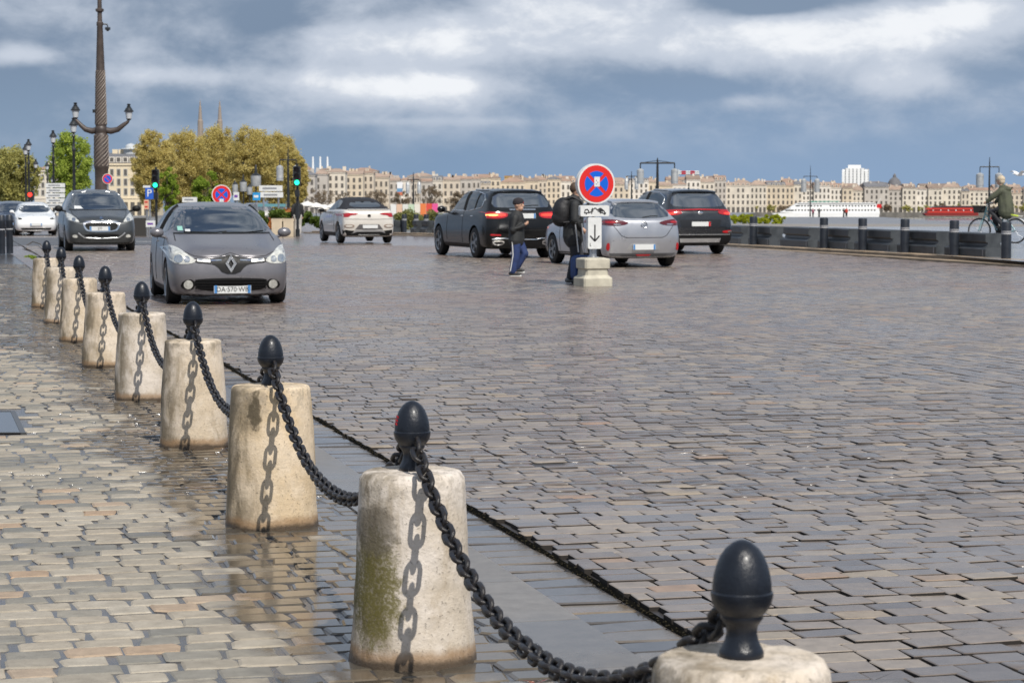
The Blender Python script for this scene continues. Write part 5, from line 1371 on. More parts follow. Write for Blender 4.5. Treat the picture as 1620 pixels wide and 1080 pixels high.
body = solid('body', M_skin, cy, [([V((-.24, 0, 1.0)), V((-.16, 0, 1.45)), V((-.12, 0, 1.55)), V((-.08, 0, 1.66))], [.13, .14, .07, .055]), ([V((-.22, -.09, 1.0)), V((.16, -.11, .70)), V((.05, -.13, .30)), V((.16, -.13, .24))], [.09, .06, .045, .035]), ([V((-.22, .09, 1.0)), V((.15, .11, .88)), V((-.22, .13, .50)), V((-.12, .13, .44))], [.09, .06, .045, .035]),
    ([V((-.15, -.18, 1.45)), V((.06, -.27, 1.27)), V((.20, -.28, 1.14))], [.055, .045, .03]), ([V((-.15, .18, 1.45)), V((.06, .27, 1.27)), V((.20, .28, 1.14))], [.055, .045, .03])] + hand_tubes(V((.19, -.28, 1.145)), V((1, .1, -.2)), V((.2, 0, -1)), .95) + hand_tubes(V((.19, .28, 1.145)), V((1, -.1, -.2)), V((.2, 0, -1)), .95), head_balls(hc, 1.05, f_), .012)
eyes(hc, 1.05, f_, body)
solid('coat', M_olive, cy, [([V((-.26, 0, .86)), V((-.25, 0, 1.05)), V((-.18, 0, 1.42)), V((-.13, 0, 1.53))], [.21, .20, .19, .11]), ([V((-.20, -.09, .88)), V((-.16, -.07, 1.3))], [.15, .13]), ([V((-.20, .09, .88)), V((-.16, .07, 1.3))], [.15, .13]),
    ([V((-.15, -.17, 1.45)), V((.05, -.27, 1.27)), V((.19, -.28, 1.15))], [.095, .078, .055]), ([V((-.15, .17, 1.45)), V((.05, .27, 1.27)), V((.19, .28, 1.15))], [.095, .078, .055])], [(V((-.27, 0, 1.50)), (.13, .14, .07), 16)], .014)
solid('trousers', M_dtrou, cy, [([V((-.22, -.09, .98)), V((.16, -.11, .70)), V((.05, -.13, .32))], [.125, .09, .065]), ([V((-.22, .09, .98)), V((.15, .11, .88)), V((-.20, .13, .52))], [.125, .09, .065])], [], .014)
solid('hair', M_blond, cy, [], [(hc+V((-.020, 0, .050)), (.118, .104, .100), 20), (hc+V((-.05, 0, -.02)), (.085, .092, .09), 16)], .012)
for a in (V((.06, -.13, .25)), V((-.21, .13, .45))): solid('shoe', M_shoe, cy, [([a+V((-.03, 0, .0)), a+V((.17, 0, -.01))], [.05, .04])], [], .012)

# simple standing figures farther away
def stander(px, py, h, label, top, legs, face, hairm=M_brownh, at=None, shoes=M_shoe, group=None, vox=.02):
    p = at or gnd(px, py); k = h/1.72
    o = empty('person', p, face, label, 'person', group); o.scale = (k, k, k)
    hc = V((.02, 0, 1.60)); fx = V((1, 0, 0))
    solid('body', M_skin, o, [([V((0, 0, .88)), V((0, 0, 1.38)), V((.01, 0, 1.53))], [.13, .14, .055]), ([V((0, -.09, .88)), V((.02, -.10, .47)), V((-.04, -.10, .06)), V((.10, -.10, .04))], [.09, .06, .045, .04]), ([V((0, .09, .88)), V((.06, .10, .47)), V((.05, .10, .06)), V((.18, .10, .04))], [.09, .06, .045, .04]),
        ([V((0, -.19, 1.38)), V((0, -.24, 1.10)), V((.08, -.24, .85))], [.055, .045, .035]), ([V((0, .19, 1.38)), V((0, .24, 1.10)), V((.08, .24, .85))], [.055, .045, .035])] + hand_tubes(V((.08, -.24, .85)), V((.2, 0, -1)), V((.3, .8, 0))) + hand_tubes(V((.08, .24, .85)), V((.2, 0, -1)), V((.3, -.8, 0))), head_balls(hc, 1.05, fx), vox)
    solid('jacket', top, o, [([V((0, 0, .86)), V((0, 0, 1.36)), V((.0, 0, 1.46))], [.18, .18, .10]), ([V((0, -.18, 1.37)), V((0, -.245, 1.10)), V((.07, -.245, .90))], [.09, .075, .06]), ([V((0, .18, 1.37)), V((0, .245, 1.10)), V((.07, .245, .90))], [.09, .075, .06])], [], vox)
    solid('trousers', legs, o, [([V((0, -.09, .88)), V((.02, -.10, .47)), V((-.03, -.10, .10))], [.13, .095, .075]), ([V((0, .09, .88)), V((.06, .10, .47)), V((.05, .10, .10))], [.13, .095, .075])], [], vox)
    solid('hair', hairm, o, [], [(hc+V((-.02, 0, .05)), (.105, .092, .10), 14)], vox)
    for a in (V((-.05, -.10, .05)), V((.04, .10, .05))): solid('shoe', shoes, o, [([a, a+V((.17, 0, 0))], [.05, .045])], [], vox)
    return o
stander(471, 371, 1.62, 'pedestrian in black jacket and pale trousers beside the right traffic light', M_dark, mat('pale_trousers', (.42, .40, .37), .8), R(100), shoes=M_sole)
# ------------------------------------------------------------------ land, quay, river
def yat(px, Y): return (px-CX)/F*Y/math.cos(PITCH)*1.0
EDGE = [(140, 95), (140, 34.2), (230, 43), (395, 63.5), (402, 40), (620, 63), (900, 93), (1330, 141)]   # (Y, X) of the quay edge
lv_, lf_ = [], []
LY = [54, 58, 70, 90, 115, 140, 141, 170, 200, 230, 260, 300, 340, 394, 396, 450, 520, 620, 760, 900, 1100, 1330]
def edge_x(Y):
    if Y <= 140: return 95
    if Y < 395: return np.interp(Y, [140, 230, 395], [34.2, 43, 63.5])
    return np.interp(Y, [395.5, 402, 620, 900, 1330], [45, 40, 63, 93, 141])
for Y in LY:
    for fr in (0, .6, 1):
        x0, x1 = -(.34*Y+30), edge_x(Y); lv_.append((x0+(x1-x0)*fr, Y, slope(Y) - (.045 if Y < 141 else .06)))
for i in range(len(LY)-1):
    for j in range(2): lf_.append((i*3+j, i*3+j+1, i*3+j+4, i*3+j+3))
tag(link('ground', mesh_np('ground', lv_, lf_, [M_quay])), kind='structure')
tag(link('earth', mesh_np('earth', [(-500, -60, -.3), (500, -60, -.3), (500, 58, -.3), (-500, 58, -.3)], [(0, 1, 2, 3)], [M_ground])), kind='structure')
# promenade on the right behind the kerb, up to the quay edge, with dark bands across it
pv, pf = [], []
PY = [40, 58, 66, 80, 100, 120, 140]
for Y in PY:
    xl = np.interp(Y, [k_.y for k_ in KERBR], [k_.x for k_ in KERBR]) + .70
    for x in (xl, xl + (95-xl)*.5, 95): pv.append((x, Y, slope(Y) + .112))
for i in range(len(PY)-1):
    for j in range(2): pf.append((i*3+j, i*3+j+1, i*3+j+4, i*3+j+3))
M_prom = mat('wet_promenade', (.23, .225, .225), .2, var=.2, vscale=.35, bump=.15, bscale=3)
prom = tag(link('promenade', mesh_np('promenade', pv, pf, [M_prom])), kind='structure')
for Y, wd in ((78, .35), (104, .5)):
    link('paving_band', mesh_np('paving_band', [(12, Y, slope(Y)+.117), (90, Y, slope(Y)+.117), (90, Y+wd, slope(Y+wd)+.117), (12, Y+wd, slope(Y+wd)+.117)], [(0, 1, 2, 3)], [mat('dark_band', (.10, .10, .105), .3)]), prom)
b = MB(); b.box((13, 139.8, slope(140)-.1), (95, 140.3, slope(140)+.26)); b.build('edge_stone', mat('edge_granite', (.26, .25, .24), .5), prom)
M_wall = mat('quay_wall', (.15, .14, .125), .8, var=.3, vscale=.3)
ev, ef = [], []
EP = [(141, 95), (141, 34.2), (230, 43), (395, 63.5), (396, 45), (402, 40), (620, 63), (900, 93), (1330, 141), (1345, 700)]
for Y, X in EP: ev += [(X, Y, slope(Y)-.05), (X, Y, slope(Y)-8)]
for i in range(len(EP)-1): ef.append((2*i, 2*i+1, 2*i+3, 2*i+2))
tag(link('quay_wall', mesh_np('quay_wall', ev, ef, [M_wall])), kind='structure')
tag(link('far_bank', mesh_np('far_bank', [(-700, 1330, slope(1330)-.06), (900, 1345, slope(1345)-.06), (3500, 9000, slope(9000)), (-3500, 9000, slope(9000))], [(0, 1, 2, 3)], [M_ground])), kind='structure')
mw = bpy.data.materials.new('river_water'); mw.use_nodes = True; k = NT(mw.node_tree); b_ = mw.node_tree.nodes['Principled BSDF']
b_.inputs['Base Color'].default_value = (.085, .078, .068, 1); b_.inputs['Roughness'].default_value = .16
P_ = k.vec('MULTIPLY', k.new('ShaderNodeNewGeometry').outputs['Position'], (1, .25, 1)); bn = k.new('ShaderNodeBump'); bn.inputs['Strength'].default_value = .5; bn.inputs['Distance'].default_value = .3
k.put(bn.inputs['Height'], k.noise(P_, .5, 4, .6)); mw.node_tree.links.new(bn.outputs[0], b_.inputs['Normal'])
tag(link('river', mesh_np('river', [(20, 130, slope(130)-4.2), (1200, 130, slope(130)-4.2), (1200, 1346, slope(1346)-2.8), (20, 1346, slope(1346)-2.8)], [(0, 1, 2, 3)], [mw])), kind='structure')

# asphalt crossing on the left with a white line
ap_ = [pix(-40, 378, 70), pix(330, 377, 74), pix(330, 366, 92), pix(-40, 362, 92)]
for p in ap_: p.z = slope(p.y) + .006
sheet('asphalt_road', ap_, M_asph)
wl = [(-7.5, 76.0), (-16.5, 79.2), (-16.5, 79.6), (-7.5, 76.4)]
sheet('road_marking', [Vector((x + 0, y, slope(y)+.012)) for x, y in ((-12.9, 79.0), (-9.4, 79.0), (-9.4, 79.5), (-12.9, 79.5))], M_white)

# ------------------------------------------------------------------ trees
def leaf_mat(name, a, b_):
    m = bpy.data.materials.new(name); m.use_nodes = True; k = NT(m.node_tree); bs = m.node_tree.nodes['Principled BSDF']
    t_ = k.new('ShaderNodeAttribute', attribute_name='tint').outputs['Fac']; k.put(bs.inputs['Base Color'], k.mix(t_, a, b_))
    bs.inputs['Roughness'].default_value = .7; bs.inputs['Specular IOR Level'].default_value = .2
    bs.inputs['Subsurface Weight'].default_value = 0
    tr_ = k.new('ShaderNodeBsdfTranslucent'); k.put(tr_.inputs[0], k.mix(t_, a, b_)); mx = k.new('ShaderNodeMixShader'); mx.inputs[0].default_value = .45
    o_ = m.node_tree.nodes['Material Output']; m.node_tree.links.new(bs.outputs[0], mx.inputs[1]); m.node_tree.links.new(tr_.outputs[0], mx.inputs[2]); m.node_tree.links.new(mx.outputs[0], o_.inputs[0])
    return m
L_olive = leaf_mat('budding_foliage', (.45, .37, .115), (.66, .555, .22)); L_green = leaf_mat('spring_foliage', (.24, .32, .05), (.46, .54, .10)); L_mid = leaf_mat('mixed_foliage', (.33, .31, .10), (.52, .49, .17))
L_bright = leaf_mat('fresh_foliage', (.16, .24, .025), (.34, .44, .06)); L_twig = leaf_mat('bare_twigs', (.19, .14, .09), (.30, .235, .16)); L_hedge = leaf_mat('hedge_leaves', (.06, .11, .02), (.15, .21, .04)); L_yel = leaf_mat('yellow_green_leaves', (.30, .34, .02), (.46, .48, .04))
M_bark = mat('bark', (.085, .068, .05), .85, var=.3, vscale=3, bump=.4, bscale=10)
def leaves(centers, rad, n, size, r_, spread=0.0):
    """n small leaf faces scattered through clumps"""
    ci = r_.integers(0, len(centers), n); c = np.array(centers)[ci]; rr = np.array(rad)[ci]
    d_ = r_.normal(0, 1, (n, 3)); d_ /= np.linalg.norm(d_, axis=1)[:, None]; p = c + d_*(rr*r_.random(n)**.42)[:, None]*np.array([1, 1, .85]) + r_.normal(0, 1, (n, 3))*spread
    a = r_.normal(0, 1, (n, 3)); a /= np.linalg.norm(a, axis=1)[:, None]; b_ = np.cross(a, r_.normal(0, 1, (n, 3))); b_ /= np.linalg.norm(b_, axis=1)[:, None]
    s = (size*r_.uniform(.6, 1.4, n))[:, None]
    v = np.stack([p + a*s, p + b_*s*.6, p - a*s, p - b_*s*.6], 1).reshape(-1, 3); f = np.arange(n*4).reshape(-1, 4)
    tn = np.clip(r_.normal(.5, .25, n) + (r_.random(len(centers))[ci]-.5)*.7, 0, 1)
    return v, f, tn
def tree(name, px, ytop, ybase, hw, Y, lm, n, size, label, group=None, clumps=60, trunk_fr=.28, fill=.5, seed=1, round_=1.0, twig=.0):
    r_ = np.random.default_rng(seed); s = F/Y
    base = pix(px, ybase, Y); base.z = min(base.z, slope(Y)+.0) if Y > 60 else 0
    top = pix(px, ytop, Y).z; H = top - base.z; wr_ = hw/s; cz0 = H*trunk_fr
    o = empty(name, base, 0, label, 'tree', group)
    cs, rs_ = [], []
    while len(cs) < clumps:
        q_ = r_.uniform(-1, 1, 3)
        l = np.linalg.norm(q_)
        if l > 1 or l < fill: continue
        hfac = 1.0 if q_[2] > 0 else 1 - .35*abs(q_[2])
        cs.append((q_[0]*wr_*.86*hfac, q_[1]*wr_*.86*hfac, cz0 + (H-cz0)*(.5+.5*q_[2]*.88))); rs_.append(wr_*r_.uniform(.12, .28)*round_)
    v, f, tn = leaves(cs, rs_, n, size, r_, wr_*.045)
    link('crown', mesh_np('crown', v, f, [lm], tint=tn), o)
    b = MB(); r0 = max(.10, H*.022); b.tube([V((0, 0, -.3)), V((r_.normal(0, .1), 0, cz0*.6)), V((0, 0, cz0+(H-cz0)*.25))], [r0*1.3, r0, r0*.7], 8)
    for k in r_.choice(len(cs), min(len(cs), 22), False):
        c_ = V(cs[k]); st_ = V((0, 0, cz0*r_.uniform(.7, 1.3))); b.tube([st_, st_.lerp(c_, .5)+V((0, 0, H*.03)), c_], [r0*.5, r0*.3, r0*.1], 5)
    b.build('trunk', M_bark, o, 60)
    return o
BIG = [(243, 200, 345, 40, 'left most big olive brown tree of the clump beside the pale classical building'), (292, 196, 345, 46, 'big budding olive brown tree directly under the left church spire'), (345, 190, 345, 46, 'tallest budding tree in the middle of the brown clump under the right spire'),
       (398, 190, 345, 46, 'big olive brown tree right of the middle of the clump, left of the road boards'), (440, 200, 345, 42, 'olive brown tree behind the direction boards'), (468, 235, 345, 24, 'lower right end tree of the brown clump behind the right traffic light')]
for i, (px_, yt, yb, hw, lab) in enumerate(BIG):
    tree('plane_tree', px_, yt, yb, hw, 420 + 12*((i*2) % 5), L_olive, 52000, .145, lab, 'big budding trees behind the traffic', 480, .03, .0, 20+i, .58)
tree('plane_tree', 24, 226, 345, 46, 300, L_mid, 24000, .15, 'brown green tree at the far left edge behind the lamp posts', 'trees at the left', 380, .05, .0, 40, .6)
tree('plane_tree', -28, 222, 345, 44, 310, L_mid, 18000, .15, 'brown tree cut by the left edge of the picture', 'trees at the left', 300, .05, .0, 41, .6)
tree('green_tree', 112, 203, 340, 42, 240, L_green, 20000, .12, 'bright green leafy tree left of the tall ornate mast', 'trees at the left', 320, .10, .0, 42, .6)
tree('young_tree', 267, 256, 350, 19, 190, L_bright, 7000, .085, 'slim bright green young tree beside the left traffic light', 'young green trees', 40, .12, .2, 43)
tree('young_tree', 326, 262, 352, 24, 200, L_bright, 7500, .085, 'round bright green young tree above the grey hatchback', 'young green trees', 45, .12, .2, 44)
tree('young_tree', 345, 288, 352, 14, 210, L_bright, 3000, .085, 'small light green tree next to the round one above the grey hatchback', 'young green trees', 25, .12, .2, 45)
qt = [(508, 296, 26), (548, 302, 20), (596, 300, 22), (636, 302, 20), (680, 292, 24), (722, 300, 20), (760, 305, 20)]
qn = ['bare quay tree nearest the right traffic light', 'bare quay tree left of the convertible roof', 'bare quay tree above the convertible', 'bare quay tree right of the convertible', 'widest bare tree beside the pink hoarding', 'bare tree just left of the black car', 'bare tree behind the black car']
for i, (px_, yt, hw) in enumerate(qt): tree('bare_tree', px_, yt, 345, hw, 330, L_twig, 1500, .10, qn[i], 'bare trees along the quay', 26, .25, .1, 60+i)
FO = ['leftmost', 'second', 'third', 'fourth', 'fifth', 'sixth', 'seventh', 'eighth', 'ninth', 'tenth', 'eleventh', 'twelfth', 'thirteenth', 'fourteenth', 'fifteenth', 'sixteenth', 'seventeenth', 'eighteenth']
ft = list(range(1160, 1640, 27))
for i, px_ in enumerate(ft):
    tree('quay_tree', px_ + (i*7) % 9, 322+(i*5) % 4, 337, 11+(i*3) % 5, 1345, L_mid if i % 3 else L_twig, 420, .5, 'small pale tree on the far quay, %s from the left' % FO[min(i, 17)], 'small trees along the far quay', 12, .15, .1, 90+i)

# shrubs, hedges, verge
def shrub(name, px0, px1, ytop, ybase, Y, lm, n, size, label, group=None, cat='shrub', seed=5, spiky=False, kind=None):
    r_ = np.random.default_rng(seed); p0, p1 = pix(px0, ybase, Y), pix(px1, ybase, Y); top = pix(px0, ytop, Y).z; zb = min(p0.z, slope(Y)+.15); H = top - zb; o = None
    w_ = (p1.x-p0.x); cs, rs_ = [], []
    for k in range(max(5, int(w_/max(.15, H*.3)))*3):
        cs.append((r_.uniform(-.5, .5)*w_, r_.uniform(-.3, .3)*min(w_, 1.5), H*r_.uniform(.15, .85))); rs_.append(H*r_.uniform(.15, .3))
    v, f, tn = leaves(cs, rs_, n, size, r_)
    if spiky: v[:, 2] = v[:, 2]*1.0
    base = V(((p0.x+p1.x)/2, Y, zb))
    o = link(name, mesh_np(name, v, f, [lm], tint=tn), None, base); return tag(o, label, cat, group, kind)
hed = [(409, 466, 332, 348, 104, L_hedge, 'green hedge above the beige stone planter'), (474, 516, 334, 362, 122, L_hedge, 'green hedge behind the two dark posts left of the convertible')]
for i, (a, b2, y0, y1, Y, lm, lab) in enumerate(hed): shrub('hedge', a, b2, y0, y1, Y, lm, 5000, .05, lab, None, 'hedge', 200+i)
L_reed = leaf_mat('reed_leaves', (.16, .18, .05), (.34, .33, .13))
for i, (a, b2, y0, y1) in enumerate([(628, 640, 334, 366), (641, 654, 328, 366), (655, 668, 336, 366), (669, 684, 330, 366), (685, 700, 332, 366), (701, 716, 336, 366), (717, 732, 334, 366)]):
    shrub('quay_shrub', a, b2, y0, y1, 118, L_reed, 1500, .055, ['tall yellowish shrub %s' % w for w in ('right of the convertible tail', 'in front of the white hoarding', 'in front of the peach hoarding', 'in front of the orange hoarding', 'under the pink hoarding', 'left of the black car front', 'behind the black car mirror')][i], 'yellowish shrubs behind the dark barrier', 'shrub', 220+i)
shrub('verge', 1153, 1242, 339, 349, 150, L_yel, 7000, .05, 'strip of yellow green plants on the quay right of the dark SUV', None, 'plants', 240)
for i in range(2): shrub('weed', 40+i*6, 56+i*6, 404, 414, 55, L_bright, 160, .04, ['left', 'right'][i] + ' tuft of weeds at the foot of the last bollard', 'weeds by the last bollard', 'weed', 250+i)
b = MB(); pts = [gnd(40, 391)+V((0, 0, .03)), gnd(52, 391)+V((0, 0, .16)), gnd(64, 394)+V((0, 0, .14)), gnd(73, 402)+V((0, 0, .05))]
tag(b.tube(pts, [.012, .014, .014, .010], 6).build('fallen_branch', M_bark, None, 60), 'thin bent branch lying on the paving behind the last bollard', 'branch')

# ------------------------------------------------------------------ city
WALLC = [mat('limestone_%s' % w, c_, .85, var=.12, vscale=.12) for w, c_ in zip(('cream', 'warm', 'pale', 'grey', 'honey'), [(.62, .56, .47), (.55, .48, .39), (.68, .63, .56), (.47, .43, .385), (.60, .51, .39)])]
ROOFC = [mat('roof_%s' % w, c_, .85, var=.2, vscale=.2) for w, c_ in zip(('tile', 'brown_tile', 'slate', 'old_tile'), [(.29, .195, .145), (.22, .165, .13), (.14, .14, .15), (.31, .23, .18)])]
M_win = mat('dark_window', (.11, .10, .088), .3); M_shut = mat('pale_shutter', (.40, .39, .36), .7)
def building(px0, px1, ytop, ybase, Y, wallm, roofm, label, rtype='hip', roof_px=5, cols=None, rws=None, group='stone houses along the far quay', chim=2, seed=0, single=False, dep=13, name='town_house', winm=None):
    r_ = random.Random(seed); s = F/Y; p0, p1 = pix(px0, ytop, Y), pix(px1, ytop, Y); w = p1.x-p0.x; zb = slope(Y)-.2; H = p0.z - zb; rh = roof_px/s
    o = empty(name, ((p0.x+p1.x)/2, Y, zb), 0, label, 'building', group)
    b = MB(); b.box((-w/2, 0, 0), (w/2, dep, H)); b.box((-w/2-.15, -.25, H-.5), (w/2+.15, .001, H-.12)); b.box((-w/2, -.12, 3.9), (w/2, .002, 4.15)); b.build('wall', wallm, o)
    b = MB(); e = .4
    if rtype == 'hip':
        i_ = min(w*.35, dep*.4); vv = [(-w/2-e, -e, H), (w/2+e, -e, H), (w/2+e, dep+e, H), (-w/2-e, dep+e, H), (-w/2+i_, dep*.45, H+rh), (w/2-i_, dep*.45, H+rh)]
        b.raw(vv, [(0, 1, 5, 4), (1, 2, 5), (2, 3, 4, 5), (3, 0, 4), (3, 2, 1, 0)])
    elif rtype == 'gable':
        b.prism([(-e, H), (dep+e, H), (dep*.5, H+rh)], 'x', -w/2-.1, w/2+.1)
    elif rtype == 'mansard':
        b.prism([(-.1, H), (dep, H), (dep-2, H+rh*.7), (dep*.5, H+rh), (1.6, H+rh*.7)], 'x', -w/2, w/2)
    else:
        b.box((-w/2-.1, -.1, H), (w/2+.1, dep, H+.4))
    ro = b.build('roof', roofm, o)
    for k in range(chim):
        x = r_.uniform(-w*.45, w*.45); c_ = MB(); c_.cbox((x, dep*.4, H+rh*.75+.3), (r_.uniform(.7, 1.6), .6, 1.4+rh*.3)); c_.build('chimney', wallm, ro)
    nr = rws or max(2, int(round((H-3)/4.0))); nc = cols or max(2, int(round(w/2.7)))
    wm = MB(); ww, wh = min(1.15, w/nc*.42), 2.5
    for rr_ in range(nr):
        z = 4.8 + (H-5.4)*rr_/max(1, nr) if nr > 1 else H*.5; z = max(z, 4.4)
        hh = min(wh, (H-5.4)/max(1, nr)*.62) if nr > 1 else 2
        for cc in range(nc):
            x = -w/2 + w*(cc+.5)/nc
            if r_.random() < .04: continue
            if single:
                f_ = MB().cbox((x, -.02, z+hh/2), (ww+.3, .10, hh+.3)).build('window', M_shut, o); MB().cbox((x, -.04, z+hh/2), (ww, .10, hh)).build('pane', winm or M_win, f_)
            else: wm.cbox((x, -.02, z+hh/2), (ww, .10, hh))
    for cc in range(nc): # ground floor openings
        x = -w/2 + w*(cc+.5)/nc; wm.cbox((x, -.02, 1.7), (min(1.9, w/nc*.6), .10, 2.9))
    if rtype == 'mansard':
        for cc in range(nc):
            x = -w/2 + w*(cc+.5)/nc; dm = MB(); dm.cbox((x, .75, H+rh*.32), (1.3, 1.6, rh*.5)); dd = dm.build('dormer', WALLC[2], ro); MB().cbox((x, -.07, H+rh*.32), (.8, .06, rh*.36)).build('dormer_pane', M_win, dd)
    if wm.v: tag(wm.build('windows', winm or M_win, o), kind='stuff')
    return o
prof_x = [478, 500, 540, 562, 590, 620, 655, 680, 720, 760, 800, 830, 860, 900, 940, 1000, 1060, 1110, 1140, 1160, 1200, 1250, 1300, 1340, 1380, 1420, 1460, 1500, 1540, 1600, 1660]
prof_y = [272, 270, 272, 272, 276, 282, 281, 285, 286, 284, 284, 287, 285, 283, 288, 288, 287, 285, 286, 290, 294, 291, 294, 296, 296, 297, 296, 297, 299, 300, 300]
rb_ = random.Random(11); px_ = 470; i = 0
cn = ['cream', 'beige', 'pale', 'greyish', 'honey']; rn = ['pinkish', 'brown', 'slate', 'weathered']
places = [(520, 'left of the convertible'), (640, 'behind the convertible'), (720, 'left of the black car'), (880, 'behind the black car'), (1000, 'behind the round sign'), (1150, 'behind the dark SUV'), (1240, 'left of the quay lamp'), (1335, 'left of the white tower'), (1400, 'below the white tower'), (1470, 'right of the dome'), (1560, 'behind the cyclist lamp'), (1700, 'at the right end')]
front = []
ORD = 'first second third fourth fifth sixth seventh eighth ninth tenth eleventh twelfth thirteenth fourteenth fifteenth sixteenth seventeenth eighteenth nineteenth twentieth'.split()
cnt = {}
def nth(k): cnt[k] = cnt.get(k, 0) + 1; return ORD[min(cnt[k]-1, 19)]
while px_ < 1650:
    wd = rb_.choice([13, 16, 19, 22, 26, 30, 38]) if px_ > 700 else rb_.choice([17, 20, 24, 28, 34])
    Y = np.interp(px_, [470, 800, 1150, 1250, 1700], [980, 1180, 1320, 1370, 1400]) + (i % 2)*3
    yt = np.interp(px_+wd/2, prof_x, prof_y) + rb_.uniform(-4.0, 4.5) + 2
    wi, ri = rb_.randrange(5), rb_.choice([0, 0, 1, 2, 3, 3]); rt_ = rb_.choice(['hip', 'gable', 'gable', 'mansard', 'hip'])
    pl = next(w for lim, w in places if px_ < lim)
    building(px_, px_+wd, yt, 335, Y, WALLC[wi], ROOFC[ri], '%s %s-roofed house, %s from left in the front row %s' % (cn[wi], rn[ri], nth(pl), pl), rt_, rb_.uniform(3.5, 7.5), chim=rb_.randrange(1, 4), seed=i)
    px_ += wd; i += 1
px_ = 474
while px_ < 1650:                                                    # second row: roofs rising behind the front
    wd = rb_.choice([18, 26, 34, 44]); Y = np.interp(px_, [470, 800, 1150, 1250, 1700], [980, 1180, 1320, 1370, 1400]) + 60
    yt = np.interp(px_+wd/2, prof_x, prof_y) - rb_.uniform(1.0, 4.0)
    wi, ri = rb_.randrange(5), rb_.choice([0, 1, 3]); pl = next(w for lim, w in places if px_ < lim)
    building(px_, px_+wd, yt, 335, Y, WALLC[wi], ROOFC[ri], '%s back row house, %s roof, %s from left %s' % (cn[wi], rn[ri], nth('b'+pl), pl), rb_.choice(['hip', 'gable']), rb_.uniform(3, 6), chim=rb_.randrange(1, 4), seed=500+i, group='stone houses behind the quay front')
    px_ += wd + rb_.choice([0, 8, 20]); i += 1
building(655, 664, 285, 335, 960, WALLC[1], ROOFC[1], 'narrow brown house carrying a tall red white and blue banner', 'hip', 8, group=None, chim=1, seed=77)
M_ban = [mat('banner_white', (.72, .72, .72), .7), mat('banner_blue', (.12, .26, .42), .7), mat('banner_red', (.55, .16, .08), .7)]
bo_ = empty('banner', pix(632, 313, 955), 0, 'tall white blue and red banner hanging on the quay front right of the convertible', 'banner')
for (y0, y1), m in zip(((288, 298), (298, 304), (304, 309)), M_ban):
    p0, p1 = pix(628, y0, 955)-bo_.location, pix(637, y1, 955)-bo_.location; MB().box((p0.x, 0, p1.z), (p1.x, .08, p0.z)).build('cloth', m, bo_)
# classical building left of the tree clump
M_cream = mat('cream_stone', (.66, .56, .40), .85, var=.08, vscale=.2)
cb_ = building(150, 236, 258, 342, 520, M_cream, ROOFC[2], 'large cream classical building with slate roof and small dome beside the tall mast', 'mansard', 17, 8, 3, None, 2, 3, True, 20, 'classical_building')
building(54, 108, 268, 342, 530, WALLC[0], ROOFC[0], 'cream building glimpsed left of the green tree behind the lamp posts', 'hip', 8, 6, 3, None, 2, 4, True, 18, 'classical_building')
zt_ = pix(205, 240, 528).z - cb_.location.z; xo = pix(207, 240, 528).x - cb_.location.x
b = MB(); b.lathe([(1.7, zt_-1), (1.7, zt_+.5), (2.3, zt_+.55), (2.2, zt_+.7), (1.3, zt_+.75), (1.2, zt_+1.3), (.7, zt_+1.7), (0, zt_+1.9)], 20, (xo, 8, 0)); b.build('roof_lantern', mat('pale_zinc', (.45, .47, .48), .5), cb_, 40)
# church spires
for px_, lab in ((316.5, 'left one of the twin pointed church spires above the trees'), (347.5, 'right one of the twin pointed church spires above the trees')):
    Y = 1500; t_ = pix(px_, 155, Y); zb = slope(Y); H = t_.z-zb
    o = empty('church_spire', (t_.x, Y, zb), 0, lab, 'church spire', 'twin church spires')
    st_ = mat('spire_stone', (.27, .225, .19), .85)
    MB().box((-1.9, -1.9, 0), (1.9, 1.9, H*.66)).build('tower', st_, o)
    sp2 = MB(); sp2.lathe([(1.9, H*.66), (1.7, H*.80), (1.3, H*.81), (.75, H*.92), (.5, H*.93), (.35, H*.965), (.12, H*.97), (0, H)], 8); sp2.build('spire', st_, o)
    for a in range(4): pn = MB(); pn.lathe([(.4, H*.66), (.3, H*.72), (0, H*.78)], 6, (1.7*math.cos(R(45+90*a)), 1.7*math.sin(R(45+90*a)), 0)); pn.build('pinnacle', st_, o)
# white masts, tower block, domed church, long roof
M_wm = mat('white_metal', (.75, .76, .77), .4)
for px_, lab in ((495, 'left of three white pointed masts above the quay front'), (506.5, 'middle of three white pointed masts above the quay front'), (518, 'right of three white pointed masts above the quay front')):
    p = pix(px_, 248, 1700); zb = slope(1700); MBm = MB(); MBm.lathe([(2.0, 0), (2.0, p.z-zb-22), (1.0, p.z-zb-12), (.6, p.z-zb)], 10); tag(MBm.build('white_mast', M_wm, None, 40, (p.x, 1700, zb)), lab, 'mast', 'white masts above the quay front')
Y = 1900; s_ = F/Y; p0, p1 = pix(1332, 266, Y), pix(1374, 266, Y); w_ = p1.x-p0.x; zb = slope(Y); H = p0.z-zb
tw = empty('tower_block', ((p0.x+p1.x)/2, Y, zb), R(-12), 'tall bright white tower block above the far quay houses', 'tower block')
M_wt = mat('white_concrete', (.80, .80, .79), .7, var=.04, vscale=.1)
MB().box((-w_/2*.96, 0, 0), (w_/2*.96, 16, H-1)).build('core', M_wt, tw)
for k in range(7): MB().box((-w_/2+w_*k/7+.25, -1.1, 0), (-w_/2+w_*(k+.78)/7, .01, H-(2.2 if k in (0, 6) else 0))).build('bay', M_wt, tw)
for k in range(7):
    wn = MB()
    for j in range(16): wn.cbox((-w_/2+w_*(k+.86)/7+.1, -.06, 3+H*j/16.8), (.9, .1, 1.3))
    tag(wn.build('windows', mat('grey_window', (.36, .38, .40), .4), tw), kind='stuff')
MB().box((-6, 3, H-1), (4, 11, H+2.6)).build('roof_box', M_wt, tw)
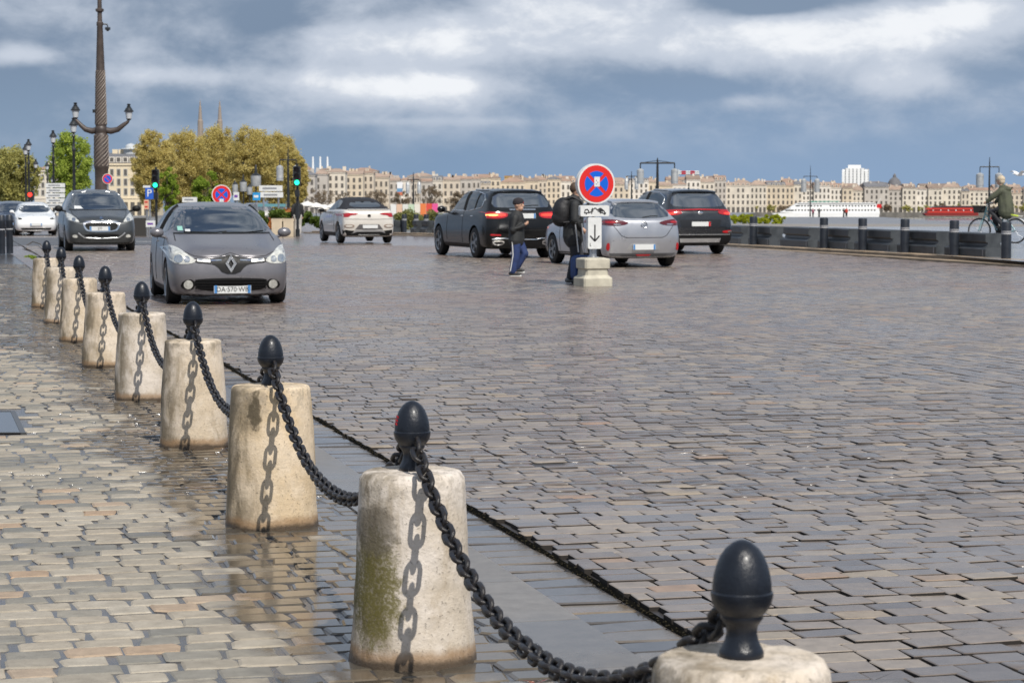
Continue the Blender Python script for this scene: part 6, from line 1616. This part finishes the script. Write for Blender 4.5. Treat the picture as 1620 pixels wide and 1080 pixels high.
Y = 1480; p = pix(1417, 274, Y); zb = slope(Y); H = p.z-zb
ch = empty('domed_church', (p.x, Y, zb), 0, 'dark domed church tower rising above the houses right of the white tower', 'church')
MB().box((-4.2, 0, 0), (4.2, 9, H-9)).build('tower', WALLC[3], ch)
b = MB(); b.lathe([(4.6, H-9), (4.6, H-7.6), (4.2, H-6), (3.0, H-4), (1.5, H-2.8), (1.1, H-2.6), (1.1, H-1.5), (.9, H-1.1), (0, H)], 16, (0, 4, 0)); b.build('dome', ROOFC[2], ch, 40)
Y = 1460; p0, p1 = pix(1366, 290, Y), pix(1409, 290, Y); zb = slope(Y)
hl_ = empty('market_hall', ((p0.x+p1.x)/2, Y, zb), 0, 'large dark curved hall roof behind the quay houses below the white tower', 'building')
w_ = p1.x-p0.x; b = MB(); H = p0.z-zb
MB().box((-w_/2, 0, 0), (w_/2, 20, H-2)).build('wall', WALLC[3], hl_)
b.prism([(-w_/2, H-2.3)] + [(-w_/2*math.cos(a), H-2.3+3.4*math.sin(a)) for a in np.linspace(.15, math.pi-.15, 14)] + [(w_/2, H-2.3)], 'y', -.5, 20.5); b.build('roof', ROOFC[1], hl_)
building(798, 828, 279, 335, 1250, mat('ochre_render', (.50, .33, .13), .85), ROOFC[0], 'ochre yellow building rising above the roofs behind the black car', 'flat', 1, group=None, chim=0, seed=90)

# boats
def wbox(o, name, m, px0, px1, y0, y1, Y, dep, taper=0):
    p0, p1 = pix(px0, y0, Y)-o.location, pix(px1, y1, Y)-o.location
    b = MB(); b.prism([(p0.x, p0.z), (p0.x+taper, p1.z), (p1.x, p1.z), (p1.x, p0.z)], 'y', 0, dep); return b.build(name, m, o)
Y = 1250; sh = empty('river_cruise_ship', pix(1308, 345, Y), 0, 'long white river cruise ship with rows of dark windows moored at the far quay', 'ship')
M_ship = mat('ship_white', (.78, .78, .77), .5, var=.03, vscale=.2)
p = lambda px, y: (pix(px, y, Y)-sh.location)
hull = [(p(1222, 338)), p(1232, 344.5), p(1240, 346.5), p(1390, 346.5), p(1392, 336), p(1262, 336)]
b = MB(); b.prism([(q_.x, q_.z) for q_ in hull], 'y', 0, 10); b.build('hull', M_ship, sh)
b = MB(); b.prism([(q_.x, q_.z) for q_ in (p(1236, 336.2), p(1392, 336.2), p(1391, 329), p(1252, 329))], 'y', .6, 9.4); b.build('lower_deck', M_ship, sh)
b = MB(); b.prism([(q_.x, q_.z) for q_ in (p(1250, 329.2), p(1388, 329.2), p(1386, 322), p(1262, 322))], 'y', 1.2, 8.8); b.build('upper_deck', M_ship, sh)
b = MB(); b.prism([(q_.x, q_.z) for q_ in (p(1262, 322.1), p(1385, 322.1), p(1381, 320.6), p(1270, 320.6))], 'y', .8, 9.2); b.build('sun_deck', M_ship, sh)
b = MB(); b.prism([(q_.x, q_.z) for q_ in (p(1282, 319.8), p(1329, 319.2), p(1329, 318.2), p(1282, 318.6))], 'y', 1.5, 8.5)
for x in (1286, 1306, 1326): q_ = p(x, 320.4); b.tube([V((q_.x, 2, q_.z-.3)), V((q_.x, 2, q_.z+.9))], .12, 6)
b.build('awning', mat('teal_canvas', (.08, .30, .24), .7), sh)
M_sw = mat('ship_window', (.02, .025, .03), .1)
for row, (yy, xs_) in enumerate((((332.6), list(range(1258, 1384, 5))), ((325.8), list(range(1268, 1384, 5))))):
    for x in xs_:
        if row == 1 and 1302 < x < 1312: continue
        q0 = p(x, yy-1.1); q1 = p(x+2.3, yy+1.1); yb_ = .6 if row == 0 else 1.2; MB().box((q0.x, yb_-.08, q1.z), (q1.x, yb_+.05, q0.z)).build('window', M_sw, sh)
for (a, b2, yy) in ((1240, 1256, 332.8), (1256, 1266, 325.8)): q0 = p(a, yy-.9); q1 = p(b2, yy+.9); MB().box((q0.x+1, .5 if yy > 330 else 1.1, q1.z), (q1.x, 3, q0.z)).build('bridge_window', M_sw, sh)
q_ = p(1388, 326); MB().tube([V((q_.x, 5, q_.z)), V((q_.x+2.5, 5, q_.z+4))], .12, 6).build('flagstaff', M_ship, sh); q_ = p(1391, 323); MB().box((q_.x-.5, 5, q_.z-2.2), (q_.x+2, 5.06, q_.z)).build('flag', M_red, sh)
Y = 1150; rb2 = empty('red_tour_boat', pix(1505, 341, Y), 0, 'red two deck tour boat with dark windows near the far quay wall behind the bicycle', 'ship')
M_rb = mat('boat_red', (.50, .035, .02), .45); p = lambda px, y: (pix(px, y, Y)-rb2.location)
b = MB(); b.prism([(q_.x, q_.z) for q_ in (p(1462, 338), p(1466, 341.5), p(1548, 341.5), p(1548, 336.5), p(1470, 336.5))], 'y', 0, 8); b.build('hull', mat('boat_dark_red', (.20, .015, .012), .5), rb2)
for nm, y0, y1, x0, m in (('lower_deck', 336.6, 333.5, 1467, M_rb), ('lower_windows', 333.6, 331.8, 1472, M_sw), ('upper_deck', 331.9, 328.8, 1466, M_rb), ('upper_windows', 328.9, 327, 1474, M_sw), ('roof', 327.1, 325.8, 1490, mat('boat_roof', (.12, .05, .06), .6))):
    b = MB(); b.prism([(q_.x, q_.z) for q_ in (p(x0, y0), p(1546, y0), p(1546, y1), p(x0+2, y1))], 'y', .4 if 'window' not in nm else .6, 7.4); b.build(nm, m, rb2)
for x in range(1476, 1546, 12): 
    q0 = p(x, 331.7); q1 = p(x+1.2, 333.7); MB().box((q0.x, .3, q1.z), (q1.x, .65, q0.z)).build('window_post', M_ship, rb2)
q_ = p(1530, 344); tag(MB().lathe([(.0, -.2), (1.1, 0), (1.0, .8), (.3, 1.6), (.2, 3.0), (0, 3.2)], 12).build('buoy', M_rb, None, 40, rb2.location+q_+V((0, -60, -.4))), 'small red buoy floating in front of the red tour boat', 'buoy')
# ------------------------------------------------------------------ lamps, masts, signals and boards
M_lblack = mat('lamp_black', (.016, .018, .020), .4, var=.2, vscale=5); M_lglass = mat('lantern_glass', (.50, .52, .54), .2, spec=.6)
M_brown = mat('brown_cast_iron', (.060, .045, .038), .5, var=.25, vscale=3, bump=.15, bscale=30)
M_ridge = mat('pale_brown_ridge', (.19, .155, .13), .5)
def lantern(parent, c, k=1.0):
    """street lantern standing on point c; k = scale (1 = 0.72 m tall)"""
    c = V(c)
    b = MB(); b.lathe([(.03*k, 0), (.07*k, .02*k), (.10*k, .06*k), (.11*k, .08*k)], 12, c); lo = b.build('lantern', M_lblack, parent, 40)
    b = MB(); b.lathe([(.105*k, .08*k), (.155*k, .36*k)], 12, c); b.build('lantern_glass', M_lglass, lo, 40)
    b = MB(); b.lathe([(.19*k, .355*k), (.20*k, .39*k), (.17*k, .42*k), (.13*k, .50*k), (.08*k, .545*k), (.09*k, .57*k), (.05*k, .61*k), (.085*k, .66*k), (.06*k, .68*k), (.0, .70*k)], 16, c)
    b.build('lantern_cap', M_lblack, lo, 40); return lo
def base_at(px, Y): q_ = pix(px, 300, Y); return V((q_.x, Y, slope(Y)))
# tall ornate mast
Y = 95.0; mb_ = base_at(161, Y); z = lambda y: pix(160, y, Y).z - mb_.z; s_ = F/Y
mast = empty('ornate_mast', mb_, 0, 'tall brown ornate mast with spiral fluting and two lantern arms behind the dark people carrier', 'street lamp')
wpx = lambda w: w/s_/2
prof = [(wpx(30), 0), (wpx(30), .5), (wpx(24), .7), (wpx(21), z(285)), (wpx(21), z(268)), (wpx(23), z(266)), (wpx(23), z(263)), (wpx(22.5), z(255)), (wpx(21.0), z(214)), (wpx(18), z(211)), (wpx(20), z(207)), (wpx(20), z(203)), (wpx(17), z(200)), (wpx(18), z(196)), (wpx(13.5), z(108)), (wpx(9.0), z(42)), (wpx(10.5), z(40)), (wpx(10.5), z(36)), (wpx(7.5), z(34)), (wpx(7.0), z(20)), (wpx(13), z(18)), (wpx(13), z(15)), (wpx(7), z(13)), (wpx(6), z(-40)), (wpx(5), z(-90)), (0, z(-95))]
MB().lathe(prof, 28).build('shaft', M_brown, mast, 30)
for (ya, yb, ra, rb_2, turns) in ((263, 214, 22.6, 21.2, .75), (197, 112, 17.9, 13.8, 1.5)):
    for k in range(10):
        b = MB(); n_ = 26
        b.tube([V((wpx(ra+(rb_2-ra)*j/n_)*math.cos(2*math.pi*(k/10)+2*math.pi*turns*j/n_), wpx(ra+(rb_2-ra)*j/n_)*math.sin(2*math.pi*(k/10)+2*math.pi*turns*j/n_), z(ya)+(z(yb)-z(ya))*j/n_)) for j in range(n_+1)], .026, 5); b.build('spiral_ridge', M_ridge, mast, 60)
for sg, xe, ye in ((-1, 121, 189), (1, 205, 191)):
    xo = (xe-161)/s_; pts = [V((sg*.18, 0, z(206))), V((xo*.35, 0, z(207.5))), V((xo*.6, 0, z(205))), V((xo*.8, 0, z(198))), V((xo*.93, 0, z(ye+3))), V((xo, 0, z(ye)))]
    b = MB(); b.tube(pts, [.13, .13, .11, .09, .07, .05], 10); ar = b.build('arm', M_brown, mast, 60); lantern(ar, (xo, 0, z(ye)), 1.0)
b = MB(); b.tube([V((.08, 0, z(38))), V((.30, 0, z(39))), V((.32, 0, z(43)))], .03, 8); b.cbox((.32, 0, z(45.5)), (.20, .16, .10)); b.ball((.32, 0, z(47)), .075, 10); b.build('security_camera', M_lblack, mast, 40)
b = MB(); b.cbox((-.27, 0, z(176)), (.12, .14, .14)); b.build('bracket', M_lblack, mast)
# row of lamp posts
def lamp_post(px, Y, ytop, label, arms=0):
    bs = base_at(px, Y); o = empty('lamp_post', bs, 0, label, 'street lamp', 'black lantern posts along the left side'); H = pix(px, ytop, Y).z - bs.z; k = 1.02
    hz_ = H - .70*k
    b = MB(); b.lathe([(.17, 0), (.17, .3), (.12, .36), (.10, .9), (.12, .95), (.065, 1.1), (.055, hz_-.8), (.085, hz_-.74), (.085, hz_-.66), (.05, hz_-.6), (.045, hz_-.15), (.08, hz_-.1), (.03, hz_)], 12); b.build('post', M_lblack, o, 40)
    lantern(o, (0, 0, hz_), k)
    if arms:
        b = MB(); b.tube([V((0, 0, hz_-1.2)), V((.28, 0, hz_-1.25)), V((.40, 0, hz_-1.0))], .03, 6); a_ = b.build('side_arm', M_lblack, o, 60); lantern(a_, (.40, 0, hz_-1.0), .8)
lamp_post(117.5, 101.8, 186, 'nearest black lantern post, just left of the ornate mast')
lamp_post(85, 119.6, 206, 'second black lantern post in front of the green tree')
lamp_post(46, 133, 220, 'black lantern post with a side arm near the left edge', 1)
lamp_post(41, 143, 228, 'farthest black lantern post, close behind the one with the side arm')
lamp_post(75, 190, 256, 'small distant lantern post between the left tree and the green tree', 1)
# modern lamps with hanging drums
M_drum = mat('drum_metal', (.42, .43, .43), .45, metal=.3, var=.1, vscale=3)
def drum_lamp(px, Y, ytop, yarm, half, drums, label, group='lamps with hanging drum lanterns', dr=5, cable=False, z0=None):
    bs = base_at(px, Y); s2 = F/Y; o = empty('drum_lamp', bs, 0, label, 'street lamp', group); zz = lambda y: pix(px, y, Y).z - bs.z
    MB().lathe([(.12, 0), (.11, 2), (.07, zz(yarm)), (.03, zz(ytop)), (0, zz(ytop)+.02)], 10).build('pole', M_lblack, o, 40)
    b = MB(); b.tube([V((-half/s2, 0, zz(yarm))), V((half/s2, 0, zz(yarm)))], .055, 8)
    for sg in (-1, 1): b.tube([V((sg*half/s2, 0, zz(yarm))), V((sg*half/s2, 0, zz(drums[0]-2)))], .04, 6)
    if cable: 
        for sg in (-1, 1): b.tube([V((sg*half/s2, 0, zz(yarm))), V((0, 0, zz(ytop+4)))], .02, 5)
    ar = b.build('cross_arm', M_lblack, o, 60)
    for sg in (-1, 1):
        c = V((sg*half/s2, 0, 0)); d_ = MB(); r_ = dr/s2
        d_.lathe([(r_*.3, zz(drums[0]-2.5)), (r_, zz(drums[0])), (r_, zz(drums[1])), (r_*.9, zz(drums[1])), (r_*.9, zz(drums[1])+.1)], 18, c); dd = d_.build('drum', M_drum, ar, 40)
        d_ = MB(); d_.lathe([(r_*1.02, zz(drums[0]+3)), (r_*1.03, zz(drums[0]+4))], 18, c); d_.lathe([(r_*1.02, zz(drums[1]-4)), (r_*1.03, zz(drums[1]-3))], 18, c); tag(d_.build('drum_hoops', M_satin, dd, 40), kind='stuff')
drum_lamp(456, 190, 233, 253, 13, (264, 286), 'drum lamp beside the right traffic light', dr=5.5)
drum_lamp(1040, 150, 250, 258, 27, (269, 291), 'drum lamp with wide cross arm above the dark SUV', dr=5.5, cable=True)
drum_lamp(999, 300, 271, 279, 8, (284, 300), 'small drum lamp just right of the round sign', dr=3)
drum_lamp(1282, 394, 262, 279, 10.5, (285, 304), 'slim drum lamp on the quay in front of the white ship', dr=4.2)
drum_lamp(1565, 225, 249, 264, 15, (276, 297), 'drum lamp behind the cyclist', dr=6)
drum_lamp(654, 260, 273, 284, 9, (290, 306), 'thin drum lamp between the convertible and the black car', dr=3)
def pole_lantern(px, Y, ytip, ytop, ybot, r_px, label):
    bs = base_at(px, Y); s2 = F/Y; o = empty('pole_lantern', bs, 0, label, 'street lamp', 'single drum lanterns on poles'); zz = lambda y: pix(px, y, Y).z - bs.z; r_ = r_px/s2
    MB().lathe([(.09, 0), (.06, zz(ybot)), (.04, zz(ytop))], 10).build('pole', M_lblack, o, 40)
    MB().lathe([(r_*.92, zz(ybot)), (r_, zz(ybot)+.05), (r_, zz(ytop)), (r_*.7, zz(ytop)+.05)], 18).build('drum', M_drum, o, 40)
    MB().lathe([(r_*1.02, zz(ytop)), (r_*.5, zz(ytop-3)), (r_*.28, zz(ytop-4)), (r_*.2, zz(ytip+3)), (.01, zz(ytip))], 16).build('cap', M_lblack, o, 40)
pole_lantern(405, 200, 260, 278, 295, 8, 'largest drum lantern on a pole, right of the round sign behind the grey hatchback')
pole_lantern(385, 240, 275, 288, 303, 5.5, 'middle drum lantern on a pole near the white direction boards')
pole_lantern(372, 260, 284, 292, 306, 4.5, 'slim drum lantern directly above the small purple sign')
pole_lantern(395, 280, 290, 296, 308, 4.2, 'lowest drum lantern between the two taller ones')

# traffic lights
M_green = mat('green_signal', (.02, .5, .25), .3, emit=(.02, 1, .45), estr=2.2); M_off = mat('dark_lens', (.03, .012, .01), .3)
def traffic_light(px, Y, ytop, ybot, label):
    bs = base_at(px, Y); o = empty('traffic_light', bs, 0, label, 'traffic light', 'green traffic lights'); zz = lambda y: pix(px, y, Y).z - bs.z; H0, H1 = zz(ybot), zz(ytop); h_ = (H1-H0)/3
    MB().lathe([(.09, 0), (.09, .3), (.055, .32), (.05, H1+.1)], 12).build('pole', M_lblack, o, 40)
    b = MB(); b.prism(rplate(.30, H1-H0, .05), 'y', -.22, -.06, Matrix.Translation((0, 0, (H0+H1)/2))); hd = b.build('signal_head', M_lblack, o, 30)
    for k in range(3):
        c = V((0, -.22, H0+h_*(k+.5))); l = MB(); l.lathe([(0, .012), (.10, .010), (.10, -.01)], 20, M=Matrix.Translation(c) @ Matrix.Rotation(R(90), 4, 'X')); l.build('lens', M_green if k == 0 else M_off, hd, 40)
        v_ = MB(); pts = [(.12*math.cos(a), .12*math.sin(a)) for a in np.linspace(-.4, math.pi+.4, 16)]; pts += [(.112*math.cos(a), .112*math.sin(a)) for a in np.linspace(math.pi+.4, -.4, 16)]
        v_.prism(pts, 'y', -.16, 0, Matrix.Translation(c)); v_.build('visor', M_lblack, hd)
    b = MB(); b.cbox((0, -.10, zz(ybot+12)), (.18, .16, .30)); b.build('repeater', M_lblack, o)
traffic_light(247, 100, 268, 298, 'green traffic light left, beside the blue parking sign')
traffic_light(470.5, 96, 263, 294, 'green traffic light right, at the end of the tree clump')
b = base_at(50, 125); tl_ = empty('pedestrian_signal', b, 0, 'slim post with red light and round blue sign left of the white car', 'signal'); zz = lambda y: pix(50, y, 125).z - b.z
MB().lathe([(.05, 0), (.045, zz(300))], 10).build('pole', M_lblack, tl_, 40); MB().cbox((0, -.1, zz(310)), (.28, .2, .5)).build('signal_head', M_lblack, tl_)
MB().lathe([(0, .0), (.12, .0), (.12, .03)], 16, M=Matrix.Translation((-.05, -.21, zz(308))) @ Matrix.Rotation(R(90), 4, 'X')).build('red_lens', M_taillit, tl_, 40)
MB().prism(disc_poly(.22, 24), 'y', -.08, -.05, Matrix.Translation((-.1, 0, zz(328)))).build('blue_disc', mat('sign_light_blue', (.02, .22, .55), .4), tl_)
# round signs in the background
for px, Y, yc, rp, cross, lab in ((350.5, 79, 308, 15.5, True, 'round red and blue no stopping sign right above the roof of the grey hatchback'), (170.5, 92, 283, 8.2, False, 'small round red and blue sign above the roof of the dark people carrier')):
    bs = base_at(px, Y); o = empty('no_stopping_sign', bs, R(6), lab, 'road sign'); zc = pix(px, yc, Y).z - bs.z
    MB().lathe([(.035, 0), (.035, zc+.1)], 12).build('post', M_galv, o, 40)
    nostop_disc(o, (0, -.06, zc), rp*Y/F, .04, cross, (0, -rp*Y/F*.62, .14, .13) if cross else None)
# boards
def board(name, px0, px1, y0, y1, Y, m, label, cat='sign', group=None, legs=True, thick=.05, lines=0, txt=None, tm=None, tsz=.3, ybase=None, lm=None):
    p0, p1 = pix(px0, y0, Y), pix(px1, y1, Y); zb = slope(Y); o = empty(name, ((p0.x+p1.x)/2, Y, zb), 0, label, cat, group); w = p1.x-p0.x
    MB().box((-w/2, -thick, p1.z-zb), (w/2, 0, p0.z-zb)).build('panel', m, o)
    if legs:
        for sg in ((-1, 1) if w > .8 else (0,)): MB().lathe([(.04, 0), (.04, p0.z-zb-.02)], 8, (sg*w*.32, .05, 0)).build('leg', M_galv, o, 40)
    if lines:
        for k in range(lines): MB().cbox((-w*.05, -thick-.004, p1.z-zb+(p0.z-p1.z)*(k+.5)/lines), (w*.6, .004, (p0.z-p1.z)/lines*.3)).build('legend', lm or mat('grey_print', (.22, .23, .25), .5), o)
    if txt: text_mesh('letter', txt, tsz, tm or M_white, o, .004, (0, -thick-.006, (p0.z+p1.z)/2-zb), (R(90), 0, 0))
    return o
for k in range(5): board('direction_board', 72+(k % 2), 103, 290+8*k, 296.5+8*k, 112, M_signw, ['topmost', 'second', 'third', 'fourth', 'lowest'][k] + ' white direction board of the stack left of the dark people carrier', 'sign', 'stacked white direction boards', k == 0, lines=1)
pb_ = board('parking_sign', 230, 243, 297, 315, 94, mat('parking_blue', (.02, .10, .46), .4), 'blue parking sign with white letter P beside the left traffic light', txt='P', tsz=.42)
board('panel_sign', 226.5, 238, 293.5, 297, 95, M_signw, 'white board on top of the blue parking sign', legs=False); board('orange_poster', 228, 236, 316, 331, 96, mat('poster_orange', (.62, .36, .24), .6), 'pale orange poster below the blue parking sign', lines=2, lm=M_red)
board('low_board', 231, 246, 349, 359, 93, M_signw, 'low white board with purple print left of the grey hatchback', lines=1, lm=mat('purple_print', (.14, .05, .30), .5))
board('white_board', 288.5, 312, 312, 320, 98, M_signw, 'small white board above the left roof corner of the grey hatchback', lines=1)
board('direction_board', 410, 447, 293.5, 302.5, 104, M_signw, 'upper white direction board right of the drum lanterns', 'sign', 'white direction boards right of the drum lanterns', lines=1)
board('direction_board', 412, 448, 304, 312.5, 104, M_signw, 'lower white direction board right of the drum lanterns', 'sign', 'white direction boards right of the drum lanterns', False, lines=1)
board('blue_board', 400, 412, 304.5, 317, 100, mat('board_blue', (.02, .26, .55), .4), 'square light blue sign left of the white direction boards', lines=1, lm=M_white)
board('purple_board', 369.5, 378.5, 304, 317, 88, M_signw, 'small white sign with purple mark right of the round sign', lines=1, lm=mat('purple_print', (.14, .05, .30), .5))
hc_ = [('white', (.66, .65, .62)), ('peach', (.62, .42, .30)), ('pale', (.60, .60, .55)), ('light_green', (.45, .55, .40)), ('ivory', (.66, .62, .54)), ('orange', (.66, .18, .05)), ('scarlet', (.60, .06, .04)), ('pink', (.66, .08, .26))]
for k, (nm, c_) in enumerate(hc_): board('hoarding_panel', 618+9.4*k, 627+9.4*k, 323-(1 if k > 4 else 0), 343, 210, mat('hoarding_'+nm, c_, .6), '%s coloured hoarding panel on the quay between the convertible and the black car' % nm.replace('_', ' '), 'hoarding', 'coloured hoarding panels', True)
board('teal_fence', 408, 452, 322.5, 327, 112, mat('teal_board', (.10, .26, .30), .6), 'thin teal board behind the orange flowers', 'fence')
shrub('flower_bed', 408, 462, 326.5, 335, 108, leaf_mat('orange_flowers', (.42, .13, .03), (.60, .30, .10)), 2600, .05, 'bed of orange flowers above the beige stone planter', None, 'flowers', 300)
# beige stone planters and low dark wall
M_plant = mat('beige_planter_stone', (.52, .43, .31), .8, var=.15, vscale=2)
for (a, c_, lab) in ((429, 447, 'beige stone planter left one, beside the grey hatchback mirror'), (447.5, 465, 'beige stone planter right one, next to the pedestrian')):
    p0, p1 = pix(a, 371, 96), pix(c_, 371, 96); zt_ = pix(a, 346, 96).z; zb = slope(96); b = MB(); w = p1.x-p0.x
    o = empty('stone_planter', ((p0.x+p1.x)/2, 96, zb), 0, lab, 'planter', 'beige stone planters')
    b.prism([(-w/2+.02, 0), (w/2-.02, 0), (w/2-.02, zt_-zb-.12), (w/2, zt_-zb-.10), (w/2, zt_-zb), (-w/2, zt_-zb), (-w/2, zt_-zb-.10), (-w/2+.02, zt_-zb-.12)], 'y', 0, .8); b.build('trough', M_plant, o); MB().box((-w/2+.06, .06, zt_-zb-.02), (w/2-.06, .74, zt_-zb+.01)).build('soil', M_bark, o)
p0, p1 = pix(212, 363, 98), pix(232, 363, 98); tag(MB().box((p0.x, 98, slope(98)-.1), (p1.x, 98.5, pix(212, 345, 98).z)).build('low_wall', mat('dark_wall', (.03, .028, .026), .7), None), 'low dark wall between the people carrier and the grey hatchback', 'wall')
# parasols of a market on the quay
M_par = mat('parasol_white', (.66, .64, .60), .7)
for k, (px, yt) in enumerate(((486, 318), (500, 320), (513, 323), (528, 321), (545, 324))):
    Y = 200; bs = base_at(px, Y); H = pix(px, yt, Y).z - bs.z; o = empty('parasol', bs, 0, ['white parasol nearest the right traffic light', 'second white parasol from the traffic light', 'third white parasol from the traffic light', 'fourth white parasol from the traffic light', 'white parasol closest to the convertible'][k], 'parasol', 'white parasols on the quay')
    MB().lathe([(.03, 0), (.03, H)], 8).build('pole', M_lblack, o, 40); MB().lathe([(.95, H-.42), (.93, H-.36), (0, H)], 8).build('canopy', M_par, o)
# people and life buoy on the far quay edge, crane, gull
stander(1286.5, 0, 1.5, 'distant person in pink beside the slim quay lamp', mat('pink_top', (.35, .12, .16), .8), M_dtrou, R(40), at=V((pix(1286, 340, 392).x, 392, slope(392)-.05)), vox=.03)
stander(1296, 0, 1.5, 'distant person in dark clothes just right of the slim quay lamp', M_dark, M_dtrou, R(140), at=V((pix(1296, 340, 391).x, 391, slope(391)-.05)), vox=.03)
stander(1336, 0, 1.5, 'distant person in dark clothes next to the one in red', M_dark, M_dtrou, R(160), at=V((pix(1335, 340, 391).x, 391, slope(391)-.05)), vox=.03)
stander(1339, 0, 1.6, 'distant person in red coat on the quay in front of the white ship', mat('red_coat', (.45, .05, .03), .8), M_dtrou, R(80), at=V((pix(1339, 340, 390).x, 390, slope(390)-.05)), vox=.03)
Y = 1600; c0 = pix(1072, 272, Y); o = empty('tower_crane', (c0.x, Y, slope(Y)), 0, 'red and white crane jib above the roof of the dark SUV', 'crane'); zz = lambda y: pix(1072, y, Y).z - slope(Y); s2 = F/Y
b = MB()
for dx_ in (-.8, .8): b.tube([V((dx_, 0, 0)), V((dx_, 0, zz(268)))], .25, 4)
for k in range(30): z_ = zz(268)*k/30; b.tube([V((-.8, 0, z_)), V((.8, 0, z_+zz(268)/30))], .12, 4)
b.build('mast', M_signw, o)
for k in range(6):
    m = M_red if k % 2 == 0 else M_signw; x0, x1 = (k*7-8)/s2, (k*7-1)/s2; b = MB()
    for zz_ in (zz(271.5), zz(275)): b.tube([V((x0, 0, zz_)), V((x1, 0, zz_))], .45, 4)
    for j in range(3): b.tube([V((x0+(x1-x0)*j/3, 0, zz(275))), V((x0+(x1-x0)*(j+.5)/3, 0, zz(271.5))), V((x0+(x1-x0)*(j+1)/3, 0, zz(275)))], .25, 4)
    b.build('jib_section', m, o)
g0 = pix(1613, 276, 80); o = empty('gull', g0, R(200), 'white gull flying at the right edge above the cyclist', 'bird')
M_gull = mat('gull_white', (.75, .75, .75), .6); b = MB(); b.ball((0, 0, 0), (.19, .06, .06), 14); b.ball((.19, 0, .03), (.06, .045, .045), 10); b.prism([(-.14, -.02), (-.30, -.06), (-.30, .06), (-.14, .02)], 'z', -.008, .008); b.prism([(.23, -.01), (.29, 0), (.23, .01)], 'z', .02, .032); b.build('body', M_gull, o, 50)
for sg in (-1, 1):
    v_ = [(.08, sg*.04, .02), (.12, sg*.30, .13), (.0, sg*.62, .10), (-.08, sg*.60, .10), (-.02, sg*.30, .12), (-.08, sg*.04, .01)]; b = MB(); b.raw(v_+[(x, y, z_-.012) for x, y, z_ in v_], [(0, 1, 4, 5), (1, 2, 3, 4), (11, 10, 7, 6), (10, 9, 8, 7), (0, 6, 7, 1), (1, 7, 8, 2), (2, 8, 9, 3), (3, 9, 10, 4), (4, 10, 11, 5), (5, 11, 6, 0)]); b.build('wing', M_gull, o)
